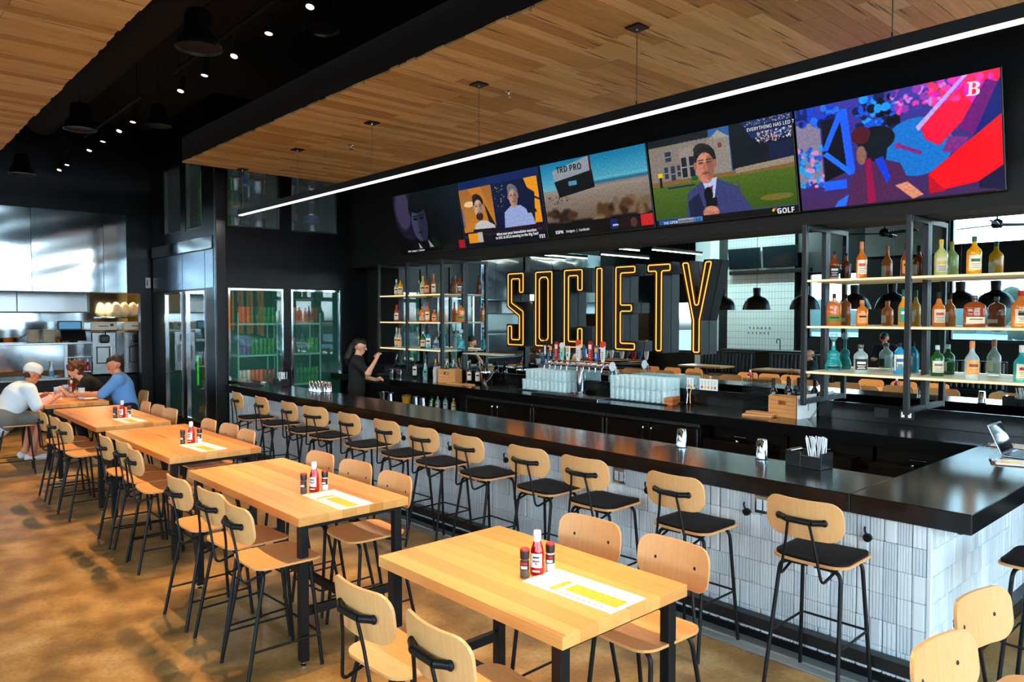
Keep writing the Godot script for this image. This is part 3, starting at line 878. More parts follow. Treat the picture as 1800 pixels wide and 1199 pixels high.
func build_kitchen() -> void:
	var X := -15.5
	var w := struct(pierced("x", X - 0.08, 0.16, Vector2(-7.5, 6.3), Vector2(0, 5.7), [Rect2(-4.39, 0.0, 10.2, 2.53)]), M.panel_black, "wall_left", "dark metal kitchen wall with a long serving opening")
	# mirror-bright sheet steel over the opening, slightly oil-canned
	for i in 7:
		var z1 := -4.09 + 1.13 + i * 1.13
		var z0 := z1 - 1.13
		if i == 0: z0 = -4.09; z1 = -3.70
		else:
			z0 = -3.70 + (i - 1) * 1.13; z1 = z0 + 1.13
		var s := Sh.new()
		var g := func(z: float, y: float) -> float: return 0.0013 * sin(y * 9.0 + 1.3 * sin(z * 2.1 + 0.7) + i) + 0.0007 * sin(y * 17.0 + z * 5.0) + 0.0016 * sin(z * 3.3 + y * 2.0) + 0.03 * (3.2 - z)
		var nz := 14
		var ny := 26
		for a in nz:
			for b in ny:
				var P := []
				var N := []
				for q in [[a, b], [a + 1, b], [a + 1, b + 1], [a, b + 1]]:
					var z := lerpf(z0 + 0.004, z1 - 0.004, float(q[0]) / nz)
					var y := lerpf(2.535, 3.99, float(q[1]) / ny)
					P.append(Vector3(X + 0.02 + g.call(z, y), y, z))
					N.append(Vector3(1, -(g.call(z, y + 0.01) - g.call(z, y - 0.01)) / 0.02, -(g.call(z + 0.01, y) - g.call(z - 0.01, y)) / 0.02).normalized())
				s.quads(P[0], P[1], P[2], P[3], N[0], N[1], N[2], N[3])
		s.box(Vector3(X + 0.10, 2.538, (z0 + z1) / 2), Vector3(0.2, 0.006, z1 - z0 - 0.008))
		if i == 0: s.box(Vector3(X + 0.115, 3.2625, z0 + 0.004), Vector3(0.23, 1.455, 0.008))
		put(s, M.hood_steel, "steel_panel", w)
	struct(between(Vector3(X - 0.16, 0, 0.28), Vector3(X + 0.06, 5.7, 0.62)), M.panel_black, "pillar", "dark column in the kitchen front")
	var col := thing("door_chime", "small white wall device on the dark column beside the kitchen", "wall device", Vector3(X + 0.01, 2.74, -4.53))
	put(bx(Vector3.ZERO, Vector3(0.03, 0.2, 0.09), 0.008), M.white, "housing", col)
	put(bx(Vector3(0.016, 0.0, 0.02), Vector3(0.006, 0.12, 0.025), 0.002), M.grey_ink, "speaker_slot", col)
	# kitchen room behind
	struct(between(Vector3(-20.2, 0, -7.5), Vector3(-20.0, 5.7, 6.3)), M.cream_wall, "wall_kitchen_back", "cream kitchen back wall")
	struct(between(Vector3(-20.0, 3.0, -7.4), Vector3(-15.7, 3.1, 6.2)), M.white, "ceiling", "white kitchen ceiling")
	struct(between(Vector3(-20.0, 0, -5.3), Vector3(-15.66, 3.0, -5.2)), M.cream_wall, "wall_kitchen_side")
	for k in 4:
		var z: float = [-4.2, -1.4, 1.6, 4.6][k]
		var l := thing("kitchen_ceiling_light", "warm square kitchen ceiling light, %s" % ["behind the machines", "above the line", "middle of the far line", "last toward the windows"][k], "light", Vector3(-17.6, 2.97, z))
		put(bx(Vector3.ZERO, Vector3(0.6, 0.03, 1.1), 0.005), M.kitchen_light, "light_lens", l)
		lamp_area(l, Vector3(0, -0.03, 0), Vector3(-PI / 2, 0, 0), Vector2(0.6, 1.1), Color(1, 0.85, 0.62), 9.0)
	var hd := thing("exhaust_hood", "long brushed steel exhaust hood over the kitchen line", "hood", Vector3(-17.3, 2.16, 0))
	put(between(Vector3(-0.6, 0, -3.75), Vector3(0.75, 0.72, 4.6), 0.01), M.dull_steel, "canopy", hd)
	for i in 7: put(between(Vector3(0.752, 0.02, -3.7 + i * 1.18), Vector3(0.757, 0.7, -2.54 + i * 1.18), 0.001), M.steel, "steel_panel", hd)
	one(between(Vector3(-0.03, 1.0, -4.8), Vector3(0.03, 2.9, 4.9)), M.hood_steel, "steel_backsplash", "sheet steel splash wall behind the kitchen line", "backsplash", Vector3(-17.95, 0, 0))
	# serving line: steel front, pass shelf, dark lower fronts
	var ps := thing("pass_counter", "stainless serving counter with a raised steel guard along the kitchen", "counter", Vector3(-16.0, 0, 0))
	put(between(Vector3(-0.55, 0.1, -3.2), Vector3(0.1, 0.9, 4.8), 0.01), M.black_metal, "cabinet", ps)
	put(between(Vector3(-0.6, 0.9, -3.25), Vector3(0.16, 0.95, 4.85), 0.008), M.steel, "worktop", ps)
	put(between(Vector3(0.0, 1.08, -3.2), Vector3(0.03, 1.56, 4.8), 0.005), M.hood_steel, "guard", ps)
	put(between(Vector3(-0.42, 1.56, -3.65), Vector3(0.06, 1.60, 4.8), 0.006), M.steel, "pass_shelf", ps)
	for z: float in [-3.2, -1.2, 0.8, 2.8, 4.75]: put(between(Vector3(-0.02, 0.9, z - 0.03), Vector3(0.045, 1.56, z + 0.03), 0.004), M.steel, "post", ps)
	for sh in 3: put(between(Vector3(-0.4, [0.55, 1.02, 1.3][sh], -3.62), Vector3(0.04, [0.58, 1.05, 1.32][sh], -3.2), 0.004), M.steel, "end_shelf", ps)
	# things on the pass shelf
	var pan := thing("frying_pan", "copper coloured frying pan at the left end of the pass shelf", "pan", Vector3(-16.05, 1.60, -2.32))
	put(Sh.new().lathe([Vector2(0, 0.03), Vector2(0.13, 0.03), Vector2(0.16, 0.10), Vector2(0.165, 0.10), Vector2(0.14, 0.02), Vector2(0, 0.02)], 20), M.copper, "bowl", pan)
	put(Sh.new().tube([Vector3(0, 0.09, -0.16), Vector3(0, 0.17, -0.30), Vector3(0, 0.18, -0.48)], 0.012, 6), M.dull_steel, "handle", pan)
	for st in 2:
		for i in 9:
			one(Sh.new().lathe([Vector2(0, 0.0), Vector2(0.07, 0.0), Vector2(0.118, 0.02), Vector2(0.12, 0.026), Vector2(0.07, 0.008), Vector2(0, 0.008)], 18) if i == 0 and st == 0 else plate_mesh, M.label_cream, "dinner_plate", "cream dinner plate in the %s of two stacks on the pass shelf" % ["left", "right"][st], "plate", Vector3(-16.05, 1.60 + i * 0.027, [-2.70, -2.95][st]), 0, "plates on the pass shelf")
			if i == 0 and st == 0: plate_mesh = get_child(get_child_count() - 1).mesh
	var dish := thing("copper_dish", "small copper serving dish between plates and monitor", "dish", Vector3(-16.0, 1.60, -3.10))
	put(Sh.new().lathe([Vector2(0, 0.0), Vector2(0.05, 0.0), Vector2(0.06, 0.05), Vector2(0.09, 0.09), Vector2(0.085, 0.09), Vector2(0.05, 0.05), Vector2(0, 0.05)], 14), M.copper, "bowl", dish)
	var mo := thing("order_monitor", "black order monitor seen from behind on the pass shelf", "monitor", Vector3(-16.0, 1.60, -3.33), 0.0)
	put(bx(Vector3(0.05, 0.13, 0), Vector3(0.03, 0.24, 0.42), 0.02, Basis(Vector3.FORWARD, -0.5)), M.black_plastic, "back", mo)
	put(bx(Vector3(-0.05, 0.05, 0), Vector3(0.2, 0.1, 0.16), 0.02), M.black_plastic, "stand", mo)
	put(bx(Vector3(-0.25, 0.31, 0), Vector3(0.03, 0.18, 0.42), 0.01), M.black_plastic, "second_screen", mo)
	put(bx(Vector3(-0.231, 0.315, 0), Vector3(0.006, 0.13, 0.36)), M.pos_screen, "screen", mo)
	for i in 2:
		var sv := thing("soft_serve_machine", "steel soft serve machine with white header, %s" % ["the left one by the pass shelf", "the right one against the dark column"][i], "machine", Vector3(-16.3, 0.95, [-3.86, -4.44][i]), 0, "soft serve machines")
		put(bx(Vector3(0, 0.42, 0), Vector3(0.6, 0.84, 0.44), 0.02), M.steel, "body", sv)
		put(bx(Vector3(0.3, 0.95, 0), Vector3(0.10, 0.16, 0.45), 0.01), M.label_cream, "header", sv)
		put(bx(Vector3(0.0, 0.95, 0), Vector3(0.52, 0.15, 0.44), 0.01), M.steel, "hopper_cover", sv)
		put(bx(Vector3(0.33, 0.70, 0), Vector3(0.10, 0.16, 0.18), 0.03), M.black_plastic, "dispenser", sv)
		put(Sh.new().tube([Vector3(0.38, 0.76, 0), Vector3(0.42, 0.85, 0)], 0.012, 6), M.black_plastic, "handle", sv)
		put(frame_of("x", 0.305, Rect2(-0.10, 0.22, 0.24, 0.33), 0.02, 0.02), M.black_plastic, "splash_panel", sv)
		put(bx(Vector3(0.31, 0.38, -0.13), Vector3(0.03, 0.36, 0.04), 0.01), M.white, "door_light", sv)
		put(bx(Vector3(0.353, 0.95, 0.02), Vector3(0.003, 0.02, 0.16)), M.grey_ink, "lettering", sv)
		put(bx(Vector3(0.353, 0.97, -0.13), Vector3(0.003, 0.05, 0.06)), M.navy, "badge", sv)
	one(bx(Vector3.ZERO, Vector3(0.9, 0.9, 0.95), 0.01), M.black_metal, "machine_stand", "dark cabinet under the two soft serve machines", "cabinet", Vector3(-16.35, 0.49, -4.1))
	for i in 5:
		var b: Array = [[M.white, "white squeeze bottle", -3.27], [M.dark_amber, "dark sauce bottle", -3.35], [M.label_cream, "cream squeeze bottle", -3.43], [M.dark_amber, "second dark sauce bottle", -3.50], [M.ketchup, "red topped ketchup bottle", -3.57]][i]
		var sb := thing("sauce_bottle", "%s on the end shelf under the pass" % b[1], "bottle", Vector3(-15.99, 1.05, b[2]), 0, "bottles on the kitchen end shelf")
		put(Sh.new().lathe([Vector2(0, 0), Vector2(0.03, 0), Vector2(0.032, 0.13), Vector2(0.014, 0.17), Vector2(0, 0.17)], 12), b[0], "body", sb)
		put(Sh.new().lathe([Vector2(0.014, 0.17), Vector2(0.014, 0.19), Vector2(0.005, 0.23), Vector2(0, 0.23)], 10), M.white if i != 3 else M.red, "cap", sb)
	var spr := thing("spray_bottle", "white spray bottle with blue label before the steel guard", "bottle", Vector3(-15.9, 0.95, -2.95))
	put(Sh.new().lathe([Vector2(0, 0), Vector2(0.04, 0), Vector2(0.042, 0.14), Vector2(0.016, 0.22), Vector2(0.016, 0.25), Vector2(0, 0.25)], 12), M.white, "body", spr)
	put(Sh.new().lathe([Vector2(0.0425, 0.02), Vector2(0.0427, 0.13)], 12), M.sky_blue, "label_band", spr)
	put(bx(Vector3(0.02, 0.28, 0), Vector3(0.09, 0.05, 0.03), 0.01), M.white, "trigger_head", spr)
	for i in 6:
		one(glass_shape(0.032, 0.14), M.tumbler, "water_glass", "clear glass racked low under the kitchen end shelf", "glass", Vector3(-15.98 - 0.08 * (i / 3), 0.58, -3.30 - 0.09 * (i % 3)), 0, "glasses under the kitchen end shelf")
	var ky := thing("kitchen_shelf", "wooden cubby shelf on the cream kitchen wall", "shelf", Vector3(-19.9, 1.0, 3.6))
	for j in 4: put(between(Vector3(0, j * 0.45, -1.6), Vector3(0.35, j * 0.45 + 0.03, 1.6), 0.004), M.crate_wood, "board", ky)
	for j in 5: put(between(Vector3(0, 0, -1.6 + j * 0.79), Vector3(0.35, 1.38, -1.57 + j * 0.79), 0.004), M.crate_wood, "divider", ky)
	var bg := thing("bag_shelf", "shelf of cream paper bags in the warm right corner of the kitchen", "shelf", Vector3(-17.4, 2.05, -4.75))
	put(between(Vector3(-0.3, 0, -0.42), Vector3(0.3, 0.03, 0.42), 0.004), M.steel, "board", bg)
	for i in 5:
		one(blob([[Vector3(0, 0.1, 0), Vector3(0, 0.22, 0), 0.10, 0.08], [Vector3(0.02, 0.1, 0.05), Vector3(0, 0.28, 0.02), 0.05, 0.03]], 0.03, 0.05) if i == 0 else bag_mesh, M.label_cream, "paper_bag", "crumpled cream paper bag, %s on the warm lit kitchen shelf" % ["first", "second", "third", "fourth", "last"][i], "bag", Vector3(-17.3, 2.08, -4.42 - 0.16 * i), i * 1.1, "bags on the kitchen shelf")
		if i == 0: bag_mesh = get_child(get_child_count() - 1).mesh


var plate_mesh: Mesh
var bag_mesh: Mesh
var glasses := {}


func glass_shape(r: float, h: float) -> Sh:
	var key := "%f_%f" % [r, h]
	if not glasses.has(key):
		glasses[key] = Sh.new().lathe([Vector2(0, 0.012), Vector2(r * 0.80, 0.012), Vector2(r * 0.86, 0.02), Vector2(r * 0.96, h), Vector2(r, h), Vector2(r * 0.90, 0.004), Vector2(r * 0.84, 0.0), Vector2(0, 0.0)], 12)
	return glasses[key]


func build_front_side() -> void:
	# what stands on the window side and shows in the bar mirror
	var tw := struct(between(Vector3(-12.65, 0, 5.85), Vector3(-10.45, 5.2, 6.0)), M.grout, "wall_tiled", "pale glossy tiled wall seen in the mirror")
	var st := Sh.new()
	for i in 22:
		for j in 25: st.box(Vector3(-12.6 + i * 0.1, 0.12 + j * 0.2, 5.846), Vector3(0.094, 0.194, 0.012), 0.003)
	tag(put(st, M.tile2, "tiles", tw), "", "", "", "stuff")
	struct(between(Vector3(-13.6, 0, 5.5), Vector3(-13.05, 5.7, 6.0)), M.tile1, "pillar", "tiled pillar beside the small window")
	struct(between(Vector3(-8.5, 3.7, 5.93), Vector3(-6.55, 5.6, 6.0)), M.wall_grey, "wall_panel")
	for i in 6:                                   # raised strokes of the small wall lettering, too far off to read
		for j in 2: put(bx(Vector3(-11.86 + i * 0.13 - j * 0.04, 1.74 - j * 0.16, 5.835), Vector3(0.045, 0.055, 0.006), 0.001), M.grey_ink, "lettering", tw)
	for i in 2:
		var tv := thing("wall_television", "dark switched off television on the tiled wall, %s" % ["left one", "right one"][i], "television", Vector3(-12.0 + i * 1.15, 3.85, 5.72), PI, "televisions seen in the mirror")
		put(bx(Vector3.ZERO, Vector3(1.08, 0.63, 0.05), 0.008), M.black_plastic, "housing", tv, Vector3.ZERO, Vector3(0.12, 0, 0))
		put(bx(Vector3(0, 0.0, 0.027), Vector3(1.04, 0.59, 0.004)), M.car_glass, "screen", tv, Vector3.ZERO, Vector3(0.12, 0, 0))
	one(bx(Vector3.ZERO, Vector3(2.6, 0.12, 0.14), 0.01), M.black_metal, "screen_rail", "black rail under the televisions on the tiled wall", "rail", Vector3(-11.2, 3.42, 5.75))
	var ww := thing("wall_washer_light", "long white light line washing the tiled wall in the mirror", "light", Vector3(-11.5, 4.75, 4.9))
	put(between(Vector3(-1.2, 0.0, -0.03), Vector3(1.2, 0.07, 0.03), 0.003), M.black_metal, "housing", ww)
	put(between(Vector3(-1.2, -0.01, -0.026), Vector3(1.2, 0.001, 0.026), 0.002), M.strip_white, "light_diffuser", ww)
	lamp_area(ww, Vector3(0, -0.03, 0.03), Vector3(-PI / 2 - 0.6, 0, 0), Vector2(2.4, 0.05), Color(0.85, 1.0, 1.0), 26.0)
	for q: float in [-1.0, 1.0]: put(Sh.new().tube([Vector3(q, 0.07, 0), Vector3(q, 0.95, 0)], 0.004, 6), M.black_metal, "cable", ww)
	# service ledge with a tap
	var lg := thing("service_ledge", "dark counter ledge with a tap before the tiled wall", "counter", Vector3(-11.2, 0, 5.5))
	put(between(Vector3(-1.3, 1.04, -0.3), Vector3(1.5, 1.10, 0.33), 0.006), M.dull_steel, "worktop", lg)
	put(between(Vector3(-1.28, 0, -0.25), Vector3(1.48, 1.04, 0.3)), M.black_paint, "cabinet", lg)
	put(Sh.new().tube(fillet([Vector3(0.45, 1.1, 0.1), Vector3(0.45, 1.42, 0.1), Vector3(0.45, 1.42, -0.1), Vector3(0.45, 1.3, -0.1)], 0.06), 0.014, 8), M.black_metal, "tap", lg)
	# pendant lamps, large black domes
	var dome := Sh.new().lathe([Vector2(0, 0.54), Vector2(0.085, 0.54), Vector2(0.095, 0.52), Vector2(0.085, 0.36), Vector2(0.10, 0.33), Vector2(0.20, 0.29), Vector2(0.28, 0.20), Vector2(0.325, 0.09), Vector2(0.345, 0.0), Vector2(0.335, 0.0), Vector2(0.27, 0.18), Vector2(0.19, 0.27), Vector2(0, 0.30)], 30)
	for i in 7:
		var x: float = [-10.44, -9.48, -8.25, -7.1, -6.3, -4.99, -4.37][i]
		var p := thing("dome_pendant", "large matt black dome pendant lamp in the mirror, %s from the left of the row" % ["first", "second", "third", "fourth", "fifth", "sixth", "seventh"][i], "pendant lamp", Vector3(x, 2.25, 2.0), 0, "dome pendants seen in the mirror")
		put(dome, M.black_plastic, "shade", p)
		put(Sh.new().ball(Vector3(0, 0.20, 0), Vector3(0.05, 0.06, 0.05)), M.warm_lamp, "bulb", p)
		put(Sh.new().tube([Vector3(0, 0.54, 0), Vector3(0, 3.45, 0)], 0.006, 6), M.black_metal, "cord", p)
	for i in 2:
		var fn := thing("ceiling_fan", "black three-bladed ceiling fan in the mirror, %s" % ["above the left bottle frame", "before the bright upper windows"][i], "fan", Vector3([-6.6, -4.45][i], 3.9, 2.3), 0.4 + i, "ceiling fans")
		put(Sh.new().lathe([Vector2(0, -0.06), Vector2(0.08, -0.05), Vector2(0.11, 0.0), Vector2(0.09, 0.09), Vector2(0.03, 0.13), Vector2(0, 0.13)], 18), M.black_plastic, "motor", fn)
		put(Sh.new().tube([Vector3(0, 0.13, 0), Vector3(0, 1.8, 0)], 0.015, 8), M.black_metal, "rod", fn)
		for k in 3:
			put(Sh.new().plate(0.78, 0.13, 0.04, 0.012, func(_x, y): return y * 0.25), M.black_plastic, "blade", fn, Vector3(cos(k * TAU / 3) * 0.46, 0.01, -sin(k * TAU / 3) * 0.46), Vector3(-PI / 2, k * TAU / 3, 0))
	for s in [[-15.0, 0.0, 1.9, 3.85], [-13.0, 0.3, 1.85, 3.95], [-14.0, 1.4, 3.6, 3.88], [-13.0, 2.45, 4.95, 4.01]]:
		var l := thing("linear_light", "thin white light line under the dark ceiling in the mirror, %s" % {0.0: "nearest the kitchen steel", 0.3: "the upper left one", 1.4: "the lower middle one", 2.45: "the rightmost one"}[s[1]], "light", Vector3(s[0], s[3], (s[1] + s[2]) / 2))
		put(between(Vector3(-0.03, 0.0, (s[1] - s[2]) / 2), Vector3(0.03, 0.07, (s[2] - s[1]) / 2), 0.003), M.black_metal, "housing", l)
		put(between(Vector3(-0.026, -0.01, (s[1] - s[2]) / 2), Vector3(0.026, 0.001, (s[2] - s[1]) / 2), 0.002), M.strip_white, "light_diffuser", l)
		lamp_area(l, Vector3(0, -0.03, 0), Vector3(-PI / 2, 0, 0), Vector2(0.05, s[2] - s[1]), Color(1, 0.94, 0.86), 1.6)
		for q: float in [-0.8, 0.8]: put(Sh.new().tube([Vector3(0, 0.07, q * 0.7), Vector3(0, 5.7 - s[3], q * 0.7)], 0.004, 6), M.black_metal, "cable", l)
	# booths and low tables
	for i in 3:
		var b := thing("booth_bench", "dark blue channel-tufted booth bench in the mirror, %s" % ["left of the bald man", "behind the bald man", "at the right toward the windows"][i], "booth", Vector3([-11.3, -9.15, -5.4][i], 0, 3.3), 0, "booth benches")
		put(bx(Vector3(0, 0.75, 0.34), Vector3(1.7, 0.72, 0.08), 0.01), M.black_metal, "back_shell", b)
		put(bx(Vector3(0, 0.20, 0.05), Vector3(1.7, 0.40, 0.55), 0.01), M.black_paint, "plinth", b)
		put(bx(Vector3(0, 0.45, 0.02), Vector3(1.66, 0.12, 0.55), 0.04), M.booth_leather, "seat", b)
		var ch := Sh.new().tube([Vector3(0, 0.52, 0.26), Vector3(0, 1.08, 0.30)], 0.055, 10)
		for k in 15: put(ch, M.booth_leather, "tufted_channel", b, Vector3(-0.77 + k * 0.11, 0, 0))
	for i in 3:
		var t := thing("low_table", "low wooden booth table in the mirror, %s" % ["before the left booth", "before the bald man", "at the right"][i], "table", Vector3([-11.2, -9.0, -5.4][i], 0, 2.45), 0, "booth tables")
		put(bx(Vector3(0, 0.75, 0), Vector3(1.3, 0.045, 0.72), 0.004), M.maple0, "tabletop", t)
		put(Sh.new().lathe([Vector2(0.25, 0.0), Vector2(0.25, 0.02), Vector2(0.04, 0.04), Vector2(0.04, 0.72), Vector2(0.15, 0.727), Vector2(0, 0.727)], 16), M.black_metal, "pedestal", t)


func build_outdoors() -> void:
	struct(between(Vector3(-70, -0.5, 6.45), Vector3(60, -0.15, 120)), M.asphalt, "ground", "pale car park outside the windows")
	struct(between(Vector3(5.45, -0.5, -60), Vector3(60, -0.15, 6.45)), M.asphalt, "ground")
	var hill := Sh.new()
	for i in 40:
		var x := -70.0 + i * 3.3
		hill.ball(Vector3(x, -0.5, 96 + 4 * sin(i * 1.7)), Vector3(4.5, 3.0 + 1.6 * sin(i * 2.3) + rng.randf() * 1.5, 4), 8, 6)
	tag(put(hill, M.far_hill, "treeline", self), "distant line of green trees outside the windows", "trees", "", "stuff")
	for i in 4:
		var p: Vector3 = [Vector3(-13.8, -0.15, 10.2), Vector3(-9.9, -0.15, 12.5), Vector3(-4.2, -0.15, 11.5), Vector3(0.5, -0.15, 12.5)][i]
		var c := thing("car", ["dark red car outside the small left window in the mirror", "silver car behind the narrow window in the mirror", "silver car outside the right windows in the mirror", "second silver car outside the right windows in the mirror"][i], "car", p, [0.5, 0.0, 0.1, -0.05][i])
		var pm: StandardMaterial3D = M.car_red if i == 0 else M.car_silver
		var prof := PackedVector2Array([Vector2(-2.2, 0.35), Vector2(-2.25, 0.85), Vector2(-1.9, 1.0), Vector2(-1.2, 1.08), Vector2(-0.6, 1.55), Vector2(0.9, 1.60), Vector2(1.7, 1.15), Vector2(2.15, 1.0), Vector2(2.25, 0.6), Vector2(2.2, 0.35)])
		put(Sh.new().prism(prof, -0.88, 0.88), pm, "body", c)
		put(Sh.new().prism(PackedVector2Array([Vector2(-1.05, 1.1), Vector2(-0.55, 1.5), Vector2(0.85, 1.54), Vector2(1.45, 1.14)]), -0.89, 0.89), M.car_glass, "window_band", c)
		for wx: float in [-1.4, 1.4]:
			for wz: float in [-0.82, 0.82]: put(Sh.new().tube([Vector3(wx, 0.33, wz - 0.1), Vector3(wx, 0.33, wz + 0.1)], 0.33, 18), M.rubber, "wheel", c)
	for i in 6:
		var p: Vector3 = [Vector3(-8.2, -0.15, 26), Vector3(-11, -0.15, 30), Vector3(-5, -0.15, 27), Vector3(-1, -0.15, 30), Vector3(3, -0.15, 24), Vector3(26, -0.15, -3)][i]
		var t := thing("tree", "leafy green tree outside, %s" % ["behind the narrow window", "farther left in the car park", "left of the right-hand windows", "middle of the right-hand windows", "beyond the last window", "outside the end windows"][i], "tree", p)
		put(Sh.new().tube([Vector3.ZERO, Vector3(0.05, 1.2, 0), Vector3(0, 2.2, 0.05)], 0.14, 8, false, 0.08), M.bark, "trunk", t)
		var cr := Sh.new()
		for q in 26: cr.ball(Vector3(rng.randfn(0, 0.75), 2.5 + rng.randfn(0, 0.5), rng.randfn(0, 0.75)), Vector3.ONE * rng.randf_range(0.3, 0.6), 7, 5)
		put(cr, M.foliage, "crown", t)


func fluted(ribs: int, w: float, h: float) -> Sh:      # one glazed tile, ribs standing out toward +z, lower edge at y 0
	var p := PackedVector2Array([Vector2(-w / 2, 0)])
	var rw := w / ribs
	for i in ribs:
		var x := -w / 2 + rw * i
		p.append_array([Vector2(x + rw * 0.07, 0.003), Vector2(x + rw * 0.17, 0.0105), Vector2(x + rw * 0.83, 0.0105), Vector2(x + rw * 0.93, 0.003)])
	p.append(Vector2(w / 2, 0))
	return Sh.new().prism(p, 0.0, h, Transform3D(Basis(Vector3(1, 0, 0), Vector3(0, 0, 1), Vector3(0, 1, 0)), Vector3.ZERO), false, true)


func build_bar() -> void:
	var bar := thing("tiled_bar", "long bar front clad in white fluted tiles with black foot rail", "bar", Vector3.ZERO)
	put(between(Vector3(-11.1, 0.0, -4.85), Vector3(-1.42, 0.955, -4.372)), M.grout, "body", bar)
	put(between(Vector3(-1.85, 0.0, -7.4), Vector3(-1.42, 0.955, -4.372)), M.grout, "return_body", bar)
	put(between(Vector3(-11.1, 0.0, -4.372), Vector3(-1.405, 0.055, -4.345), 0.003), M.black_metal, "kick", bar)
	put(between(Vector3(-1.42, 0.0, -7.4), Vector3(-1.39, 0.055, -4.345), 0.003), M.black_metal, "kick", bar)
	put(between(Vector3(-11.1, 0.115, -4.345), Vector3(-1.33, 0.185, -4.265), 0.004), M.charcoal, "foot_rail", bar)
	put(between(Vector3(-1.41, 0.115, -7.4), Vector3(-1.33, 0.185, -4.265), 0.004), M.charcoal, "foot_rail", bar)
	put(between(Vector3(-1.428, 0.055, -4.378), Vector3(-1.405, 0.955, -4.358), 0.003), M.white, "corner_trim", bar)
	struct(between(Vector3(-11.1, 0.0, -4.345), Vector3(-1.2, 0.012, -4.16), 0.003), M.wall_grey, "trim_1", "pale concrete strip along the foot of the bar")
	var kinds := []
	for r in [3, 4, 5, 1]: kinds.append(fluted(r, 0.0727, 0.1488))
	var joined := Sh.new()
	for side in 2:
		for c in (128 if side == 0 else 39):
			var step := 0.0755
			var kind := rng.randi() % 4
			for r in 6:
				if rng.randf() < 0.55: kind = rng.randi() % 4
				var y := 0.0575 + 0.152 * r
				var jut := rng.randf_range(-0.0008, 0.0008)
				var at := Vector3(-1.43 - step * (c + 0.5), y, -4.372 + jut) if side == 0 else Vector3(-1.42 + jut, y, -4.362 - step * (c + 0.5))
				var near := c < 36 if side == 0 else c < 14
				if near:
					var o := put(kinds[kind], M["tile%d" % (rng.randi() % 3)], "tile", bar, at)
					if r == 5: o.scale.y = 0.137 / 0.149
					if side == 1: o.rotation.y = PI / 2
				else:
					joined.add(kinds[kind], Transform3D(Basis() if side == 0 else Basis(Vector3.UP, PI / 2), at).scaled_local(Vector3(1, 0.137 / 0.149 if r == 5 else 1.0, 1)))
	tag(put(joined, M.tile1, "far_tiles", bar), "", "", "", "stuff")
	struct(between(Vector3(-11.165, 0.0, -4.34), Vector3(-11.105, 4.237, -4.2), 0.004), M.panel_black, "pillar", "slim black post at the far end of the bar")
	# coat hooks and sockets under the overhang
	for x: float in [-1.739, -2.504, -3.3, -4.05, -4.845, -5.649, -6.442, -7.304, -8.022, -9.227, -10.0]:
		var hk := put(Sh.new().tube([Vector3(0, 0, 0.0), Vector3(0, 0, 0.022)], 0.024, 16), M.black_metal, "coat_hook", bar, Vector3(x, 0.82, -4.36))
		put(Sh.new().tube(fillet([Vector3(0, 0.01, 0.012), Vector3(-0.004, 0.03, 0.03), Vector3(-0.010, 0.05, 0.03), Vector3(-0.012, 0.062, 0.02)], 0.012), 0.006, 7), M.black_metal, "prong", hk)
	var hk2 := put(Sh.new().tube([Vector3(0, 0, 0), Vector3(0.022, 0, 0)], 0.024, 16), M.black_metal, "coat_hook", bar, Vector3(-1.408, 0.90, -4.62))
	put(Sh.new().tube(fillet([Vector3(0.02, 0.004, 0), Vector3(0.06, -0.03, 0), Vector3(0.09, -0.01, 0), Vector3(0.1, 0.03, 0)], 0.02), 0.007, 7), M.black_metal, "prong", hk2)
	for x: float in [-3.565, -2.39, -8.6]:
		var oc := put(bx(Vector3.ZERO, Vector3(0.115, 0.115, 0.012), 0.003), M.hood_steel, "socket_plate", bar, Vector3(x, 0.885, -4.352))
		for q: float in [-0.024, 0.024]:
			put(bx(Vector3(q, 0, 0.007), Vector3(0.036, 0.07, 0.004), 0.001), M.white, "socket", oc)
	# the worktop: a mitred U of dark stone
	var ct := thing("bar_countertop", "thick polished black stone counter running round the whole bar", "countertop", Vector3.ZERO)
	put(between(Vector3(-11.1, 0.957, -4.95), Vector3(-1.8225, 1.067, -4.30), 0.004), M.stone, "slab", ct)
	put(between(Vector3(-12.19, 0.957, -4.95), Vector3(-11.102, 1.067, -4.63), 0.004), M.stone, "slab", ct)
	put(between(Vector3(-1.8205, 0.957, -6.65), Vector3(-1.20, 1.067, -4.30), 0.004), M.stone, "slab", ct)
	put(between(Vector3(-12.2, 0.957, -7.43), Vector3(-1.20, 1.067, -6.651), 0.004), M.stone, "slab", ct)
	put(between(Vector3(-12.2, 1.067, -7.44), Vector3(-1.20, 1.237, -7.405), 0.003), M.stone, "upstand", ct)
	for x: float in [-2.85, -2.62]:
		put(bx(Vector3(x, 1.165, -7.402), Vector3(0.13, 0.09, 0.006), 0.001), M.black_plastic, "socket_plate", ct)
	for q: float in [-0.035, 0.025]:
		put(bx(Vector3(-2.62 + q, 1.165, -7.397), Vector3(0.028, 0.05, 0.004), 0.001), M.tv_text, "switch_light", ct)


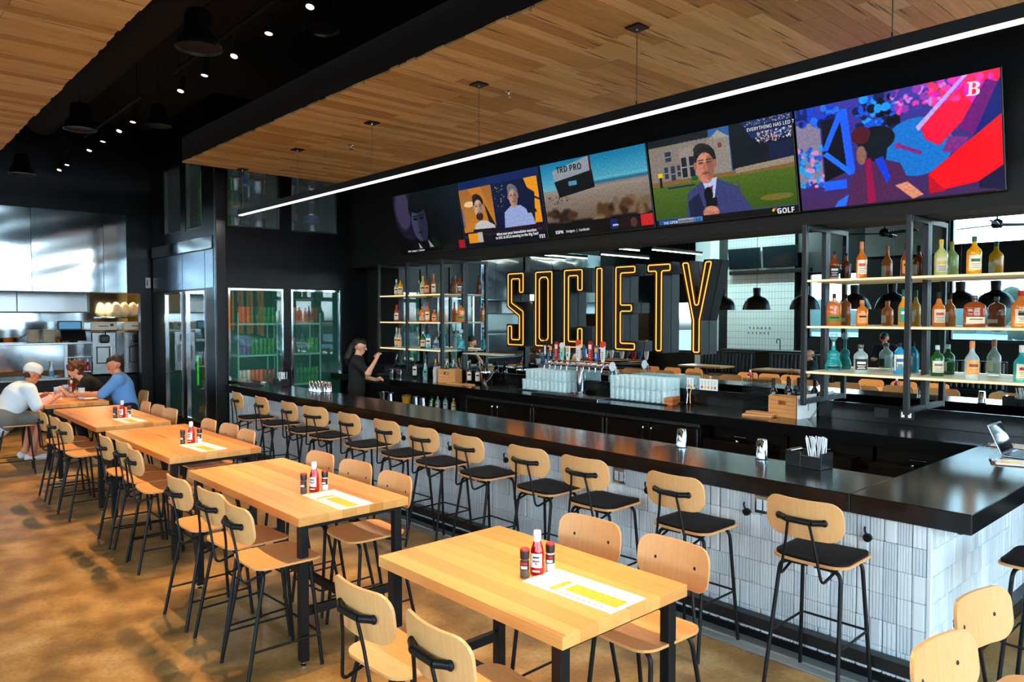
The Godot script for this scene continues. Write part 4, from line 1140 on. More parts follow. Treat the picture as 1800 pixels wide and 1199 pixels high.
func build_back_bar() -> void:
	# under-counter coolers
	for u in 3:
		var x0: float = [-8.40, -7.0, -5.75][u]
		var x1: float = [-7.02, -5.77, -4.46][u]
		var c := thing("back_bar_cooler", "brown steel under-counter cooler %s" % ["with two doors left of the taps", "with one wide front below the beer taps", "with two doors below the right stack of glasses"][u], "cooler", Vector3.ZERO, 0, "under-counter coolers")
		put(between(Vector3(x0, 0.08, -7.4), Vector3(x1, 0.93, -6.79), 0.005), M.black_metal, "body", c)
		put(between(Vector3(x0, 0.90, -6.80), Vector3(x1, 0.945, -6.765), 0.004), M.dull_steel, "top_rail", c)
		var mid := (x0 + x1) / 2
		for s: float in ([-1.0, 1.0] if u != 1 else [0.0]):
			var a := minf(mid, mid + s * (x1 - x0) / 2) + 0.005 if s != 0.0 else x0 + 0.01
			var b := maxf(mid, mid + s * (x1 - x0) / 2) - 0.005 if s != 0.0 else x1 - 0.01
			var d := put(between(Vector3(a, 0.14, -6.79), Vector3(b, 0.895, -6.755), 0.004), M.brown_steel, "door", c)
			if s != 0.0:
				var hx := mid + s * 0.055
				put(Sh.new().tube(fillet([Vector3(hx, 0.85, -6.76), Vector3(hx, 0.85, -6.71), Vector3(hx, 0.67, -6.71), Vector3(hx, 0.67, -6.76)], 0.02), 0.013, 8), M.bright_steel, "handle", d)
		for xx: float in [x0 + 0.02, x1 - 0.02]:
			put(between(Vector3(xx - 0.012, 0.1, -6.756), Vector3(xx + 0.012, 0.89, -6.742), 0.003), M.steel, "hinge_post", c)
	# open shelf at the left with bins and bottles
	var os := thing("back_bar_shelf", "open dark shelf with bins under the left end of the back counter", "shelf", Vector3.ZERO)
	put(between(Vector3(-11.1, 0.62, -7.4), Vector3(-8.42, 0.65, -6.75), 0.003), M.dull_steel, "board", os)
	put(between(Vector3(-11.1, 0.1, -7.42), Vector3(-8.42, 0.95, -7.38)), M.black_metal, "back_panel", os)
	put(between(Vector3(-8.62, 0.1, -7.38), Vector3(-8.42, 0.95, -6.8)), M.black_metal, "side_panel", os)
	put(between(Vector3(-11.1, 0.86, -6.85), Vector3(-8.42, 0.95, -6.82)), M.brown_steel, "apron", os)
	for i in 5:
		var bn := thing("steel_bin", "round steel bin on the open back bar shelf, %s from the left" % ["first", "second", "third, with orange fruit,", "fourth", "fifth"][i], "bin", Vector3([-10.85, -10.62, -10.15, -9.88, -9.68][i], 0.651, -6.92), 0, "bins on the back bar shelf")
		put(Sh.new().lathe([Vector2(0, 0), Vector2(0.07, 0), Vector2(0.085 if i in [0, 2] else 0.05, 0.14), Vector2(0.08 if i in [0, 2] else 0.045, 0.14), Vector2(0.06 if i in [0, 2] else 0.04, 0.02), Vector2(0, 0.02)], 14), M.steel if i != 2 else M.gold, "body", bn)
		put(Sh.new().lathe([Vector2(0.087 if i in [0, 2] else 0.052, 0.135), Vector2(0.09 if i in [0, 2] else 0.055, 0.142), Vector2(0.083 if i in [0, 2] else 0.048, 0.146)], 14), M.bright_steel, "rim", bn)
	for i in 4:
		bottle("round", "bottle on the open shelf under the back counter, %s from the left" % ["first", "second", "third", "last"][i], Vector3([-9.45, -9.3, -9.1, -8.9][i], 0.651, -6.92), [0.24, 0.20, 0.22, 0.2][i], 0.08, ["green_glass", "clear_glass", "clear_glass", "gold"][i], "white", "label_cream", "bottles on the low open shelf", 0.3 * i)
	# sunken ice wells and speed rails, right of the coolers
	for u in 3:
		var x0: float = [-4.42, -3.55, -2.72][u]
		var x1: float = [-3.58, -2.75, -1.95][u]
		var w := thing("ice_well", "brown steel bar sink station under the back counter, %s" % ["left one behind the shaker", "middle one behind the straw caddy", "right one beside the return counter"][u], "bar station", Vector3.ZERO, 0, "bar stations")
		put(between(Vector3(x0, 0.1, -7.35), Vector3(x1, 0.70, -6.95), 0.005), M.black_metal, "body", w)
		put(between(Vector3(x0, 0.70, -7.0), Vector3(x1, 0.905, -6.965), 0.004), M.brown_steel, "splash", w)
		put(between(Vector3(x0 + 0.02, 0.78, -6.96), Vector3(x1 - 0.1, 0.80, -6.75), 0.004), M.brown_steel, "ledge", w)
		put(between(Vector3(x0 + 0.02, 0.70, -6.76), Vector3(x1 - 0.1, 0.80, -6.735), 0.004), M.brown_steel, "speed_rail", w)
		put(Sh.new().ball(Vector3((x0 + x1) / 2, 0.815, -6.75), Vector3.ONE * 0.018), M.bright_steel, "knob", w)
		put(Sh.new().tube(fillet([Vector3(x0 + 0.3, 0.82, -6.96), Vector3(x0 + 0.3, 0.84, -6.88), Vector3(x0 + 0.45, 0.84, -6.88)], 0.03), 0.011, 7), M.bright_steel, "tap", w)
	one(Sh.new().ball(Vector3.ZERO, Vector3.ONE * 0.038), M.cap_yellow, "lemon", "yellow lemon in the speed rail beside the return counter", "lemon", Vector3(-2.33, 0.76, -6.80))
	# beer tower
	var bt := thing("beer_tower", "T-shaped polished steel beer tower with ten tap handles", "beer tower", Vector3(-6.46, 1.067, -7.1))
	put(Sh.new().lathe([Vector2(0, 0), Vector2(0.095, 0), Vector2(0.095, 0.012), Vector2(0.062, 0.02), Vector2(0.06, 0.40)], 26), M.bright_steel, "column", bt)
	put(Sh.new().tube([Vector3(-0.54, 0.40, 0), Vector3(0.52, 0.40, 0)], 0.056, 24), M.bright_steel, "crossbar", bt)
	put(Sh.new().tube([Vector3(0.52, 0.40, 0), Vector3(0.527, 0.40, 0)], 0.058, 24), M.white, "end_cap", bt)
	put(Sh.new().ball(Vector3(-0.02, 0.03, 0.10), Vector3.ONE * 0.014), M.pink, "valve_knob", bt)
	var hs := [["black_plastic", "white", 0], ["navy", "label_orange", 1], ["red", "white", 1], ["mint", "white", 2], ["white", "label_orange", 1], ["white", "label_red", 2], ["hood_steel", "label_blue", 0], ["red", "label_cream", 1], ["label_blue", "label_orange", 1], ["white", "label_red", 2]]
	for i in 10:
		var x := -0.47 + i * 0.102 - (0.06 if i < 5 else -0.02)
		var f := put(Sh.new().tube(fillet([Vector3(x, 0.40, 0.05), Vector3(x, 0.395, 0.13), Vector3(x, 0.33, 0.15)], 0.03), 0.011, 8), M.bright_steel, "faucet", bt)
		put(Sh.new().tube([Vector3(x, 0.40, 0.11), Vector3(x, 0.47, 0.112)], 0.009, 8), M.bright_steel, "stem", f)
		var hh: Array = hs[i]
		var yb := 0.455
		var top: float = [0.70, 0.66, 0.69, 0.66, 0.64, 0.70, 0.66, 0.71, 0.66, 0.69][i]
		var hd := put(Sh.new().prism(PackedVector2Array([Vector2(-0.014, yb), Vector2(0.014, yb), Vector2(0.030, yb + 0.06), Vector2(0.032, top - 0.03), Vector2(0.022, top), Vector2(-0.022, top), Vector2(-0.032, top - 0.03), Vector2(-0.030, yb + 0.06)]), -0.011, 0.011), M[hh[0]], "tap_handle", bt, Vector3(x, 0, 0.115))
		if hh[2] == 1: put(bx(Vector3(0, lerpf(yb, top, 0.72), 0.0), Vector3(0.052, 0.06, 0.026), 0.003), M[hh[1]], "badge", hd)
		elif hh[2] == 2: put(Sh.new().tube([Vector3(0, top - 0.015, -0.015), Vector3(0, top - 0.015, 0.015)], 0.038, 18), M[hh[1]], "badge", hd)
		else: put(bx(Vector3(0, lerpf(yb, top, 0.5), 0.0), Vector3(0.036, 0.12, 0.025), 0.003), M[hh[1]], "badge", hd)
		for q in 4: put(bx(Vector3(0, lerpf(yb + 0.05, top - 0.09, q / 4.0), 0.0135), Vector3(0.02, 0.009, 0.002)), M.ink if hh[0] in ["white", "mint", "hood_steel"] else M.paper, "lettering", hd)
	var dt := thing("drip_tray", "long low steel drip tray with grille below the beer tower", "drip tray", Vector3(-6.47, 1.067, -6.88))
	put(between(Vector3(-0.55, 0, -0.13), Vector3(0.6, 0.022, 0.14), 0.004), M.brown_steel, "tray", dt)
	put(between(Vector3(0.592, 0.0, -0.13), Vector3(0.604, 0.024, 0.14), 0.003), M.bright_steel, "end_lip", dt)
	for i in 26: put(between(Vector3(-0.53 + i * 0.043, 0.022, -0.12), Vector3(-0.512 + i * 0.043, 0.027, 0.12), 0.002), M.dull_steel, "grille_bar", dt)
	var base_ring := Sh.new().lathe([Vector2(0, 0.001), Vector2(0.031, 0.001), Vector2(0.0325, 0.014), Vector2(0, 0.014)], 10)
	# beer glasses stacked, two tiers on rubber mats
	for b in 2:
		var x0: float = [-7.52, -5.93][b]
		one(between(Vector3(-0.05, 0, -0.19), Vector3(0.86, 0.012, 0.19), 0.003), M.rubber, "bar_mat", "black rubber mat under the %s block of stacked glasses" % ["left", "right"][b], "mat", Vector3(x0, 1.067, -7.2))
		for tier in 2:
			for i in 11:
				for j in 4:
					if b == 0 and tier == 1 and i < 1: continue
					var bg := one(glass_shape(0.0365, 0.142), M.tumbler, "beer_glass", "clear beer glass, %s tier of the %s stack, %s column, %s row" % [["lower", "upper"][tier], ["left", "right"][b], ORD[i], ["rear", "third", "second", "front"][j]], "glass", Vector3(x0 + 0.02 + i * 0.077 + rng.randf_range(-0.003, 0.003), 1.079 + tier * 0.1435, -7.325 + j * 0.081 + rng.randf_range(-0.003, 0.003)), rng.randf() * 6.0, "beer glasses %s of the tower, %s tier" % [["left", "right"][b], ["lower", "upper"][tier]])
					put(base_ring, M.tumbler_base, "glass_base", bg)


func band(r: float, y0: float, y1: float, mid: float, half: float, sx := 1.0, sz := 1.0, pw := 1.0) -> Sh:
	var s := Sh.new()
	var n := 8
	var P := []
	for k in n + 1:
		var an := mid - half + 2.0 * half * k / n
		var cs := cos(an)
		var sn := sin(an)
		if pw != 1.0:
			var f := pow(pow(absf(cs), pw) + pow(absf(sn), pw), -1.0 / pw)
			cs *= f; sn *= f
		P.append([Vector3(cs * sx * r, 0, sn * sz * r), Vector3(cos(an) / sx, 0, sin(an) / sz).normalized()])
	for k in n:
		s.quads(P[k][0] + Vector3.UP * y0, P[k + 1][0] + Vector3.UP * y0, P[k + 1][0] + Vector3.UP * y1, P[k][0] + Vector3.UP * y1, P[k][1], P[k + 1][1], P[k + 1][1], P[k][1])
	return s


func bottle(kind: String, label: String, at: Vector3, h: float, w: float, fill: String, cap: String, lab: String, group: String, yaw := 0.35, emblem := "") -> Node3D:
	var r := w * 0.5
	var b := thing("bottle", label, "bottle", at, yaw, group)
	var sx := 1.0
	var sz := 1.0
	var pw := 1.0
	var pr := []
	var l0 := 0.12
	var l1 := 0.50
	match kind:
		"round": pr = [[0.0, 0.0], [0.94, 0.0], [1.0, 0.02], [1.0, 0.58], [0.90, 0.64], [0.50, 0.72], [0.32, 0.78], [0.30, 0.93], [0.0, 0.93]]
		"slim": pr = [[0.0, 0.0], [0.94, 0.0], [1.0, 0.02], [1.0, 0.50], [0.86, 0.58], [0.45, 0.68], [0.34, 0.76], [0.32, 0.94], [0.0, 0.94]]
		"square": pr = [[0.0, 0.0], [0.82, 0.0], [0.86, 0.02], [0.86, 0.55], [0.78, 0.62], [0.45, 0.68], [0.32, 0.74], [0.30, 0.92], [0.0, 0.92]]; pw = 7.0; sz = 0.92
		"flask": pr = [[0.0, 0.0], [0.96, 0.0], [1.0, 0.03], [1.0, 0.60], [0.92, 0.70], [0.55, 0.77], [0.24, 0.80], [0.22, 0.93], [0.0, 0.93]]; sz = 0.6; l1 = 0.32
		"stout": pr = [[0.0, 0.0], [0.92, 0.0], [1.0, 0.03], [1.0, 0.55], [0.92, 0.66], [0.5, 0.74], [0.36, 0.77], [0.36, 0.94], [0.0, 0.94]]
		"gin": pr = [[0.0, 0.0], [0.84, 0.0], [0.88, 0.02], [0.86, 0.62], [0.72, 0.72], [0.36, 0.80], [0.26, 0.84], [0.26, 0.94], [0.0, 0.94]]; pw = 8.0; sz = 0.7; l1 = 0.62
		"guitar": pr = [[0.0, 0.0], [0.8, 0.0], [0.96, 0.05], [1.0, 0.13], [0.86, 0.22], [0.66, 0.30], [0.70, 0.38], [0.74, 0.44], [0.55, 0.51], [0.26, 0.55], [0.22, 0.78], [0.30, 0.80], [0.30, 0.82], [0.0, 0.82]]; sz = 0.62
		"wine": pr = [[0.0, 0.0], [0.94, 0.0], [1.0, 0.02], [1.0, 0.60], [0.85, 0.68], [0.40, 0.76], [0.36, 0.82], [0.36, 0.98], [0.0, 0.98]]; l0 = 0.15; l1 = 0.55
	var prof := []
	for p in pr: prof.append(Vector2(p[0] * r, p[1] * h))
	put(Sh.new().lathe(prof, 20, Vector3.ZERO, sx, sz, pw), M[fill], "glass_body", b)
	if kind == "guitar":
		put(Sh.new().lathe([Vector2(r * 0.30, 0.82 * h), Vector2(r * 0.42, 0.85 * h), Vector2(r * 0.46, 0.95 * h), Vector2(r * 0.30, h), Vector2(0, h)], 12, Vector3.ZERO, 1, 0.7, 5.0), M.clear_glass, "stopper", b)
		put(band(r * 0.24, 0.57 * h, 0.76 * h, PI / 2, 0.5, 1, sz), M.paper, "neck_label", b)
		put(band(r * 1.01, 0.06 * h, 0.11 * h, PI / 2, 0.8, 1, sz), M.ink, "label", b)
		return b
	var cr: float = pr[-2][0] * r * 1.15
	put(Sh.new().lathe([Vector2(cr * 0.9, 0.80 * h if kind in ["slim", "wine"] else 0.86 * h), Vector2(cr, 0.82 * h if kind in ["slim", "wine"] else 0.87 * h), Vector2(cr, 0.985 * h), Vector2(cr * 0.8, h), Vector2(0, h)], 14), M[cap], "cap", b)
	if lab:
		var rr: float = pr[3][0] * r * 1.012
		put(band(rr, l0 * h, l1 * h, PI / 2, 0.95, sx, sz, pw), M[lab], "label", b)
		put(band(rr, l0 * h, (l1 - 0.08) * h, -PI / 2, 0.7, sx, sz, pw), M.label_cream if lab != "ink" else M.ink, "back_label", b)
		var ink: StandardMaterial3D = M.ink if lab != "ink" else M.paper
		if emblem: ink = M[emblem]
		put(band(rr * 1.006, lerpf(l0, l1, 0.55) * h, lerpf(l0, l1, 0.75) * h, PI / 2, 0.62, sx, sz, pw), ink, "emblem", b)
		for q in 3: put(band(rr * 1.006, lerpf(l0, l1, 0.1 + q * 0.13) * h, lerpf(l0, l1, 0.145 + q * 0.13) * h, PI / 2, 0.6 - 0.15 * (q % 2), sx, sz, pw), M.grey_ink if lab != "ink" else M.paper, "lettering", b)
	return b


func build_shelves() -> void:
	for u in 2:
		var xs: Array = [[-11.06, -10.2, -9.25], [-3.42, -2.475, -1.53, -0.58]][u]
		var sh := thing("bottle_shelving", "%s bottle shelving of dark square frames with three lit shelves" % ["left", "right"][u], "shelving", Vector3.ZERO, 0, "bottle shelving before the mirror")
		for i in xs.size():
			var x: float = xs[i]
			var fr := Sh.new()
			for b in [[-6.975, 0.05], [-7.395, 0.05]]: fr.box(Vector3(x, 2.1, b[0]), Vector3(0.045, 1.76, b[1]), 0.003)
			for y: float in [1.255, 2.955]: fr.box(Vector3(x, y, -7.185), Vector3(0.045, 0.05, 0.37), 0.003)
			put(fr, M.charcoal, "frame", sh)
		for k in 3:
			var y: float = [2.443, 1.997, 1.556][k]
			for i in xs.size() - 1:
				var a: float = xs[i] + 0.024
				var b: float = xs[i + 1] - 0.024
				put(between(Vector3(a, y - 0.022, -7.405), Vector3(b, y, -6.985), 0.003), M.label_cream, "shelf", sh)
				var e := put(between(Vector3(a, y - 0.021, -6.984), Vector3(b, y - 0.002, -6.972), 0.002), M.shelf_glow, "light_edge", sh)
				lamp_area(e, Vector3((a + b) / 2, y + 0.004, -6.99), Vector3(PI / 2, 0, 0), Vector2(b - a, 0.02), Color(1, 0.88, 0.66), 0.07)
	# little lower glass shelf at the end of the left unit
	for i in 2:
		one(between(Vector3(0, 0, 0), Vector3(0.42, 0.016, 0.16), 0.003), M.label_cream, "ledge", "short pale ledge fixed to the mirror beside the left shelving, %s" % ["first", "second"][i], "ledge", Vector3([-9.1, -8.66][i], 1.50, -7.415))
	var R := "bottles on the right shelving"
	var T := 2.443
	var Mi := 1.997
	var B := 1.556
	bottle("square", "square whiskey bottle with black label at the left end of the right top shelf", Vector3(-3.276, T, -7.29), 0.285, 0.10, "dark_amber", "ink", "ink", R, 0.55)
	bottle("slim", "rum bottle with white picture label and tan cap on the right top shelf", Vector3(-2.942, T, -7.12), 0.345, 0.095, "amber", "cap_wood", "label_cream", R, 0.55, "label_red")
	bottle("slim", "dark rum bottle half behind the second frame on the right top shelf", Vector3(-2.60, T, -7.27), 0.315, 0.10, "dark_amber", "ink", "label_orange", R, 0.55, "ink")
	bottle("round", "cloudy pale lemon bottle with yellow cap on the right top shelf", Vector3(-2.317, T, -7.28), 0.33, 0.108, "lemon", "cap_yellow", "label_cream", R, 0.55, "cap_yellow")
	bottle("round", "bright orange liqueur bottle with green cap on the right top shelf", Vector3(-2.009, T, -7.11), 0.32, 0.112, "orange_juice", "cap_green", "label_cream", R, 0.55, "cap_green")
	bottle("flask", "oval amber rye bottle with green label at the left end of the right middle shelf", Vector3(-3.271, Mi, -7.29), 0.315, 0.135, "amber", "ink", "label_green", R, 0.55)
	bottle("stout", "short amber bourbon bottle with orange label on the right middle shelf", Vector3(-2.931, Mi, -7.12), 0.245, 0.105, "amber", "cap_wood", "label_orange", R, 0.55)
	bottle("slim", "scotch bottle with green cap and white and teal label, right middle shelf", Vector3(-2.619, Mi, -7.27), 0.34, 0.09, "gold", "cap_green", "label_teal", R, 0.55, "paper")
	bottle("slim", "whiskey bottle with black cap and cream red label, right middle shelf", Vector3(-2.327, Mi, -7.28), 0.31, 0.105, "amber", "ink", "label_cream", R, 0.55, "label_red")
	bottle("flask", "broad round-shouldered dark bourbon bottle on the right middle shelf", Vector3(-1.997, Mi, -7.11), 0.27, 0.17, "dark_amber", "dull_steel", "label_cream", R, 0.55, "brown_board")
	var mk := bottle("stout", "bourbon bottle with red wax top and cream label at the right picture edge", Vector3(-1.656, Mi, -7.08), 0.30, 0.135, "amber", "red", "label_cream", R, 0.55)
	text("Maker", 0.022, M.ink, mk, Vector3(0, 0.13, 0.071))
	bottle("guitar", "teal guitar-shaped tequila bottle with glass stopper on the right bottom shelf", Vector3(-3.271, B, -7.29), 0.37, 0.16, "teal_glass", "white", "", R, 0.5)
	bottle("stout", "clear tequila decanter with dark label on the right bottom shelf", Vector3(-2.937, B, -7.12), 0.27, 0.125, "clear_glass", "dull_steel", "ink", R, 0.55)
	bottle("gin", "flat-sided sky blue gin bottle behind the second frame, right bottom shelf", Vector3(-2.64, B, -7.26), 0.29, 0.115, "blue_glass", "ink", "label_cream", R, 0.5, "label_blue")
	bottle("round", "round green gin bottle with white cap on the right bottom shelf", Vector3(-2.331, B, -7.28), 0.275, 0.11, "green_glass", "white", "label_cream", R, 0.55, "grey_ink")
	bottle("slim", "clear vodka bottle with orange label and wooden stopper on the right bottom shelf", Vector3(-2.009, B, -7.11), 0.325, 0.112, "clear_glass", "cap_wood", "label_orange", R, 0.55, "brown_board")
	var ky := bottle("slim", "teal bottle with white and red label at the right picture edge", Vector3(-1.644, B, -7.08), 0.30, 0.115, "teal_glass", "white", "label_cream", R, 0.55, "label_red")
	text("KEY", 0.026, M.ink, ky, Vector3(0, 0.115, 0.062))
	# left shelving
	var L := "bottles on the left shelving"
	for d in [["slim", "white rum bottle, first on the left top shelf", -10.84, T, 0.285, 0.08, "clear_glass", "white", "label_cream"], ["round", "orange liqueur bottle with green cap on the left top shelf", -10.71, T, 0.30, 0.092, "orange_juice", "cap_green", "label_cream"], ["round", "cloudy pale lemon bottle with yellow cap on the left top shelf", -10.13, T, 0.315, 0.095, "lemon", "cap_yellow", "label_cream"], ["slim", "dark rum bottle with black cap on the left top shelf", -9.90, T, 0.30, 0.085, "dark_amber", "ink", "label_orange"], ["slim", "tall rum bottle with tan cap and white label on the left top shelf", -9.78, T, 0.336, 0.08, "amber", "cap_wood", "label_cream"], ["square", "square black-label whiskey bottle right of the middle frame, left top shelf", -9.12, T, 0.285, 0.10, "dark_amber", "ink", "ink"], ["stout", "amber bottle with red top, first on the left middle shelf", -10.79, Mi, 0.29, 0.085, "dark_amber", "red", "label_cream"], ["flask", "amber bottle with big white label on the left middle shelf", -10.15, Mi, 0.26, 0.10, "amber", "cap_wood", "label_cream"], ["slim", "amber bottle with red cap and white label on the left middle shelf", -9.87, Mi, 0.33, 0.08, "amber", "red", "label_cream"], ["stout", "short bourbon bottle with orange label on the left middle shelf", -9.77, Mi, 0.20, 0.09, "amber", "cap_wood", "label_orange"], ["slim", "golden scotch bottle on the left middle shelf", -9.57, Mi, 0.32, 0.085, "gold", "red", "label_orange"], ["flask", "oval amber rye bottle with green label on the left middle shelf", -9.07, Mi, 0.30, 0.12, "amber", "ink", "label_green"], ["slim", "clear vodka bottle with white label, first on the left bottom shelf", -10.87, B, 0.34, 0.078, "clear_glass", "white", "label_cream"], ["slim", "clear vodka bottle with orange label on the left bottom shelf", -10.73, B, 0.33, 0.09, "clear_glass", "cap_wood", "label_orange"], ["round", "round green gin bottle with white cap on the left bottom shelf", -10.13, B, 0.28, 0.092, "green_glass", "white", "label_cream"], ["gin", "sky blue gin bottle on the left bottom shelf", -9.86, B, 0.285, 0.09, "blue_glass", "ink", "label_cream"], ["stout", "clear tequila decanter on the left bottom shelf", -9.74, B, 0.21, 0.09, "clear_glass", "dull_steel", "label_blue"], ["gin", "second sky blue gin bottle on the left bottom shelf", -9.52, B, 0.275, 0.075, "blue_glass", "ink", "label_teal"], ["guitar", "teal guitar-shaped tequila bottle on the left bottom shelf", -9.06, B, 0.33, 0.14, "teal_glass", "white", ""]]:
		bottle(d[0], d[1], Vector3(d[2], d[3], -7.14 - 0.1 * absf(sin(d[2] * 7.0))), d[4], d[5], d[6], d[7], d[8], L, 0.75)
	# crowd of open bottles on the counter at the left
	for i in 12:
		var d: Array = [["wine", 0.36, 0.085, "dark_glass", "ink", "label_cream"], ["slim", 0.24, 0.07, "clear_glass", "white", "label_cream"], ["gin", 0.23, 0.07, "blue_glass", "white", "label_cream"], ["slim", 0.34, 0.07, "clear_glass", "dull_steel", "label_teal"], ["slim", 0.33, 0.066, "dark_amber", "cap_yellow", "ink"], ["round", 0.30, 0.065, "gold", "ink", "label_cream"], ["stout", 0.24, 0.065, "dark_amber", "red", "label_orange"], ["slim", 0.31, 0.07, "dark_glass", "white", "label_cream"], ["slim", 0.33, 0.07, "clear_glass", "red", "label_blue"], ["round", 0.30, 0.07, "green_glass", "ink", "label_cream"], ["stout", 0.26, 0.07, "amber", "ink", "label_orange"], ["slim", 0.32, 0.07, "clear_glass", "white", "label_red"]][i]
		bottle(d[0], "open bottle in the crowded row on the left back counter, %s from the cash screen" % ["first", "second", "third", "fourth", "fifth", "sixth", "seventh", "eighth", "ninth", "tenth", "eleventh", "last"][i], Vector3(-10.10 + i * 0.098, 1.067, -7.05 - 0.13 * (i % 3)), d[1], d[2], d[3], d[4], d[5], "open bottles on the left counter", 0.75)
	for i in 4:
		bottle("wine", "dark wine bottle with white label beside the ice bucket, %s" % ["first", "second", "third", "fourth"][i], Vector3(-8.80 + 0.10 * i, 1.067, -7.15 - 0.08 * (i % 2)), 0.32, 0.08, "dark_glass", "ink", "label_cream", "wine bottles by the ice bucket", 0.75)
	for i in 3:
		bottle("wine", ["dark wine bottle with white bird label standing left of the wooden crate", "dark wine bottle behind the middle of the wooden crate", "dark wine bottle behind the right corner of the wooden crate"][i], Vector3([-3.885, -3.74, -3.575][i], 1.067, [-7.26, -7.32, -7.3][i]), [0.375, 0.375, 0.37][i], 0.082, "dark_glass", "ink", "label_cream", "wine bottles by the crate", 0.5)


func build_sign() -> void:
	var W := 0.372
	var H := 1.078
	var s := 0.128
	var L := {
		"S": [[0, H], [W, H], [W, 0.70 * H], [W - s, 0.70 * H], [W - s, H - s], [s, H - s], [s, 0.60 * H], [W, 0.485 * H], [W, 0], [0, 0], [0, 0.30 * H], [s, 0.30 * H], [s, s], [W - s, s], [W - s, 0.40 * H], [0, 0.53 * H]],
		"C": [[0, H], [W, H], [W, 0.70 * H], [W - s, 0.70 * H], [W - s, H - s], [s, H - s], [s, s], [W - s, s], [W - s, 0.28 * H], [W, 0.28 * H], [W, 0], [0, 0]],
		"I": [[0, H], [0.137, H], [0.137, 0], [0, 0]],
		"E": [[0, H], [W - 0.02, H], [W - 0.02, H - s], [s, H - s], [s, 0.56 * H], [W - 0.07, 0.56 * H], [W - 0.07, 0.44 * H], [s, 0.44 * H], [s, s], [W - 0.02, s], [W - 0.02, 0], [0, 0]],
		"T": [[0, H], [W, H], [W, H - s], [W / 2 + s / 2, H - s], [W / 2 + s / 2, 0], [W / 2 - s / 2, 0], [W / 2 - s / 2, H - s], [0, H - s]],
		"Y": [[0, H], [0.13, H], [0.225, 0.55 * H], [0.32, H], [0.45, H], [0.29, 0.36 * H], [0.29, 0], [0.16, 0], [0.16, 0.36 * H]],
	}
	var word := "SOCIETY"
	var xs := [-8.065, -7.49, -6.935, -6.36, -6.045, -5.545, -5.06]
	for i in 7:
		var ch := word[i]
		var t := thing("neon_letter", "black can letter %s with double amber neon outline, %s in the mirror sign" % [ch, ["first", "second", "third", "fourth", "fifth", "sixth", "last"][i]], "neon sign letter", Vector3(xs[i], 1.652, -7.255), 0, "SOCIETY neon sign")
		var ring := ch == "O"
		var poly := PackedVector2Array()
		if not ring:
			for p in L[ch]: poly.append(Vector2(p[0], p[1]))
		var outer := PackedVector2Array([Vector2(0.03, 0), Vector2(0, 0.03), Vector2(0, H - 0.03), Vector2(0.03, H), Vector2(W - 0.03, H), Vector2(W, H - 0.03), Vector2(W, 0.03), Vector2(W - 0.03, 0)])
		var inner := PackedVector2Array([Vector2(s + 0.02, s), Vector2(s, s + 0.02), Vector2(s, H - s - 0.02), Vector2(s + 0.02, H - s), Vector2(W - s - 0.02, H - s), Vector2(W - s, H - s - 0.02), Vector2(W - s, s + 0.02), Vector2(W - s - 0.02, s)])
		var can := Sh.new()
		var lip := Sh.new()
		var loops := []
		if ring:
			var strip := Sh.new()
			for k in 8:
				var a := outer[k]; var b := outer[(k + 1) % 8]; var c := inner[(k + 1) % 8]; var d := inner[k]
				strip.quad(Vector3(a.x, a.y, -0.03), Vector3(b.x, b.y, -0.03), Vector3(c.x, c.y, -0.03), Vector3(d.x, d.y, -0.03), Vector3.BACK)
				for q in [[a, b, 1.0], [d, c, -1.0]]:
					var e: Vector2 = (q[1] - q[0]).normalized()
					var mid: Vector2 = (q[0] + q[1]) * 0.5 - Vector2(W / 2, H / 2)
					var nn := Vector2(e.y, -e.x)
					if nn.dot(mid) * float(q[2]) < 0.0: nn = -nn
					strip.quad(Vector3(q[0].x, q[0].y, 0.0), Vector3(q[1].x, q[1].y, 0.0), Vector3(q[1].x, q[1].y, -0.16), Vector3(q[0].x, q[0].y, -0.16), Vector3(nn.x, nn.y, 0))
			can = strip
			loops = [Geometry2D.offset_polygon(outer, -0.028)[0], Geometry2D.offset_polygon(inner, 0.028)[0]]
		else:
			can.prism(poly, -0.16, -0.03)
			# the returns stand a little proud of the sunk face
			for k in poly.size():
				var a := poly[k]; var b := poly[(k + 1) % poly.size()]
				var e := (b - a).normalized()
				lip.quad(Vector3(a.x, a.y, -0.03), Vector3(b.x, b.y, -0.03), Vector3(b.x, b.y, 0), Vector3(a.x, a.y, 0), Vector3(-e.y, e.x, 0))
			loops = Geometry2D.offset_polygon(poly, -0.027)
		put(can, M.black_metal, "can", t)
		if lip.v.size(): put(lip, M.black_metal, "rim", t)
		for lp: PackedVector2Array in loops:
			var pts := []
			for p in lp: pts.append(Vector3(p.x, p.y, -0.004))
			put(Sh.new().tube(fillet(pts, 0.022, 4, true), 0.0072, 8, true), M.neon_amber, "neon_tube", t)
		lamp_area(t, Vector3(W * 0.5 if ch != "I" else 0.068, H * 0.5, -0.02), Vector3(0, PI, 0), Vector2(0.3 if ch != "I" else 0.1, 1.0), Color(1.0, 0.52, 0.12), 0.09)


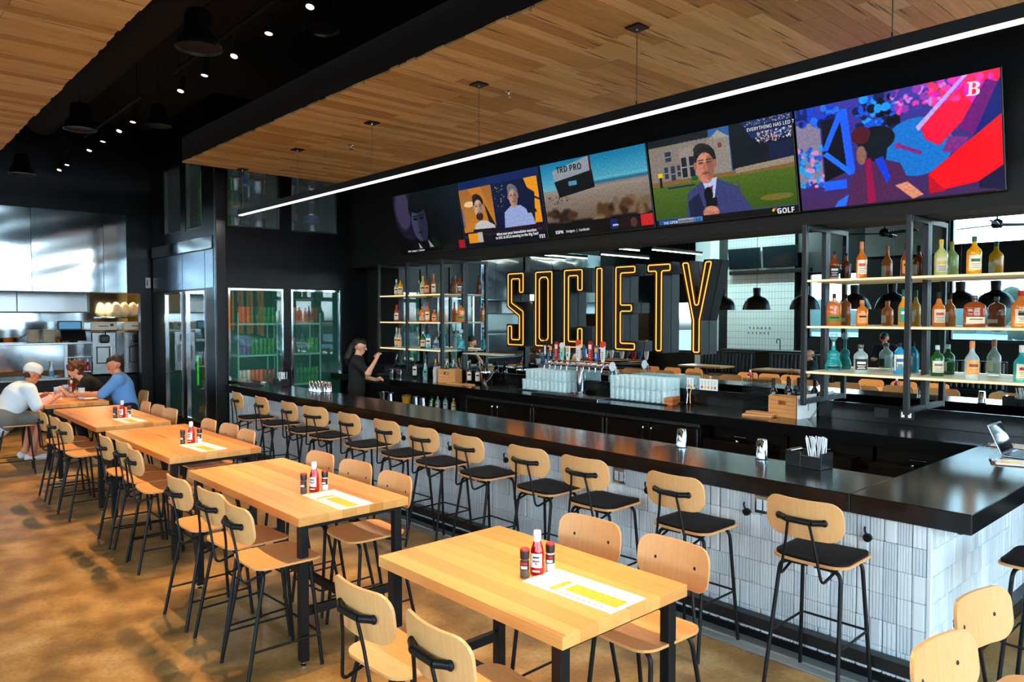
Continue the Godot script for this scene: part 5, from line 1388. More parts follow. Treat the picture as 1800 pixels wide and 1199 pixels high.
class Pic:                                 # flat print for a television screen
	var im: Image
	func _init(c: Color) -> void:
		im = Image.create(480, 270, false, Image.FORMAT_RGB8)
		im.fill(c)
	func rect(x: float, y: float, w: float, h: float, c: Color) -> void:
		im.fill_rect(Rect2i(int(x), int(y), int(w), int(h)), c)
	func poly(p: Array, c: Color) -> void:
		var y0 := 270.0
		var y1 := 0.0
		for q in p: y0 = minf(y0, q[1]); y1 = maxf(y1, q[1])
		for y in range(maxi(0, int(y0)), mini(270, int(y1) + 1)):
			var xs := []
			for i in p.size():
				var a: Array = p[i]
				var b: Array = p[(i + 1) % p.size()]
				if (a[1] <= y + 0.5) != (b[1] <= y + 0.5): xs.append(a[0] + (y + 0.5 - a[1]) / float(b[1] - a[1]) * (b[0] - a[0]))
			xs.sort()
			for i in range(0, xs.size() - 1, 2): rect(xs[i], y, xs[i + 1] - xs[i] + 1, 1, c)
	func ell(cx: float, cy: float, rx: float, ry: float, c: Color) -> void:
		for y in range(maxi(0, int(cy - ry)), mini(270, int(cy + ry) + 1)):
			var k := 1.0 - pow((y + 0.5 - cy) / ry, 2)
			if k > 0.0: rect(cx - rx * sqrt(k), y, 2 * rx * sqrt(k) + 1, 1, c)
	func grade(y0: int, y1: int, a: Color, b: Color, x := 0, w := 480) -> void:
		for y in range(y0, y1): rect(x, y, w, 1, a.lerp(b, float(y - y0) / (y1 - y0)))
	func specks(n: int, x0: float, y0: float, x1: float, y1: float, sz: float, cols: Array, r: RandomNumberGenerator) -> void:
		for i in n: ell(r.randf_range(x0, x1), r.randf_range(y0, y1), sz * r.randf_range(0.5, 1.3), sz * r.randf_range(0.5, 1.3), cols[r.randi() % cols.size()])
	func grain(sd: int) -> void:
		var f := FastNoiseLite.new()
		f.seed = sd; f.frequency = 0.10; f.fractal_octaves = 4
		var nm := f.get_image(480, 270)
		for y in 270:
			for x in 480:
				var k := 0.88 + 0.24 * nm.get_pixel(x, y).r
				var c := im.get_pixel(x, y)
				im.set_pixel(x, y, Color(c.r * k, c.g * k, c.b * k))
	func soft(k: float) -> void:
		im.resize(int(480 / k), int(270 / k), Image.INTERPOLATE_LANCZOS)
		im.resize(480, 270, Image.INTERPOLATE_CUBIC)
	func head(cx: float, cy: float, s: float, skin: Color, hair: Color, grey := false) -> void:
		ell(cx + 1 * s, cy - 9 * s, 25 * s, 30 * s, hair)
		ell(cx - 6 * s, cy - 30 * s, 18 * s, 12 * s, hair.lightened(0.06))
		ell(cx, cy + 6 * s, 21 * s, 29 * s, skin)
		ell(cx, cy + 22 * s, 16 * s, 17 * s, skin)
		ell(cx + 8 * s, cy + 8 * s, 12 * s, 25 * s, skin.darkened(0.14))
		ell(cx + 12 * s, cy + 8 * s, 8 * s, 22 * s, skin.darkened(0.26))
		ell(cx - 6 * s, cy - 10 * s, 11 * s, 8 * s, skin.lightened(0.12))
		poly([[cx - 22 * s, cy - 4 * s], [cx - 20 * s, cy - 22 * s], [cx - 4 * s, cy - 27 * s], [cx + 16 * s, cy - 24 * s], [cx + 23 * s, cy - 2 * s], [cx + 24 * s, cy - 24 * s], [cx, cy - 37 * s], [cx - 24 * s, cy - 24 * s]], hair)
		for q: float in [-1.0, 1.0]:
			ell(cx + q * 9 * s, cy - 3 * s, 6 * s, 2.4 * s, skin.darkened(0.5))
			rect(cx + q * 9 * s - 7 * s, cy - 9 * s, 14 * s, 2.2 * s, hair.lerp(skin, 0.2))
			ell(cx + q * 23 * s, cy + 1 * s, 4 * s, 8 * s, skin.darkened(0.2))
		poly([[cx - 3 * s, cy - 2 * s], [cx + 3 * s, cy - 2 * s], [cx + 6 * s, cy + 10 * s], [cx - 6 * s, cy + 10 * s]], skin.darkened(0.14))
		ell(cx, cy + 18 * s, 9 * s, 2.6 * s, skin.darkened(0.42) if not grey else skin.darkened(0.35))


func screen_picture(i: int) -> Image:
	var r := RandomNumberGenerator.new()
	r.seed = 90 + i
	var p: Pic
	match i:
		0:   # a face in dim light
			p = Pic.new(Color(0.03, 0.03, 0.05))
			p.ell(110, 80, 120, 130, Color(0.13, 0.12, 0.19))
			p.ell(70, 70, 60, 90, Color(0.30, 0.26, 0.40))
			p.soft(14)
			p.ell(185, 70, 70, 76, Color(0.05, 0.045, 0.07))
			p.poly([[90, 270], [130, 215], [260, 215], [320, 270]], Color(0.05, 0.05, 0.075))
			p.ell(180, 135, 55, 85, Color(0.30, 0.30, 0.44))
			p.ell(205, 140, 36, 80, Color(0.19, 0.19, 0.29))
			p.ell(180, 62, 58, 30, Color(0.05, 0.045, 0.07))
			for q: float in [155.0, 205.0]:
				p.ell(q, 118, 15, 6, Color(0.07, 0.07, 0.11)); p.rect(q - 18, 103, 36, 5, Color(0.08, 0.08, 0.12))
			p.poly([[176, 120], [186, 120], [192, 156], [170, 156]], Color(0.22, 0.22, 0.33))
			p.ell(181, 180, 20, 5, Color(0.15, 0.11, 0.17))
			p.poly([[150, 225], [175, 250], [155, 262]], Color(0.75, 0.75, 0.8))
			p.poly([[225, 215], [270, 258], [235, 255]], Color(0.7, 0.72, 0.75))
			p.poly([[240, 180], [330, 262], [270, 262]], Color(0.03, 0.14, 0.08))
			p.soft(2.5)
			p.rect(0, 252, 480, 18, Color(0.02, 0.02, 0.025))
			p.rect(440, 236, 40, 34, Color(0.85, 0.12, 0.16))
			p.rect(330, 252, 90, 14, Color(0.12, 0.10, 0.12))
		1:   # two men talking in a split picture
			p = Pic.new(Color(0.02, 0.06, 0.20))
			p.rect(0, 0, 480, 32, Color(0.03, 0.13, 0.36))
			p.grade(32, 210, Color(0.66, 0.42, 0.16), Color(0.82, 0.52, 0.13), 0, 205)
			p.poly([[60, 32], [140, 32], [190, 150], [150, 210], [110, 110]], Color(0.80, 0.50, 0.10))
			p.poly([[150, 100], [205, 200], [205, 215], [170, 210]], Color(0.12, 0.08, 0.06))
			p.ell(55, 95, 32, 12, Color(0.95, 0.82, 0.62))
			p.rect(0, 110, 12, 80, Color(0.45, 0.38, 0.55))
			p.soft(3)
			p.poly([[60, 215], [80, 178], [115, 168], [150, 170], [195, 192], [205, 215]], Color(0.80, 0.78, 0.80))
			p.poly([[55, 215], [60, 200], [205, 204], [205, 215]], Color(0.08, 0.08, 0.10))
			p.head(112, 112, 1.3, Color(0.86, 0.66, 0.56), Color(0.14, 0.10, 0.09))
			p.ell(112, 150, 22, 16, Color(0.22, 0.14, 0.11))
			p.ell(112, 136, 10, 4, Color(0.55, 0.30, 0.26))
			p.rect(207, 32, 260, 180, Color(0.03, 0.07, 0.22))
			p.specks(26, 215, 40, 275, 130, 2.5, [Color(0.75, 0.66, 0.20), Color(0.20, 0.28, 0.48)], r)
			p.poly([[395, 32], [467, 32], [467, 205], [428, 205], [445, 90], [410, 70]], Color(0.98, 0.62, 0.08))
			p.poly([[255, 210], [265, 150], [305, 128], [360, 130], [415, 165], [430, 210]], Color(0.62, 0.68, 0.88))
			p.head(325, 92, 1.15, Color(0.78, 0.58, 0.50), Color(0.42, 0.42, 0.45), true)
			p.poly([[390, 150], [440, 152], [445, 165], [395, 165]], Color(0.10, 0.10, 0.12))
			p.poly([[430, 100], [467, 115], [467, 122], [430, 108]], Color(0.09, 0.09, 0.10))
			p.rect(0, 214, 480, 56, Color(0.03, 0.05, 0.11))
			p.rect(0, 214, 480, 26, Color(0.16, 0.05, 0.03))
			p.rect(0, 226, 460, 6, Color(0.05, 0.22, 0.50))
			p.rect(20, 216, 62, 40, Color(0.95, 0.60, 0.05)); p.rect(82, 214, 30, 42, Color(0.75, 0.74, 0.72))
			p.rect(112, 228, 320, 26, Color(0.10, 0.06, 0.05))
		2:   # truck in the sand
			p = Pic.new(Color(0.05, 0.05, 0.05))
			p.grade(0, 105, Color(0.06, 0.52, 0.72), Color(0.45, 0.78, 0.85))
			p.rect(150, 92, 330, 14, Color(0.10, 0.34, 0.52))
			p.grade(100, 215, Color(0.66, 0.60, 0.55), Color(0.46, 0.38, 0.32))
			p.specks(14, 20, 180, 140, 235, 20, [Color(0.20, 0.13, 0.10), Color(0.30, 0.21, 0.16)], r)
			p.specks(16, 220, 175, 470, 225, 24, [Color(0.22, 0.14, 0.08), Color(0.36, 0.24, 0.13), Color(0.50, 0.40, 0.30)], r)
			p.soft(9)
			p.specks(40, 20, 120, 130, 150, 2.0, [Color(0.25, 0.20, 0.17)], r)
			p.poly([[58, 30], [238, 0], [246, 82], [66, 90]], Color(0.62, 0.66, 0.70))
			p.poly([[62, 70], [246, 50], [250, 110], [80, 128]], Color(0.05, 0.05, 0.055))
			p.rect(130, 76, 40, 16, Color(0.35, 0.62, 0.75))
			p.rect(236, 0, 8, 60, Color(0.30, 0.08, 0.12))
			p.soft(1.6)
			p.rect(0, 222, 480, 48, Color(0.02, 0.02, 0.025))
			p.rect(300, 228, 30, 34, Color(0.05, 0.14, 0.45)); p.rect(330, 228, 100, 34, Color(0.10, 0.05, 0.05))
			p.ell(400, 246, 14, 16, Color(0.35, 0.22, 0.18)); p.rect(430, 224, 50, 38, Color(0.88, 0.14, 0.18))
		3:   # reporter on a golf course
			p = Pic.new(Color(0.16, 0.36, 0.62))
			p.rect(0, 0, 220, 40, Color(0.05, 0.06, 0.10))
			p.rect(0, 22, 240, 116, Color(0.52, 0.48, 0.44))
			p.rect(112, 40, 100, 98, Color(0.58, 0.54, 0.50))
			p.rect(220, 28, 68, 108, Color(0.56, 0.53, 0.50))
			p.poly([[220, 30], [252, 6], [288, 30]], Color(0.64, 0.60, 0.56))
			p.ell(256, 50, 7, 8, Color(0.55, 0.22, 0.18))
			for x in [118, 146, 176]: p.rect(x, 68, 18, 60, Color(0.07, 0.10, 0.15)); p.rect(x, 96, 18, 3, Color(0.7, 0.7, 0.68))
			for w in [[60, 42, 22, 30], [52, 88, 14, 36], [76, 88, 16, 46], [100, 88, 12, 34]]: p.rect(w[0], w[1], w[2], w[3], Color(0.16, 0.20, 0.26)); p.rect(w[0], w[1] + w[3] / 2, w[2], 2, Color(0.75, 0.74, 0.72))
			for x in range(118, 240, 16): p.poly([[x, 40], [x + 4, 18], [x + 8, 40]], Color(0.54, 0.50, 0.46))
			p.poly([[290, 0], [480, 0], [480, 118], [292, 128]], Color(0.03, 0.04, 0.10))
			p.poly([[330, 0], [480, 0], [480, 62], [360, 50]], Color(0.06, 0.16, 0.36))
			p.specks(160, 372, 36, 480, 66, 2.2, [Color(0.80, 0.70, 0.62), Color(0.25, 0.34, 0.60), Color(0.85, 0.45, 0.35), Color(0.9, 0.9, 0.9)], r)
			p.specks(60, 340, 0, 480, 14, 2.0, [Color(0.35, 0.45, 0.65), Color(0.70, 0.60, 0.55)], r)
			p.rect(352, 16, 128, 16, Color(0.05, 0.10, 0.28))
			p.rect(410, 70, 70, 46, Color(0.05, 0.09, 0.24))
			p.rect(0, 132, 480, 16, Color(0.50, 0.38, 0.20))
			p.poly([[300, 126], [480, 116], [480, 134], [300, 140]], Color(0.60, 0.54, 0.46))
			p.grade(146, 250, Color(0.30, 0.42, 0.10), Color(0.22, 0.33, 0.08))
			p.ell(420, 222, 50, 9, Color(0.46, 0.42, 0.18))
			p.rect(30, 110, 9, 40, Color(0.06, 0.07, 0.09)); p.rect(26, 104, 18, 14, Color(0.95, 0.75, 0.08))
			p.rect(148, 128, 22, 14, Color(0.05, 0.38, 0.14)); p.rect(58, 152, 100, 5, Color(0.10, 0.14, 0.32))
			p.soft(1.5)
			p.poly([[118, 252], [130, 178], [180, 150], [240, 148], [300, 178], [345, 252]], Color(0.20, 0.24, 0.46))
			for q in 9: p.poly([[130 + q * 24, 252], [140 + q * 20, 160], [143 + q * 20, 160], [134 + q * 24, 252]], Color(0.30, 0.24, 0.42))
			p.poly([[130, 252], [128, 205], [168, 182], [190, 252]], Color(0.09, 0.11, 0.25))
			p.poly([[184, 146], [236, 142], [222, 200], [205, 210]], Color(0.72, 0.78, 0.92))
			p.poly([[205, 168], [220, 166], [216, 182], [208, 182]], Color(0.50, 0.06, 0.30))
			p.head(200, 98, 1.5, Color(0.80, 0.50, 0.40), Color(0.10, 0.085, 0.085))
			p.ell(202, 190, 15, 22, Color(0.02, 0.02, 0.025)); p.poly([[190, 208], [228, 200], [230, 226], [192, 232]], Color(0.03, 0.03, 0.035))
			p.ell(205, 245, 28, 20, Color(0.76, 0.48, 0.38))
			for q in 4: p.ell(196 + q * 9, 232 + q * 2, 7, 6, Color(0.82, 0.54, 0.43))
			p.rect(0, 252, 480, 18, Color(0.02, 0.02, 0.03))
			p.rect(8, 253, 74, 15, Color(0.06, 0.30, 0.58)); p.rect(82, 253, 58, 15, Color(0.60, 0.62, 0.68)); p.rect(140, 253, 32, 15, Color(0.25, 0.50, 0.75))
			for k in 6: p.ell(413 + 7 * cos(PI * (k + 0.5) / 6), 262 - 6 * sin(PI * (k + 0.5) / 6), 3.6, 3.6, [Color(0.1, 0.6, 0.25), Color(0.05, 0.4, 0.8), Color(0.4, 0.2, 0.6), Color(0.85, 0.1, 0.2), Color(0.95, 0.45, 0.1), Color(0.98, 0.8, 0.1)][k])
		_:   # concert lights
			p = Pic.new(Color(0.10, 0.12, 0.40))
			p.grade(0, 270, Color(0.20, 0.20, 0.60), Color(0.24, 0.13, 0.32))
			p.rect(0, 40, 66, 160, Color(0.48, 0.44, 0.54))
			p.specks(60, 0, 100, 66, 210, 7, [Color(0.15, 0.55, 0.80), Color(0.75, 0.50, 0.70), Color(0.10, 0.30, 0.75)], r)
			p.specks(40, 0, 0, 110, 50, 11, [Color(0.06, 0.22, 0.75), Color(0.12, 0.40, 0.85), Color(0.05, 0.08, 0.35)], r)
			p.poly([[70, 40], [120, 40], [130, 180], [70, 200]], Color(0.04, 0.03, 0.08))
			p.poly([[118, 20], [136, 20], [82, 120], [66, 120]], Color(0.10, 0.36, 0.95))
			p.poly([[118, 20], [138, 20], [150, 190], [130, 190]], Color(0.10, 0.34, 0.92))
			p.poly([[68, 130], [80, 122], [142, 180], [136, 192]], Color(0.12, 0.40, 0.98))
			p.rect(66, 200, 60, 24, Color(0.10, 0.34, 0.92))
			p.poly([[100, 255], [130, 240], [130, 270], [90, 270]], Color(0.12, 0.40, 0.98))
			p.specks(70, 160, 0, 260, 90, 10, [Color(0.05, 0.10, 0.30), Color(0.10, 0.55, 0.90), Color(0.08, 0.30, 0.80), Color(0.03, 0.03, 0.08)], r)
			p.ell(300, 145, 80, 70, Color(0.08, 0.42, 0.76))
			p.specks(70, 250, 0, 400, 60, 9, [Color(0.55, 0.20, 0.65), Color(0.85, 0.20, 0.60), Color(0.25, 0.20, 0.60), Color(0.75, 0.45, 0.80)], r)
			p.poly([[310, 96], [420, 0], [480, 0], [480, 30], [350, 150], [320, 130]], Color(0.93, 0.05, 0.22))
			p.specks(60, 330, 0, 470, 60, 8, [Color(0.95, 0.20, 0.60), Color(0.85, 0.10, 0.75), Color(0.98, 0.15, 0.35)], r)
			p.poly([[300, 98], [405, 0], [416, 0], [306, 108]], Color(0.70, 0.60, 0.90))
			p.poly([[392, 118], [452, 18], [478, 30], [424, 138]], Color(0.40, 0.05, 0.42))
			p.poly([[356, 166], [372, 132], [412, 140], [400, 176]], Color(0.46, 0.16, 0.48))
			p.poly([[424, 138], [480, 20], [480, 100], [405, 170]], Color(0.07, 0.10, 0.42))
			p.poly([[480, 100], [480, 215], [430, 246], [325, 260], [322, 216]], Color(0.97, 0.03, 0.10))
			p.poly([[322, 216], [360, 260], [322, 262]], Color(0.70, 0.02, 0.14))
			p.poly([[430, 246], [480, 215], [480, 270], [430, 262]], Color(0.08, 0.07, 0.22))
			p.ell(205, 110, 46, 32, Color(0.07, 0.05, 0.09)); p.ell(170, 95, 24, 22, Color(0.28, 0.08, 0.12))
			p.poly([[190, 100], [240, 98], [225, 170], [180, 160]], Color(0.04, 0.08, 0.12))
			p.ell(168, 145, 12, 24, Color(0.50, 0.36, 0.30))
			p.poly([[120, 270], [150, 180], [215, 160], [260, 178], [280, 230], [270, 262]], Color(0.28, 0.13, 0.30))
			p.poly([[176, 155], [190, 155], [196, 270], [176, 270]], Color(0.55, 0.04, 0.26))
			p.poly([[200, 160], [220, 155], [236, 210], [226, 225]], Color(0.08, 0.22, 0.80))
			p.poly([[245, 232], [275, 226], [310, 262], [285, 270]], Color(0.80, 0.52, 0.40))
			p.poly([[255, 138], [262, 132], [312, 158], [308, 165]], Color(0.50, 0.12, 0.42))
			p.ell(258, 136, 8, 7, Color(0.55, 0.15, 0.45))
			p.soft(2.6)
	p.soft(1.35)
	p.grain(40 + i)
	return p.im


func build_televisions() -> void:
	var names := ["showing a dim blue-grey portrait", "showing two men talking in a split picture", "showing a truck in the sand by the sea", "showing a reporter in a blue suit on a golf course", "showing blue and red concert lights"]
	for i in 5:
		var t := thing("television", "large wall television tilted down, %s" % names[i], "television", Vector3(-9.60 + 1.742 * i, 3.115, -7.045), 0, "televisions over the bar")
		var tilt := Vector3(0.205, 0, 0)
		put(bx(Vector3(0, 0.483, -0.02), Vector3(1.726, 0.975, 0.045), 0.006), M.black_plastic, "housing", t, Vector3.ZERO, tilt)
		put(between(Vector3(-0.25, 0.25, -0.20), Vector3(0.25, 0.72, -0.03)), M.black_metal, "wall_mount", t, Vector3.ZERO, Vector3(0.1, 0, 0))
		var q := Sh.new()
		q.quad(Vector3(-0.85, 0.962, 0.004), Vector3(0.85, 0.962, 0.004), Vector3(0.85, 0.012, 0.004), Vector3(-0.85, 0.012, 0.004), Vector3.BACK)
		var m := mat("tv_screen_%d" % i, Color(0.01, 0.01, 0.012), 0.25)
		m.emission_enabled = true
		m.emission = Color.BLACK
		m.emission_texture = ImageTexture.create_from_image(screen_picture(i))
		m.emission_operator = BaseMaterial3D.EMISSION_OP_ADD
		m.emission_energy_multiplier = [0.55, 0.85, 0.75, 0.95, 1.25][i]
		var s := put(q, m, "screen", t, Vector3.ZERO, tilt)
		put(bx(Vector3(0.82, 0.003, 0.006), Vector3(0.05, 0.006, 0.003)), M.dull_steel, "maker_badge", t, Vector3.ZERO, tilt)
		var tx := func(w: String, x: float, y: float, h: float, mm: Material, wt := 700) -> void: text(w, h, mm, s, Vector3(x, y, 0.006), Vector3.ZERO, "Droid Sans", wt)
		match i:
			0:
				tx.call("ESPN   Dodgers  |  Cardinals", -0.42, 0.045, 0.026, M.tv_text, 400)
			1:
				tx.call("What was your immediate reaction", 0.26, 0.145, 0.034, M.tv_text)
				tx.call("to USC & UCLA moving to the Big Ten?", 0.26, 0.095, 0.034, M.tv_text)
				tx.call("FS1", 0.76, 0.05, 0.050, M.tv_text)
			2:
				tx.call("TRD PRO", -0.35, 0.855, 0.075, M.ink, 700)
				tx.call("ESPN", -0.66, 0.075, 0.040, M.tv_text)
				tx.call("Dodgers  |  Cardinals", -0.34, 0.075, 0.030, M.tv_text, 400)
				tx.call("ESPN+", 0.29, 0.085, 0.022, M.tv_text)
			3:
				tx.call("GOLF", 0.72, 0.033, 0.052, M.tv_text)
				tx.call("THE OPEN", -0.66, 0.038, 0.030, M.tv_text, 400)
				tx.call("GROUPINGS", -0.455, 0.038, 0.026, M.tv_navy)
				tx.call("4:02", -0.295, 0.038, 0.026, M.tv_navy)
				tx.call("EVERYTHING HAS LED T", 0.63, 0.875, 0.034, M.tv_text, 400)
			4:
				text("B", 0.11, M.tv_text, s, Vector3(0.66, 0.84, 0.006), Vector3(0, 0, -0.12), "Droid Serif", 700)
		lamp_area(s, Vector3(0, 0.48, 0.03), Vector3(0, PI, 0), Vector2(1.68, 0.94), [Color(0.4, 0.4, 0.7), Color(0.9, 0.7, 0.4), Color(0.6, 0.7, 0.8), Color(0.6, 0.75, 0.7), Color(0.6, 0.25, 0.9)][i], [0.03, 0.10, 0.10, 0.16, 0.22][i])


func build_tables() -> void:
	var which := ["nearest the camera", "second from the camera", "third from the camera", "fourth from the camera", "where the guests sit"]
	var R := [[-3.115, -1.863, -2.745, -1.952], [-5.84, -4.008, -2.742, -1.972], [-8.42, -6.45, -2.82, -2.03], [-10.83, -8.76, -2.78, -2.02], [-13.35, -11.40, -2.80, -2.03]]
	for i in 5:
		var x0: float = R[i][0]; var x1: float = R[i][1]; var z0: float = R[i][2]; var z1: float = R[i][3]
		var c := Vector3((x0 + x1) / 2, 0, (z0 + z1) / 2)
		var t := thing("high_table", "butcher block high table on black steel legs, %s" % which[i], "table", c, 0, "row of high tables")
		var n := 8
		var w := (z1 - z0) / n
		var cuts := []
		for k in n:
			var st := put(bx(Vector3.ZERO, Vector3(x1 - x0, 0.052, w - 0.0006), 0.0012), M["maple%d" % (rng.randi() % 5)], "stave", t, Vector3(0, 0.884, z0 - c.z + w * (k + 0.5)))
		for sx: float in [-1.0, 1.0]:
			for sz: float in [-1.0, 1.0]:
				var lp := Vector3(sx * ((x1 - x0) / 2 - 0.062), 0, sz * ((z1 - z0) / 2 - 0.055))
				var lg := put(between(Vector3(-0.026, 0.03, -0.026), Vector3(0.026, 0.857, 0.026), 0.003), M.black_metal, "leg", t, lp)
				put(Sh.new().lathe([Vector2(0, 0), Vector2(0.018, 0), Vector2(0.02, 0.008), Vector2(0.008, 0.014), Vector2(0.008, 0.03), Vector2(0, 0.03)], 10), M.bright_steel, "levelling_foot", lg)
			put(between(Vector3(-0.02, 0.30, -(z1 - z0) / 2 + 0.06), Vector3(0.02, 0.35, (z1 - z0) / 2 - 0.06), 0.003), M.black_metal, "crossbar", t, Vector3(sx * ((x1 - x0) / 2 - 0.062), 0, 0))
			put(between(Vector3(-0.02, 0.825, -(z1 - z0) / 2 + 0.06), Vector3(0.02, 0.857, (z1 - z0) / 2 - 0.06), 0.003), M.black_metal, "top_rail", t, Vector3(sx * ((x1 - x0) / 2 - 0.062), 0, 0))
		put(between(Vector3(-(x1 - x0) / 2 + 0.06, 0.30, -0.02), Vector3((x1 - x0) / 2 - 0.06, 0.35, 0.02), 0.003), M.black_metal, "stretcher", t)
		var at: Array = [[-2.41, -2.356, -2.13], [-4.575, -2.367, -4.265], [-7.10, -2.43, -6.80], [-9.42, -2.45, -9.13], [-12.95, -2.66, 0.0]][i]
		condiments(at[0], at[1], which[i])
		if i < 4: menu(Vector3(at[2], 0.911, at[1] + 0.0), which[i], i)


var sauce: Node3D
var mills := []


func condiments(x: float, z: float, w: String) -> void:
	var at := Vector3(x, 0.911, z)
	if sauce == null:
		sauce = thing("ketchup_bottle", "red ketchup bottle with white cap on the table %s" % w, "ketchup", at, 0.6, "ketchup bottles on the tables")
		put(Sh.new().lathe([Vector2(0, 0), Vector2(0.030, 0), Vector2(0.034, 0.006), Vector2(0.034, 0.03), Vector2(0.031, 0.06), Vector2(0.033, 0.085), Vector2(0.030, 0.11), Vector2(0.019, 0.145), Vector2(0.0165, 0.165), Vector2(0, 0.165)], 22, Vector3.ZERO, 1, 0.86), M.ketchup, "body", sauce)
		put(Sh.new().lathe([Vector2(0.0180, 0.149), Vector2(0.0172, 0.166)], 18, Vector3.ZERO, 1, 0.92), M.white, "neck_band", sauce)
		put(Sh.new().lathe([Vector2(0.017, 0.167), Vector2(0.0185, 0.168), Vector2(0.0185, 0.185), Vector2(0.016, 0.198), Vector2(0, 0.199)], 18), M.white, "cap", sauce)
		var lb := put(band(0.0338, 0.034, 0.098, PI / 2, 0.85, 1, 0.86), M.paper, "label", sauce)
		put(band(0.0342, 0.076, 0.085, PI / 2, 0.45, 1, 0.86), M.cap_green, "lettering", lb)
		put(band(0.0342, 0.058, 0.068, PI / 2, 0.5, 1, 0.86), M.grey_ink, "lettering", lb)
		put(band(0.0341, 0.048, 0.056, PI / 2, 0.12, 1, 0.86), M.red, "emblem", lb)
		put(band(0.0347, 0.014, 0.022, PI / 2, 0.5, 1, 0.86), M.paper, "lettering", sauce)
	else:
		dup(sauce, "ketchup_bottle", "red ketchup bottle with white cap on the table %s" % w, at, 0.6)
	for k in 2:
		var p: Vector3 = at + [Vector3(-0.004, 0, 0.075), Vector3(0.012, 0, -0.072)][k]
		var nm: String = "%s with black collar beside the ketchup on the table %s" % [["pepper mill", "white salt mill"][k], w]
		if mills.size() < 2:
			var m := thing("spice_mill", nm, "spice mill", p, 0.6, ["pepper mills", "salt mills"][k])
			put(Sh.new().lathe([Vector2(0, 0), Vector2(0.021, 0), Vector2(0.022, 0.004), Vector2(0.021, 0.05), Vector2(0.018, 0.088), Vector2(0, 0.088)], 18), M.pepper if k == 0 else M.white, "jar", m)
			put(band(0.0215, 0.036, 0.078, PI / 2, 1.5), M.ink, "label", m)
			put(band(0.0219, 0.060, 0.072, PI / 2, 0.7), M.red, "lettering", m)
			put(band(0.0219, 0.042, 0.054, PI / 2, 0.7), M.paper, "lettering", m)
			put(Sh.new().lathe([Vector2(0.018, 0.084), Vector2(0.0215, 0.086), Vector2(0.0225, 0.118), Vector2(0.0215, 0.122), Vector2(0, 0.122)], 18), M.black_plastic, "collar", m)
			put(Sh.new().lathe([Vector2(0.0205, 0.121), Vector2(0.021, 0.128), Vector2(0.018, 0.131), Vector2(0, 0.131)], 18), M.red, "cap", m)
			mills.append(m)
		else:
			dup(mills[k], "spice_mill", nm, p, 0.6)


func menu(at: Vector3, w: String, i: int) -> void:
	var m := thing("paper_menu", "long white paper menu with yellow block on the table %s" % w, "menu", at, [0.02, 0.0, 0.06, 0.04][i], "paper menus")
	put(bx(Vector3(0, 0.0005, 0), Vector3(0.50, 0.001, 0.235), 0.0), M.paper, "sheet", m)
	put(bx(Vector3(-0.02, 0.0014, -0.002), Vector3(0.47, 0.0008, 0.23), 0.0, Basis(Vector3.UP, 0.012)), M.paper, "second_sheet", m)
	var b := put(bx(Vector3(0.085, 0.0021, 0.015), Vector3(0.28, 0.0006, 0.085)), M.yellow_print, "yellow_block", m)
	put(bx(Vector3(-0.098, 0.0021, 0.03), Vector3(0.03, 0.0006, 0.12)), M.yellow_print, "yellow_block", m)
	var r := Sh.new()
	for k in 34:
		var u := rng.randf_range(-0.225, -0.06)
		r.box(Vector3(u, 0.0022, rng.randf_range(-0.08, 0.095)), Vector3(rng.randf_range(0.008, 0.03), 0.0004, 0.0022))
	for k in 16: r.box(Vector3(-0.04 + 0.018 * k, 0.0026, 0.015 + 0.03 * sin(k * 2.1)), Vector3(0.012, 0.0004, 0.0025))
	for k in 10: r.box(Vector3(-0.1 + k * 0.031, 0.0022, 0.092), Vector3(0.02, 0.0004, 0.006))
	put(r, M.grey_ink, "lettering", m)


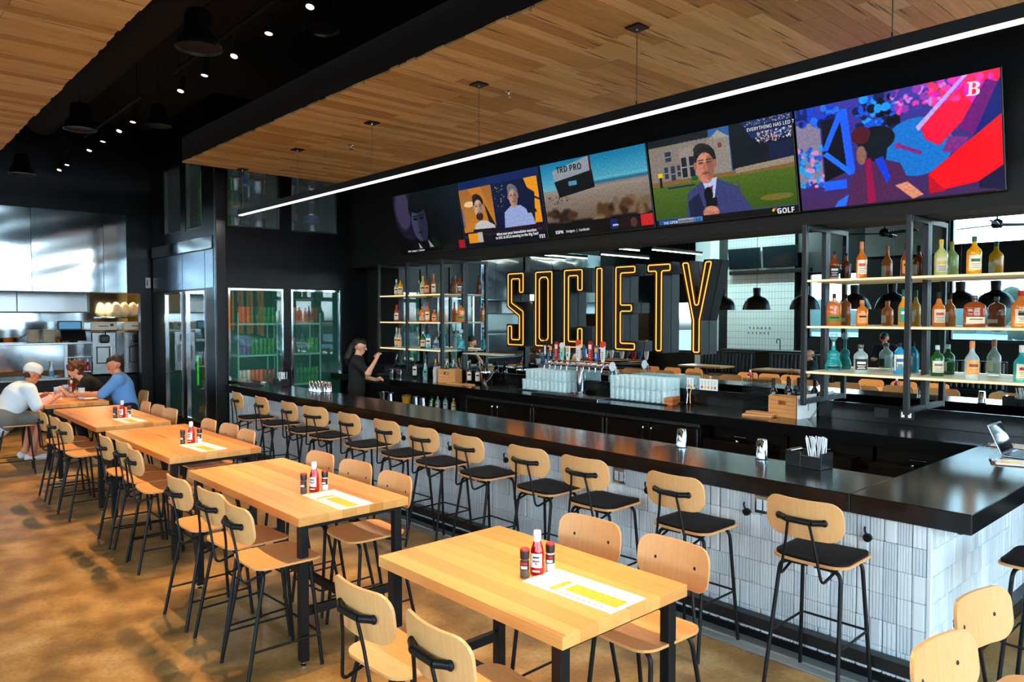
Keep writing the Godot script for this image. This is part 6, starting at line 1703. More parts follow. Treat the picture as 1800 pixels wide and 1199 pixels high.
# ---------------------------------------------------------------- stools
func make_stool(called: String, label: String, h: float, padded: bool, ring: float) -> Node3D:
	var t := thing(called, label, "bar stool" if padded else "counter stool")
	var dishX := func(x: float, y: float) -> float: return 0.5 * x * x * 0.35 - (0.35 * (y + 0.12) * (y + 0.12) if y < -0.12 else 0.0) + (0.25 * pow(y - 0.12, 2) if y > 0.12 else 0.0)
	var flat := Transform3D(Basis(Vector3.RIGHT, -PI / 2), Vector3(0, h - 0.007, 0))     # plate y -> -z (front at +z is y negative)
	put(Sh.new().plate(0.425, 0.415, 0.085, 0.013, dishX, flat), M.ply_seat, "seat", t)
	if padded:
		var puff := func(x: float, y: float) -> float: return dishX.call(x, y) + 0.012 * (1.0 - pow(absf(x) / 0.2, 6)) * (1.0 - pow(absf(y) / 0.195, 6))
		put(Sh.new().plate(0.405, 0.39, 0.08, 0.016, puff, Transform3D(flat.basis, Vector3(0, h + 0.006, 0.002))), M.black_leather, "seat_pad", t)
	var curve := func(x: float, _y: float) -> float: return 0.85 * x * x
	var bt := Transform3D(Basis(Vector3.RIGHT, -0.12), Vector3(0, h + 0.245, -0.262))
	put(Sh.new().plate(0.425, 0.215, 0.075, 0.013, curve, bt), M.ply, "backrest", t)
	for sx: float in [-1.0, 1.0]:
		put(Sh.new().lathe([Vector2(0, 0.003), Vector2(0.006, 0.0025), Vector2(0.0085, 0.0)], 10), M.black_metal, "screw", t, bt * Vector3(sx * 0.118, 0.0, 0.019), Vector3(PI / 2 - 0.12, 0, 0))
	# bracket behind the backrest
	var br := Sh.new()
	br.tube([bt * Vector3(-0.07, 0, -0.030), bt * Vector3(0.07, 0, -0.030)], 0.017, 10)
	for sx: float in [-1.0, 1.0]:
		br.tube([bt * Vector3(sx * 0.07, 0, -0.030), bt * Vector3(sx * 0.10, 0, -0.012), bt * Vector3(sx * 0.128, 0, 0.001)], 0.0165, 10)
		br.ball(bt * Vector3(sx * 0.124, 0, -0.002), Vector3(0.02, 0.02, 0.012), 10, 6)
	put(br, M.black_metal, "bracket", t)
	for sx: float in [-1.0, 1.0]:
		put(Sh.new().tube(fillet([bt * Vector3(sx * 0.058, 0.0, -0.036), Vector3(sx * 0.078, h + 0.12, -0.278), Vector3(sx * 0.115, h - 0.085, -0.262), Vector3(sx * 0.125, h - 0.04, -0.09)], 0.04), 0.0078, 8), M.black_metal, "upright", t)
		for sz: float in [-1.0, 1.0]:
			var fz := 0.185 if sz > 0.0 else -0.27
			var tz := 0.13 if sz > 0.0 else -0.15
			put(Sh.new().tube(fillet([Vector3(sx * 0.205, 0.0, fz), Vector3(sx * 0.168, h - 0.032, tz), Vector3(sx * 0.02, h - 0.034, tz * 0.9)], 0.055, 5), 0.0112, 9), M.black_metal, "leg", t)
	var k := ring / h
	var fr := []
	for q in [[-1.0, -0.27, -0.15], [-1.0, 0.185, 0.13], [1.0, 0.185, 0.13], [1.0, -0.27, -0.15]]:
		fr.append(Vector3(q[0] * lerpf(0.205, 0.168, k), ring, lerpf(q[1], q[2], k) + (0.014 if q[1] > 0.0 else 0.0)))
	put(Sh.new().tube(fillet(fr, 0.02, 3), 0.0072, 8), M.black_metal, "foot_ring", t)
	put(between(Vector3(-0.1, h - 0.03, -0.13), Vector3(0.1, h - 0.018, 0.13), 0.003), M.black_metal, "seat_plate", t)
	return t


func build_stools() -> void:
	var proto: Node3D = null
	var ord := ["far", "middle", "near"]
	var places := ["the table nearest the camera", "the second table from the camera", "the third table from the camera", "the fourth table from the camera"]
	for side in 2:
		var xs: Array = [[[-2.63, -2.10], [-5.24, -4.71, -4.225], [-7.50, -7.05, -6.60], [-9.85, -9.30, -8.78]], [[-2.63, -2.11], [-5.36, -4.85, -4.31], [-7.89, -7.40, -6.92], [-10.08, -9.60, -9.11]]][side]
		for i in 4:
			for k in xs[i].size():
				var nm := "plain beech stool at %s, %s side, %s one" % [places[i], ["left", "bar"][side], ["far", "near"][k] if xs[i].size() == 2 else ord[k]]
				var at := Vector3(xs[i][k], 0, [[-1.80, -1.95, -2.06, -1.98], [-2.74, -2.61, -2.66, -2.66]][side][i] + 0.015 * sin(k * 3.0 + i))
				var yaw: float = [PI, 0.0][side] + [0.03, -0.05, 0.02, 0.05, -0.03][(k + i * 2) % 5]
				if proto == null:
					proto = make_stool("counter_stool", nm, 0.65, false, 0.185)
					proto.position = at; proto.rotation.y = yaw
					proto.set_meta("group", "beech stools at the high tables")
				else: dup(proto, "counter_stool", nm, at, yaw)
	for q in [["plain beech stool the man in the white cap sits on", Vector3(-11.72, 0, -1.76), PI - 0.1], ["plain beech stool the man in the blue shirt sits on", Vector3(-11.62, 0, -3.08), 0.0], ["plain beech stool the curly-haired woman sits on", Vector3(-12.35, 0, -3.02), 0.1], ["beech stool lit pale in the lower right corner, the lower one", Vector3(-0.60, 0, -2.68), 1.43], ["beech stool lit pale in the lower right corner, the upper one", Vector3(-0.645, 0, -3.25), 1.40]]:
		dup(proto, "counter_stool", q[0], q[1], q[2])
	var bp: Node3D = null
	var bx_: Array = [-9.44, -8.71, -7.975, -7.43, -6.65, -5.965, -5.385, -4.742, -4.027, -3.464, -2.70, -1.87]
	var nth := ["first from the cold room", "second from the cold room", "third from the cold room", "fourth from the cold room", "fifth from the cold room", "sixth from the cold room", "sixth from the near corner", "fifth from the near corner", "fourth from the near corner", "third from the near corner", "second from the near corner", "nearest the bar corner"]
	for i in 12:
		var nm: String = "bar stool with black seat pad along the tiled bar, %s" % nth[i]
		var at := Vector3(bx_[i], 0, -4.06)
		var yaw: float = PI + [-0.1, -0.08, -0.05, 0.2, 0.0, 0.02, 0.06, -0.02, 0.03, 0.05, 0.0, 0.02][i]
		if bp == null:
			bp = make_stool("bar_stool", nm, 0.76, true, 0.33)
			bp.position = at; bp.rotation.y = yaw
			bp.set_meta("group", "padded stools along the bar")
		else: dup(bp, "bar_stool", nm, at, yaw)
	dup(bp, "bar_stool", "bar stool with black seat pad at the right end of the bar", Vector3(-0.965, 0, -4.80), -PI / 2)


func build_counter_things() -> void:
	# straw caddies
	var straw := Sh.new().tube([Vector3(0, 0, 0), Vector3(0, 0.20, 0)], 0.0042, 6)
	for c in 2:
		var d := thing("straw_caddy", ["black straw and napkin caddy near the corner of the bar", "black straw and napkin caddy at the far end of the bar"][c], "caddy", [Vector3(-2.35, 1.067, -4.885), Vector3(-10.30, 1.067, -4.82)][c], [-0.12, 0.0][c], "straw caddies")
		put(between(Vector3(-0.135, 0, -0.07), Vector3(0.135, 0.008, 0.07), 0.002), M.black_plastic, "tray", d)
		for z: float in [-0.07, 0.065]:
			put(between(Vector3(-0.135, 0, z), Vector3(-0.02, 0.105, z + 0.006), 0.002), M.black_plastic, "side_wall", d)
			put(between(Vector3(-0.02, 0, z), Vector3(0.135, 0.085, z + 0.006), 0.002), M.black_plastic, "side_wall", d)
		for x: float in [-0.135, -0.02, 0.129]: put(between(Vector3(x, 0, -0.07), Vector3(x + 0.006, 0.105 if x < 0.0 else 0.11, 0.07), 0.002), M.black_plastic, "divider", d)
		put(Sh.new().tube([Vector3(-0.105, 0.10, -0.066), Vector3(-0.105, 0.10, 0.066)], 0.014, 10), M.bright_steel, "roller", d)
		one(between(Vector3(-0.05, 0, -0.05), Vector3(0.05, 0.045, 0.05), 0.003), M.paper, "napkin_stack", "stack of white napkins in the %s straw caddy" % ["near", "far"][c], "napkins", d.position + Vector3(-0.075, 0.009, 0.0), 0)
		for k in 22:
			var o := one(straw, M.white, "paper_straw", "white wrapped straw in the %s straw caddy" % ["near", "far"][c], "straw", d.position + Vector3(0.05 + rng.randf_range(-0.05, 0.05), 0.009, rng.randf_range(-0.045, 0.045)), 0, "straws in the %s caddy" % ["near", "far"][c])
			o.rotation = Vector3(rng.randf_range(-0.18, 0.18), rng.randf() * 3, rng.randf_range(-0.2, 0.2))
	var tin := Sh.new().lathe([Vector2(0.044, 0.0), Vector2(0.046, 0.004), Vector2(0.045, 0.012), Vector2(0.034, 0.138), Vector2(0.031, 0.142), Vector2(0, 0.142)], 24)
	for k in 2: one(tin, M.bright_steel, "shaker_tin", ["polished shaker tin upside down on the bar before the right coolers", "polished shaker tin upside down on the bar left of the near caddy"][k], "shaker", [Vector3(-3.37, 1.067, -4.87), Vector3(-2.70, 1.067, -4.89)][k], 0, "shaker tins on the bar")
	for k in 7: one(tin, M.bright_steel, "shaker_tin", "polished shaker tin in the cluster on the far half of the bar", "shaker", Vector3(-9.30 + 0.10 * (k % 4) + 0.02 * (k / 4), 1.067, -4.88 + 0.10 * (k / 4)), 0, "shaker tins in the far cluster")
	one(blob([[Vector3(-0.06, 0.012, 0), Vector3(0.06, 0.018, 0.02), 0.02, 0.014], [Vector3(0, 0.015, -0.03), Vector3(0.05, 0.03, 0.03), 0.016, 0.010]], 0.008, 0.02), M.white, "crumpled_napkin", "crumpled white napkin at the far left end of the bar", "napkin", Vector3(-10.82, 1.067, -4.78))
	one(between(Vector3(-0.25, 0, -0.1), Vector3(0.25, 0.008, 0.1), 0.002), M.rubber, "bar_mat", "black rubber mat at the far left end of the bar", "mat", Vector3(-10.75, 1.067, -4.55))
	# laptop, clipboards on the return
	var lp := thing("laptop", "thin grey laptop open on the right return of the bar", "laptop", Vector3(-1.45, 1.067, -6.42), 0.0)
	put(between(Vector3(-0.115, 0.0, -0.165), Vector3(0.12, 0.016, 0.165), 0.004), M.steel, "base", lp)
	put(bx(Vector3(-0.165, 0.118, 0), Vector3(0.008, 0.225, 0.33), 0.003, Basis(Vector3.BACK, 0.42)), M.steel, "lid", lp)
	put(bx(Vector3(-0.160, 0.120, 0), Vector3(0.004, 0.20, 0.308), 0.001, Basis(Vector3.BACK, 0.42)), M.car_glass, "screen", lp)
	for a in 5:
		for b in 12: put(bx(Vector3(-0.075 + a * 0.02, 0.0165, -0.135 + b * 0.0245), Vector3(0.016, 0.002, 0.02), 0.0005), M.black_plastic, "key", lp)
	for k in 2:
		var cb := thing("clipboard", ["brown clipboard with white sheets in front of the laptop", "brown clipboard behind the laptop"][k], "clipboard", [Vector3(-1.42, 1.067, -6.02), Vector3(-1.64, 1.067, -6.80)][k], [0.35, 0.1][k], "clipboards by the laptop")
		put(between(Vector3(-0.15, 0, -0.11), Vector3(0.16, 0.005, 0.11), 0.001), M.brown_board, "board", cb)
		put(bx(Vector3(0.015, 0.008, 0), Vector3(0.28, 0.006, 0.20), 0.0005), M.paper, "paper_sheets", cb)
		put(between(Vector3(-0.148, 0.006, -0.045), Vector3(-0.115, 0.018, 0.045), 0.003), M.bright_steel, "clip", cb)
		one(Sh.new().tube([Vector3(-0.07, 0, 0), Vector3(0.06, 0, 0)], 0.005, 7), M.gold, "pen", "pen lying on the clipboard %s the laptop" % ["before", "behind"][k], "pen", cb.position + Vector3(-0.02, 0.0165, 0.02), 0.9)
	# wooden crate with its white card, boards, menu card, boxes
	for k in 2:
		var c := thing("wooden_crate", ["light wood crate with slotted handle on the right back counter", "light wood crate on the left back counter by the bottles"][k], "crate", [Vector3(-3.68, 1.067, -7.17), Vector3(-9.12, 1.067, -7.02)][k], [-0.12, 0.3][k], "wooden crates")
		for z: float in [-0.09, 0.09]:
			for j in 5:
				if j == 3 and z > 0.0:
					for q: float in [-1.0, 1.0]: put(bx(Vector3(q * 0.104, 0.02 + j * 0.042, z), Vector3(0.112, 0.040, 0.012), 0.001), M.crate_wood, "slat", c)
				else: put(bx(Vector3(0, 0.02 + j * 0.042, z), Vector3(0.32, 0.040, 0.012), 0.001), M.crate_wood, "slat", c)
		for x: float in [-0.154, 0.154]: put(bx(Vector3(x, 0.105, 0), Vector3(0.012, 0.21, 0.17), 0.001), M.crate_wood, "end_board", c)
		put(bx(Vector3(0, 0.006, 0), Vector3(0.31, 0.012, 0.17)), M.crate_wood, "bottom", c)
		var card := one(bx(Vector3(0, 0.118, 0), Vector3(0.006, 0.236, 0.36), 0.001), M.paper, "sign_card", ["white card with small upright lettering against the right crate", "white card leaning on the left crate"][k], "card", [Vector3(-3.49, 1.067, -7.20), Vector3(-9.36, 1.067, -6.98)][k], [-0.06, 0.5][k])
		for j in 5: put(bx(Vector3(0.0036 if k == 0 else -0.0036, 0.15 - j * 0.018, -0.02), Vector3(0.001, 0.01, 0.02)), M.ink, "lettering", card)
		for j in 2: one(bx(Vector3(0, 0.009, 0), Vector3(0.30, 0.018, 0.12), 0.002), M.crate_wood, "wooden_board", "thin wooden serving board, %s beside the %s crate" % [["lower", "upper"][j], ["right", "left"][k]], "board", [Vector3(-3.90, 1.067 + j * 0.019, -6.98 - 0.06 * j), Vector3(-8.80 + 0.2 * j, 1.067, -6.90 - 0.03 * j)][k], 0.25 - 0.4 * j)
	one(Sh.new().tube(fillet([Vector3(0, 0.004, 0), Vector3(0.05, 0.004, 0.05), Vector3(0.11, 0.10, 0.03), Vector3(0.09, 0.16, -0.06), Vector3(0.02, 0.06, -0.10), Vector3(-0.03, 0.005, -0.12)], 0.05), 0.003, 6), M.black_plastic, "cable_loop", "thin black cable looped before the white card", "cable", Vector3(-3.44, 1.067, -7.12))
	var ob := thing("tray_stack", "two stacked orange wooden trays right of the glasses", "tray", Vector3(-5.10, 1.067, -7.18), 0.3)
	for j in 2:
		put(between(Vector3(-0.05, 0.045 * j, -0.14), Vector3(0.05, 0.045 * j + 0.04, 0.14), 0.003), M.orange_wood, "tray", ob)
		put(between(Vector3(-0.051, 0.045 * j + 0.015, -0.141), Vector3(0.051, 0.045 * j + 0.018, 0.141)), M.brown_board, "seam", ob)
	var tg := thing("bar_tongs", "steel bar tongs leaning by the stacked orange trays", "tongs", Vector3(-4.98, 1.067, -7.33), 0.4)
	for q: float in [-1.0, 1.0]: put(Sh.new().tube(fillet([Vector3(q * 0.02, 0.006, 0), Vector3(q * 0.012, 0.12, -0.02), Vector3(q * 0.03, 0.19, -0.035), Vector3(0, 0.215, -0.04)], 0.03), 0.006, 7), M.bright_steel if q < 0.0 else M.copper, "arm", tg)
	for k in 2:
		var mc := thing("drink_card", "small white card with red and yellow drink pictures on the mirror ledge, %s" % ["left one", "right one"][k], "card", Vector3([-5.02, -4.77][k], 1.237, -7.418), 0, "drink cards")
		put(bx(Vector3(0, 0.065, 0), Vector3([0.09, 0.24][k], 0.13, 0.004), 0.001), M.paper, "card", mc)
		for j in [2, 5][k]:
			put(bx(Vector3(-0.085 + j * 0.043 if k == 1 else -0.02 + 0.04 * j, 0.032, 0.003), Vector3(0.022, 0.03, 0.002), 0.0005), [M.red, M.cap_yellow, M.label_orange, M.gold, M.pink][j], "picture", mc)
			put(bx(Vector3(-0.085 + j * 0.043 if k == 1 else -0.02 + 0.04 * j, 0.085, 0.003), Vector3(0.004, 0.05, 0.002)), M.grey_ink, "lettering", mc)
	var wb := thing("wire_basket", "tall black wire basket against the mirror left of the wine", "basket", Vector3(-4.14, 1.067, -7.31))
	for j in 8: put(frame_of("z", 0, Rect2(-0.13, 0.0 + j * 0.045, 0.26, 0.01), 0.003, 0.003).add(bx(Vector3(0, j * 0.045, -0.09), Vector3(0.26, 0.003, 0.003)), Transform3D()).add(bx(Vector3(-0.13, j * 0.045, -0.045), Vector3(0.003, 0.003, 0.09)), Transform3D()).add(bx(Vector3(0.13, j * 0.045, -0.045), Vector3(0.003, 0.003, 0.09)), Transform3D()), M.black_metal, "hoop", wb)
	for j in 14: put(bx(Vector3(-0.13 + j * 0.02, 0.17, 0.0), Vector3(0.0025, 0.34, 0.0025)).add(bx(Vector3(-0.13 + j * 0.02, 0.17, -0.09), Vector3(0.0025, 0.34, 0.0025)), Transform3D()), M.black_metal, "wire", wb)
	# ice bucket, canisters, cash screen
	var ib := thing("ice_bucket", "polished steel ice bucket with bail handle on the back counter", "bucket", Vector3(-8.27, 1.067, -7.06))
	put(Sh.new().lathe([Vector2(0, 0), Vector2(0.075, 0), Vector2(0.08, 0.01), Vector2(0.11, 0.19), Vector2(0.118, 0.195), Vector2(0.118, 0.205), Vector2(0.105, 0.205), Vector2(0.075, 0.02), Vector2(0, 0.02)], 26), M.bright_steel, "body", ib)
	put(Sh.new().tube(fillet([Vector3(-0.118, 0.19, 0), Vector3(-0.11, 0.10, 0.06), Vector3(0, 0.03, 0.11), Vector3(0.11, 0.10, 0.06), Vector3(0.118, 0.19, 0)], 0.08), 0.004, 7), M.steel, "handle", ib)
	for k in 3:
		var cn := thing("steel_canister", "steel canister by the cash screen, %s" % ["left one", "middle one with pink lid", "right one"][k], "canister", Vector3(-10.62 + 0.125 * k, 1.067, -6.95 - 0.04 * (k % 2)), 0, "steel canisters")
		put(Sh.new().lathe([Vector2(0, 0), Vector2(0.042, 0), Vector2(0.044, 0.004), Vector2(0.044, 0.12), Vector2(0, 0.12)], 18), M.bright_steel, "body", cn)
		put(Sh.new().lathe([Vector2(0.046, 0.115), Vector2(0.046, 0.135), Vector2(0.03, 0.14), Vector2(0, 0.14)], 18), M.pink if k == 1 else M.dull_steel, "lid", cn)
	var ps := thing("cash_terminal", "black touch screen till beside the bartender", "till", Vector3(-10.83, 1.067, -6.98), 0.5)
	put(bx(Vector3(0, 0.03, 0), Vector3(0.26, 0.06, 0.2), 0.01), M.black_plastic, "stand", ps)
	put(bx(Vector3(0, 0.12, -0.03), Vector3(0.1, 0.16, 0.06), 0.01), M.black_plastic, "neck", ps)
	put(bx(Vector3(0, 0.30, 0), Vector3(0.38, 0.27, 0.03), 0.008, Basis(Vector3.RIGHT, -0.35)), M.black_plastic, "housing", ps)
	put(bx(Vector3(0, 0.305, 0.016), Vector3(0.34, 0.23, 0.004), 0.001, Basis(Vector3.RIGHT, -0.35)), M.car_glass, "screen", ps)
	put(bx(Vector3(0.20, 0.33, 0.02), Vector3(0.012, 0.09, 0.02), 0.003, Basis(Vector3.BACK, -0.35)), M.white, "card_reader", ps)
	# what stands on the guests' table
	for k in 3:
		var at: Vector3 = [Vector3(-12.22, 0.911, -2.33), Vector3(-12.55, 0.911, -2.5), Vector3(-11.86, 0.911, -2.56)][k]
		var g := thing("drink_glass", ["tall glass of iced tea nearest the man in the white cap", "tall glass of dark cola behind the iced tea", "empty tall glass before the man in the blue shirt"][k], "glass", at, 0, "drinks on the guests' table")
		put(glass_shape(0.045, 0.165), M.tumbler, "glass", g)
		if k < 2: put(Sh.new().lathe([Vector2(0, 0.013), Vector2(0.034, 0.013), Vector2(0.040, 0.13), Vector2(0, 0.13)], 14), [M.iced_tea, M.dark_amber][k], "drink", g)
	var pl := thing("food_basket", "small basket of golden food on the guests' table", "food", Vector3(-12.30, 0.911, -2.62))
	put(Sh.new().lathe([Vector2(0, 0), Vector2(0.09, 0), Vector2(0.12, 0.045), Vector2(0.113, 0.045), Vector2(0.085, 0.008), Vector2(0, 0.008)], 18), M.paper, "bowl", pl)
	put(blob([[Vector3(-0.05, 0.035, 0), Vector3(0.05, 0.04, 0.02), 0.035, 0.03], [Vector3(0, 0.05, -0.04), Vector3(0.03, 0.05, 0.03), 0.03, 0.03]], 0.012, 0.02), M.gold, "food", pl)
	one(Sh.new().lathe([Vector2(0, 0), Vector2(0.07, 0), Vector2(0.125, 0.018), Vector2(0.12, 0.018), Vector2(0.07, 0.006), Vector2(0, 0.006)], 22), M.paper, "dinner_plate", "white plate in front of the man in the blue shirt", "plate", Vector3(-11.78, 0.911, -2.64))


# ---------------------------------------------------------------- people; local frame: facing +z, feet or seat on the given height
func elbow(s: Vector3, w: Vector3, l1: float, l2: float, out: Vector3) -> Vector3:
	var d := w - s
	var L := minf(d.length(), l1 + l2 - 0.005)
	var a := (l1 * l1 - l2 * l2 + L * L) / (2 * L)
	var h := sqrt(maxf(l1 * l1 - a * a, 0.0))
	var dir := d.normalized()
	var o := (out - dir * out.dot(dir)).normalized()
	return s + dir * a + o * h


func hand_bones(w: Vector3, dir: Vector3, palm: Vector3, thumb: Vector3, curl: float) -> Array:
	var b := []
	var side := dir.cross(palm).normalized()
	if side.dot(thumb) < 0.0: side = -side
	b.append([w, w + dir * 0.075, 0.026, 0.032, Vector3.ONE])
	for i in 4:
		var base := w + dir * 0.085 + side * (0.030 - 0.020 * i)
		var L: float = [0.072, 0.080, 0.075, 0.058][i]
		var p := base
		var d := dir
		for k in 3:
			d = (d + palm * curl * (0.5 + 0.3 * k)).normalized()
			var q: Vector3 = p + d * L * [0.45, 0.32, 0.23][k]
			b.append([p, q, 0.0095 - 0.001 * k, 0.0088 - 0.001 * k])
			p = q
	var t0 := w + dir * 0.025 + side * 0.026
	var t1 := t0 + (dir * 0.6 + side * 0.8).normalized() * 0.038
	b.append([t0, t1, 0.013, 0.0105])
	b.append([t1, t1 + (dir * 0.9 + side * 0.25 + palm * 0.35).normalized() * 0.034, 0.0105, 0.009])
	return b


func person(label: String, at: Vector3, yaw: float, c: Dictionary) -> Node3D:
	var t := thing("person", label, "person", at, yaw)
	var seated: bool = c.get("seated", true)
	var h: float = c.get("h", 0.66)
	var lean: float = c.get("lean", 0.2)
	var big: float = c.get("girth", 1.0)
	var pel := Vector3(0, h + 0.09, 0) if seated else Vector3(0, 0.93, 0)
	var up := Vector3(0, cos(lean), sin(lean))
	var fw := Vector3(0, -sin(lean), cos(lean))
	var chest := pel + up * 0.34
	var neck := pel + up * (0.50 if seated else 0.52)
	var hl: float = c.get("head_lean", lean)
	var hc := neck + Vector3(0, cos(hl * 0.7), sin(hl * 0.7)) * 0.145 + Vector3(0, 0, 0.02)
	var hb := Basis(Vector3.UP, c.get("turn", 0.0)) * Basis(Vector3.RIGHT, c.get("nod", 0.3))
	var skin: StandardMaterial3D = M[c.get("skin", "skin")]
	var limbs := []
	var cloth := []
	var low := []
	var S := []
	var E := []
	var Wr := []
	for q in 2:
		var sg: float = [-1.0, 1.0][q]
		var s := pel + up * 0.445 + Vector3(sg * 0.185 * sqrt(big), 0, 0)
		var w: Vector3 = c.hands[q]
		var e := elbow(s, w, 0.29, 0.26, Vector3(sg * 0.5, -1, -0.35))
		w = e + (w - e).normalized() * 0.26
		S.append(s); E.append(e); Wr.append(w)
		limbs.append_array([[s, e, 0.050 * big, 0.042], [e, w, 0.043, 0.029]])
		cloth.append_array([[s, s.lerp(e, c.get("sleeve", 0.75)), 0.072 * big, 0.062 * big], [chest + up * 0.07 + Vector3(sg * 0.06, 0, 0), s, 0.085, 0.076]])
		var hip := pel + Vector3(sg * 0.09, 0, 0)
		var kn := Vector3(sg * 0.14, h + 0.05, 0.40) if seated else Vector3(sg * 0.10, 0.49, 0.03)
		var an := Vector3(sg * 0.15, 0.25, 0.30) if seated else Vector3(sg * 0.10, 0.09, 0.0)
		limbs.append_array([[hip, kn, 0.080, 0.055], [kn, an, 0.055, 0.038], [an + Vector3(0, -0.03, -0.03), an + Vector3(0, -0.05, 0.15), 0.038, 0.03]])
		low.append_array([[hip, hip.lerp(kn, c.get("legs", 0.9)), 0.098, 0.080]])
		if c.get("long", false): low.append([kn, an, 0.072, 0.055])
		var sh := blob([[an + Vector3(0, -0.05, -0.05), an + Vector3(0, -0.06, 0.16), 0.048, 0.040]], 0.016, 0.02)
		put(sh, M[c.get("shoe", "black_cloth")], "shoe", t)
	var torso := [[pel, chest, 0.125 * big, 0.135 * big, Vector3(0.92, 1, 1.12)], [chest, pel + up * 0.43, 0.135 * big, 0.10, Vector3(0.85, 1, 1.15)]]
	var body := blob(limbs + torso + [[neck - up * 0.06, hc - Vector3(0, 0.05, 0.01), 0.060, 0.054]], 0.020, 0.05)
	var R := func(v: Vector3) -> Vector3: return hc + hb * v
	var hd := [[R.call(Vector3(0, 0.035, -0.018)), R.call(Vector3(0, 0.03, 0.012)), 0.093, 0.086], [R.call(Vector3(0, -0.035, 0.03)), R.call(Vector3(0, -0.085, 0.058)), 0.060, 0.030], [R.call(Vector3(0, 0.012, 0.088)), R.call(Vector3(0, -0.026, 0.112)), 0.010, 0.016], [R.call(Vector3(-0.03, 0.026, 0.082)), R.call(Vector3(0.03, 0.026, 0.082)), 0.013, 0.013], [R.call(Vector3(-0.018, -0.060, 0.084)), R.call(Vector3(0.018, -0.060, 0.084)), 0.010, 0.010]]
	for sg: float in [-1.0, 1.0]:
		hd.append([R.call(Vector3(sg * 0.085, 0.012, -0.012)), R.call(Vector3(sg * 0.086, -0.022, -0.004)), 0.018, 0.013])
	body.add(blob(hd, 0.0085, 0.02), Transform3D())
	for q in 2:
		var sg: float = [-1.0, 1.0][q]
		var dir: Vector3 = (Wr[q] - E[q]).normalized()
		dir = (dir + c.get("hand_dir", Vector3.ZERO)).normalized()
		var palm: Vector3 = (Vector3(-sg * 0.25, -1, 0) - dir * (Vector3(-sg * 0.25, -1, 0)).dot(dir)).normalized()
		body.add(blob(hand_bones(Wr[q], dir, palm, Vector3(-sg, 0.3, 0.2), c.get("curl", 0.7)), 0.0065, 0.008), Transform3D())
	put(body, skin, "body", t)
	var shirt := [[pel + up * 0.02, chest, 0.150 * big, 0.155 * big, Vector3(0.92, 1, 1.10)], [chest, pel + up * 0.44, 0.155 * big, 0.115, Vector3(0.85, 1, 1.15)], [pel - up * 0.10 * c.get("hem", 1.0), pel, 0.148 * big, 0.150 * big, Vector3(0.90, 1, 1.1)]]
	var top := blob(shirt + cloth, 0.020, 0.05)
	var tp := put(top, M[c.shirt], "shirt", t)
	if c.get("collar", false):
		var cl := []
		for k in 9:
			var an := TAU * k / 9.0
			cl.append(neck - up * 0.005 + Vector3(cos(an) * 0.072, 0, 0) + fw * sin(an) * 0.066 + up * (-0.02 * maxf(sin(an), 0.0)))
		put(Sh.new().tube(cl, 0.016, 7, true), M[c.shirt], "collar", tp)
	put(blob(low + [[pel + Vector3(-0.07, -0.01, 0), pel + Vector3(0.07, -0.01, 0), 0.145 * big, 0.145 * big, Vector3(1, 1, 1.05)]], 0.022, 0.05), M[c.get("pants", "grey_cloth")], "trousers", t)
	for sg: float in [-1.0, 1.0]: put(Sh.new().ball(R.call(Vector3(sg * 0.034, 0.006, 0.083)), Vector3(0.011, 0.006, 0.008), 8, 5), M.ink, "eye", t)
	put(Sh.new().ball(R.call(Vector3(0, -0.060, 0.091)), Vector3(0.022, 0.006, 0.007), 8, 5), M.label_red if c.get("lips", false) else M.cap_wood, "mouth", t)
	match c.get("hair", "short"):
		"short":
			put(blob([[R.call(Vector3(0, 0.065, -0.03)), R.call(Vector3(0, 0.075, 0.025)), 0.087, 0.070], [R.call(Vector3(0, 0.0, -0.06)), R.call(Vector3(0, 0.05, -0.045)), 0.058, 0.080]], 0.012, 0.03), M[c.get("hair_mat", "brown_hair")], "hair", t)
		"thin":
			put(blob([[R.call(Vector3(-0.05, 0.0, -0.055)), R.call(Vector3(0.05, 0.0, -0.055)), 0.05, 0.05]], 0.012, 0.03), M.grey_cloth, "hair", t)
		"curly":
			var cu := []
			var r := RandomNumberGenerator.new()
			r.seed = 5
			for k in 46:
				var d := Vector3(r.randfn(0, 1), r.randfn(0.4, 0.9), r.randfn(-0.45, 0.9)).normalized()
				if d.z > 0.55 and d.y < 0.5: continue
				var p: Vector3 = R.call(Vector3(0, 0.02, -0.015) + d * 0.115)
				cu.append([p, p + Vector3(0.001, 0.002, 0), r.randf_range(0.024, 0.036), 0.026])
			put(blob(cu + [[R.call(Vector3(0, 0.05, -0.02)), R.call(Vector3(0, 0.02, -0.03)), 0.098, 0.095]], 0.011, 0.012), M.ginger_hair, "hair", t)
		"tail":
			put(blob([[R.call(Vector3(0, 0.05, -0.025)), R.call(Vector3(0, 0.065, 0.02)), 0.095, 0.078], [R.call(Vector3(0, 0.02, -0.075)), R.call(Vector3(0, -0.02, -0.12)), 0.06, 0.045], [R.call(Vector3(0, -0.02, -0.12)), R.call(Vector3(0.01, -0.20, -0.16)), 0.055, 0.062], [R.call(Vector3(0.01, -0.20, -0.16)), R.call(Vector3(0.01, -0.31, -0.15)), 0.060, 0.025]], 0.013, 0.03), M.dark_hair, "hair", t)
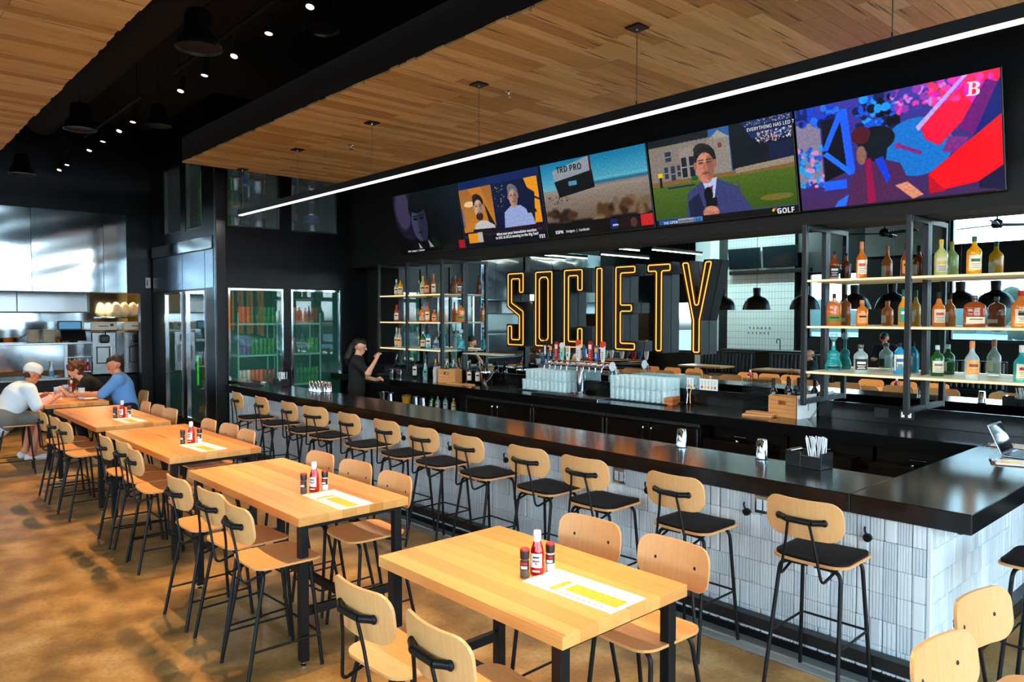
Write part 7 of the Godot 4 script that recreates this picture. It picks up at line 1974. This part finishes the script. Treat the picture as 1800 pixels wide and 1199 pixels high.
		"cap":
			put(blob([[R.call(Vector3(-0.035, 0.0, -0.052)), R.call(Vector3(0.035, 0.0, -0.052)), 0.050, 0.050]], 0.012, 0.03), M.brown_hair, "hair", t)
			var cap := put(blob([[R.call(Vector3(0, 0.075, -0.025)), R.call(Vector3(0, 0.078, 0.022)), 0.096, 0.090]], 0.012, 0.03), M.white, "trucker_cap", t)
			var br := Sh.new().plate(0.155, 0.11, 0.05, 0.006, func(x, _y): return -1.6 * x * x)
			var o := put(br, M.black_cloth, "brim", cap)
			o.transform = Transform3D(hb * Basis(Vector3.RIGHT, -PI / 2 + 0.18), R.call(Vector3(0, 0.052, 0.135)))
			for sg: float in [-1.0, 1.0]:
				put(Sh.new().tube(fillet([R.call(Vector3(sg * 0.012, 0.010, 0.104)), R.call(Vector3(sg * 0.055, 0.016, 0.098)), R.call(Vector3(sg * 0.055, -0.014, 0.096)), R.call(Vector3(sg * 0.014, -0.014, 0.102))], 0.012, 3, true), 0.0022, 5, true), M.ink, "spectacles", t)
				put(Sh.new().tube([R.call(Vector3(sg * 0.055, 0.012, 0.097)), R.call(Vector3(sg * 0.09, 0.012, -0.01))], 0.002, 5), M.ink, "spectacles", t)
	if c.get("watch", false):
		var w: Vector3 = Wr[0].lerp(E[0], 0.12)
		put(Sh.new().tube([w, w + (E[0] - Wr[0]).normalized() * 0.035], 0.036, 14), M.black_plastic, "wrist_watch", t)
	return t


func build_people() -> void:
	person("man in white polo shirt and white trucker cap leaning over the far table", Vector3(-11.75, 0, -1.60), PI + 0.12, {"h": 0.66, "lean": 0.62, "head_lean": 0.45, "nod": 0.35, "girth": 1.22, "hands": [Vector3(-0.22, 0.97, 0.55), Vector3(0.22, 0.97, 0.52)], "shirt": "white_shirt", "collar": true, "pants": "grey_cloth", "legs": 1.0, "hair": "cap", "shoe": "white", "sleeve": 0.85})
	person("man in light blue polo shirt with dark hair resting his arms on the far table", Vector3(-11.66, 0, -3.10), -0.35, {"h": 0.66, "lean": 0.22, "head_lean": 0.2, "nod": 0.25, "girth": 1.12, "hands": [Vector3(-0.12, 0.985, 0.52), Vector3(0.06, 0.985, 0.54)], "shirt": "blue_shirt", "collar": true, "pants": "navy_cloth", "long": true, "hair": "short", "watch": true, "sleeve": 0.95, "curl": 1.0})
	person("curly-haired woman in black bending over the far table", Vector3(-12.42, 0, -3.02), -0.25, {"h": 0.66, "lean": 0.62, "head_lean": 0.85, "nod": 0.85, "girth": 0.95, "hands": [Vector3(-0.10, 0.985, 0.55), Vector3(0.10, 0.985, 0.55)], "skin": "pale_skin", "shirt": "black_cloth", "pants": "black_cloth", "long": true, "hair": "curly", "sleeve": 1.0, "lips": true})
	person("bartender in black with a dark ponytail standing at the till", Vector3(-10.55, 0, -6.22), 2.45, {"seated": false, "lean": 0.04, "head_lean": 0.12, "nod": 0.15, "girth": 0.95, "hands": [Vector3(-0.16, 1.40, 0.34), Vector3(0.12, 1.05, 0.30)], "hand_dir": Vector3(0, 0.5, 0), "skin": "pale_skin", "shirt": "charcoal_cloth", "pants": "black_cloth", "long": true, "hair": "tail", "hem": 1.6, "sleeve": 0.8, "curl": 1.3, "lips": true})
	person("person in grey working at the laptop, only the hand in the picture", Vector3(-0.86, 0, -6.42), -PI / 2, {"h": 0.76, "lean": 0.18, "nod": 0.4, "hands": [Vector3(-0.10, 1.135, 0.44), Vector3(0.10, 1.135, 0.44)], "shirt": "grey_cloth", "pants": "navy_cloth", "long": true, "hair": "short", "curl": 0.25})
	person("bald man in dark teal seated in a booth in the mirror", Vector3(-8.05, 0, 2.1), -2.2, {"h": 0.44, "lean": 0.15, "nod": 0.1, "hands": [Vector3(-0.16, 0.80, 0.42), Vector3(0.16, 0.80, 0.42)], "shirt": "teal_cloth", "hair": "thin", "skin": "pale_skin", "pants": "navy_cloth", "long": true})
	person("man in navy T-shirt standing bent over in the mirror", Vector3(-6.9, 0, 3.4), PI, {"seated": false, "lean": 0.30, "head_lean": 0.5, "nod": 0.7, "girth": 1.15, "hands": [Vector3(-0.22, 1.08, 0.42), Vector3(0.14, 1.10, 0.44)], "shirt": "navy_cloth", "pants": "black_cloth", "long": true, "hair": "short", "hair_mat": "dark_hair", "sleeve": 0.8})
	person("cook in black with brown hair behind the pass, seen in the mirror", Vector3(-17.2, 0, -0.4), PI / 2, {"seated": false, "lean": 0.1, "nod": 0.4, "hands": [Vector3(-0.2, 1.1, 0.4), Vector3(0.2, 1.1, 0.4)], "shirt": "black_cloth", "pants": "black_cloth", "long": true, "hair": "short"})
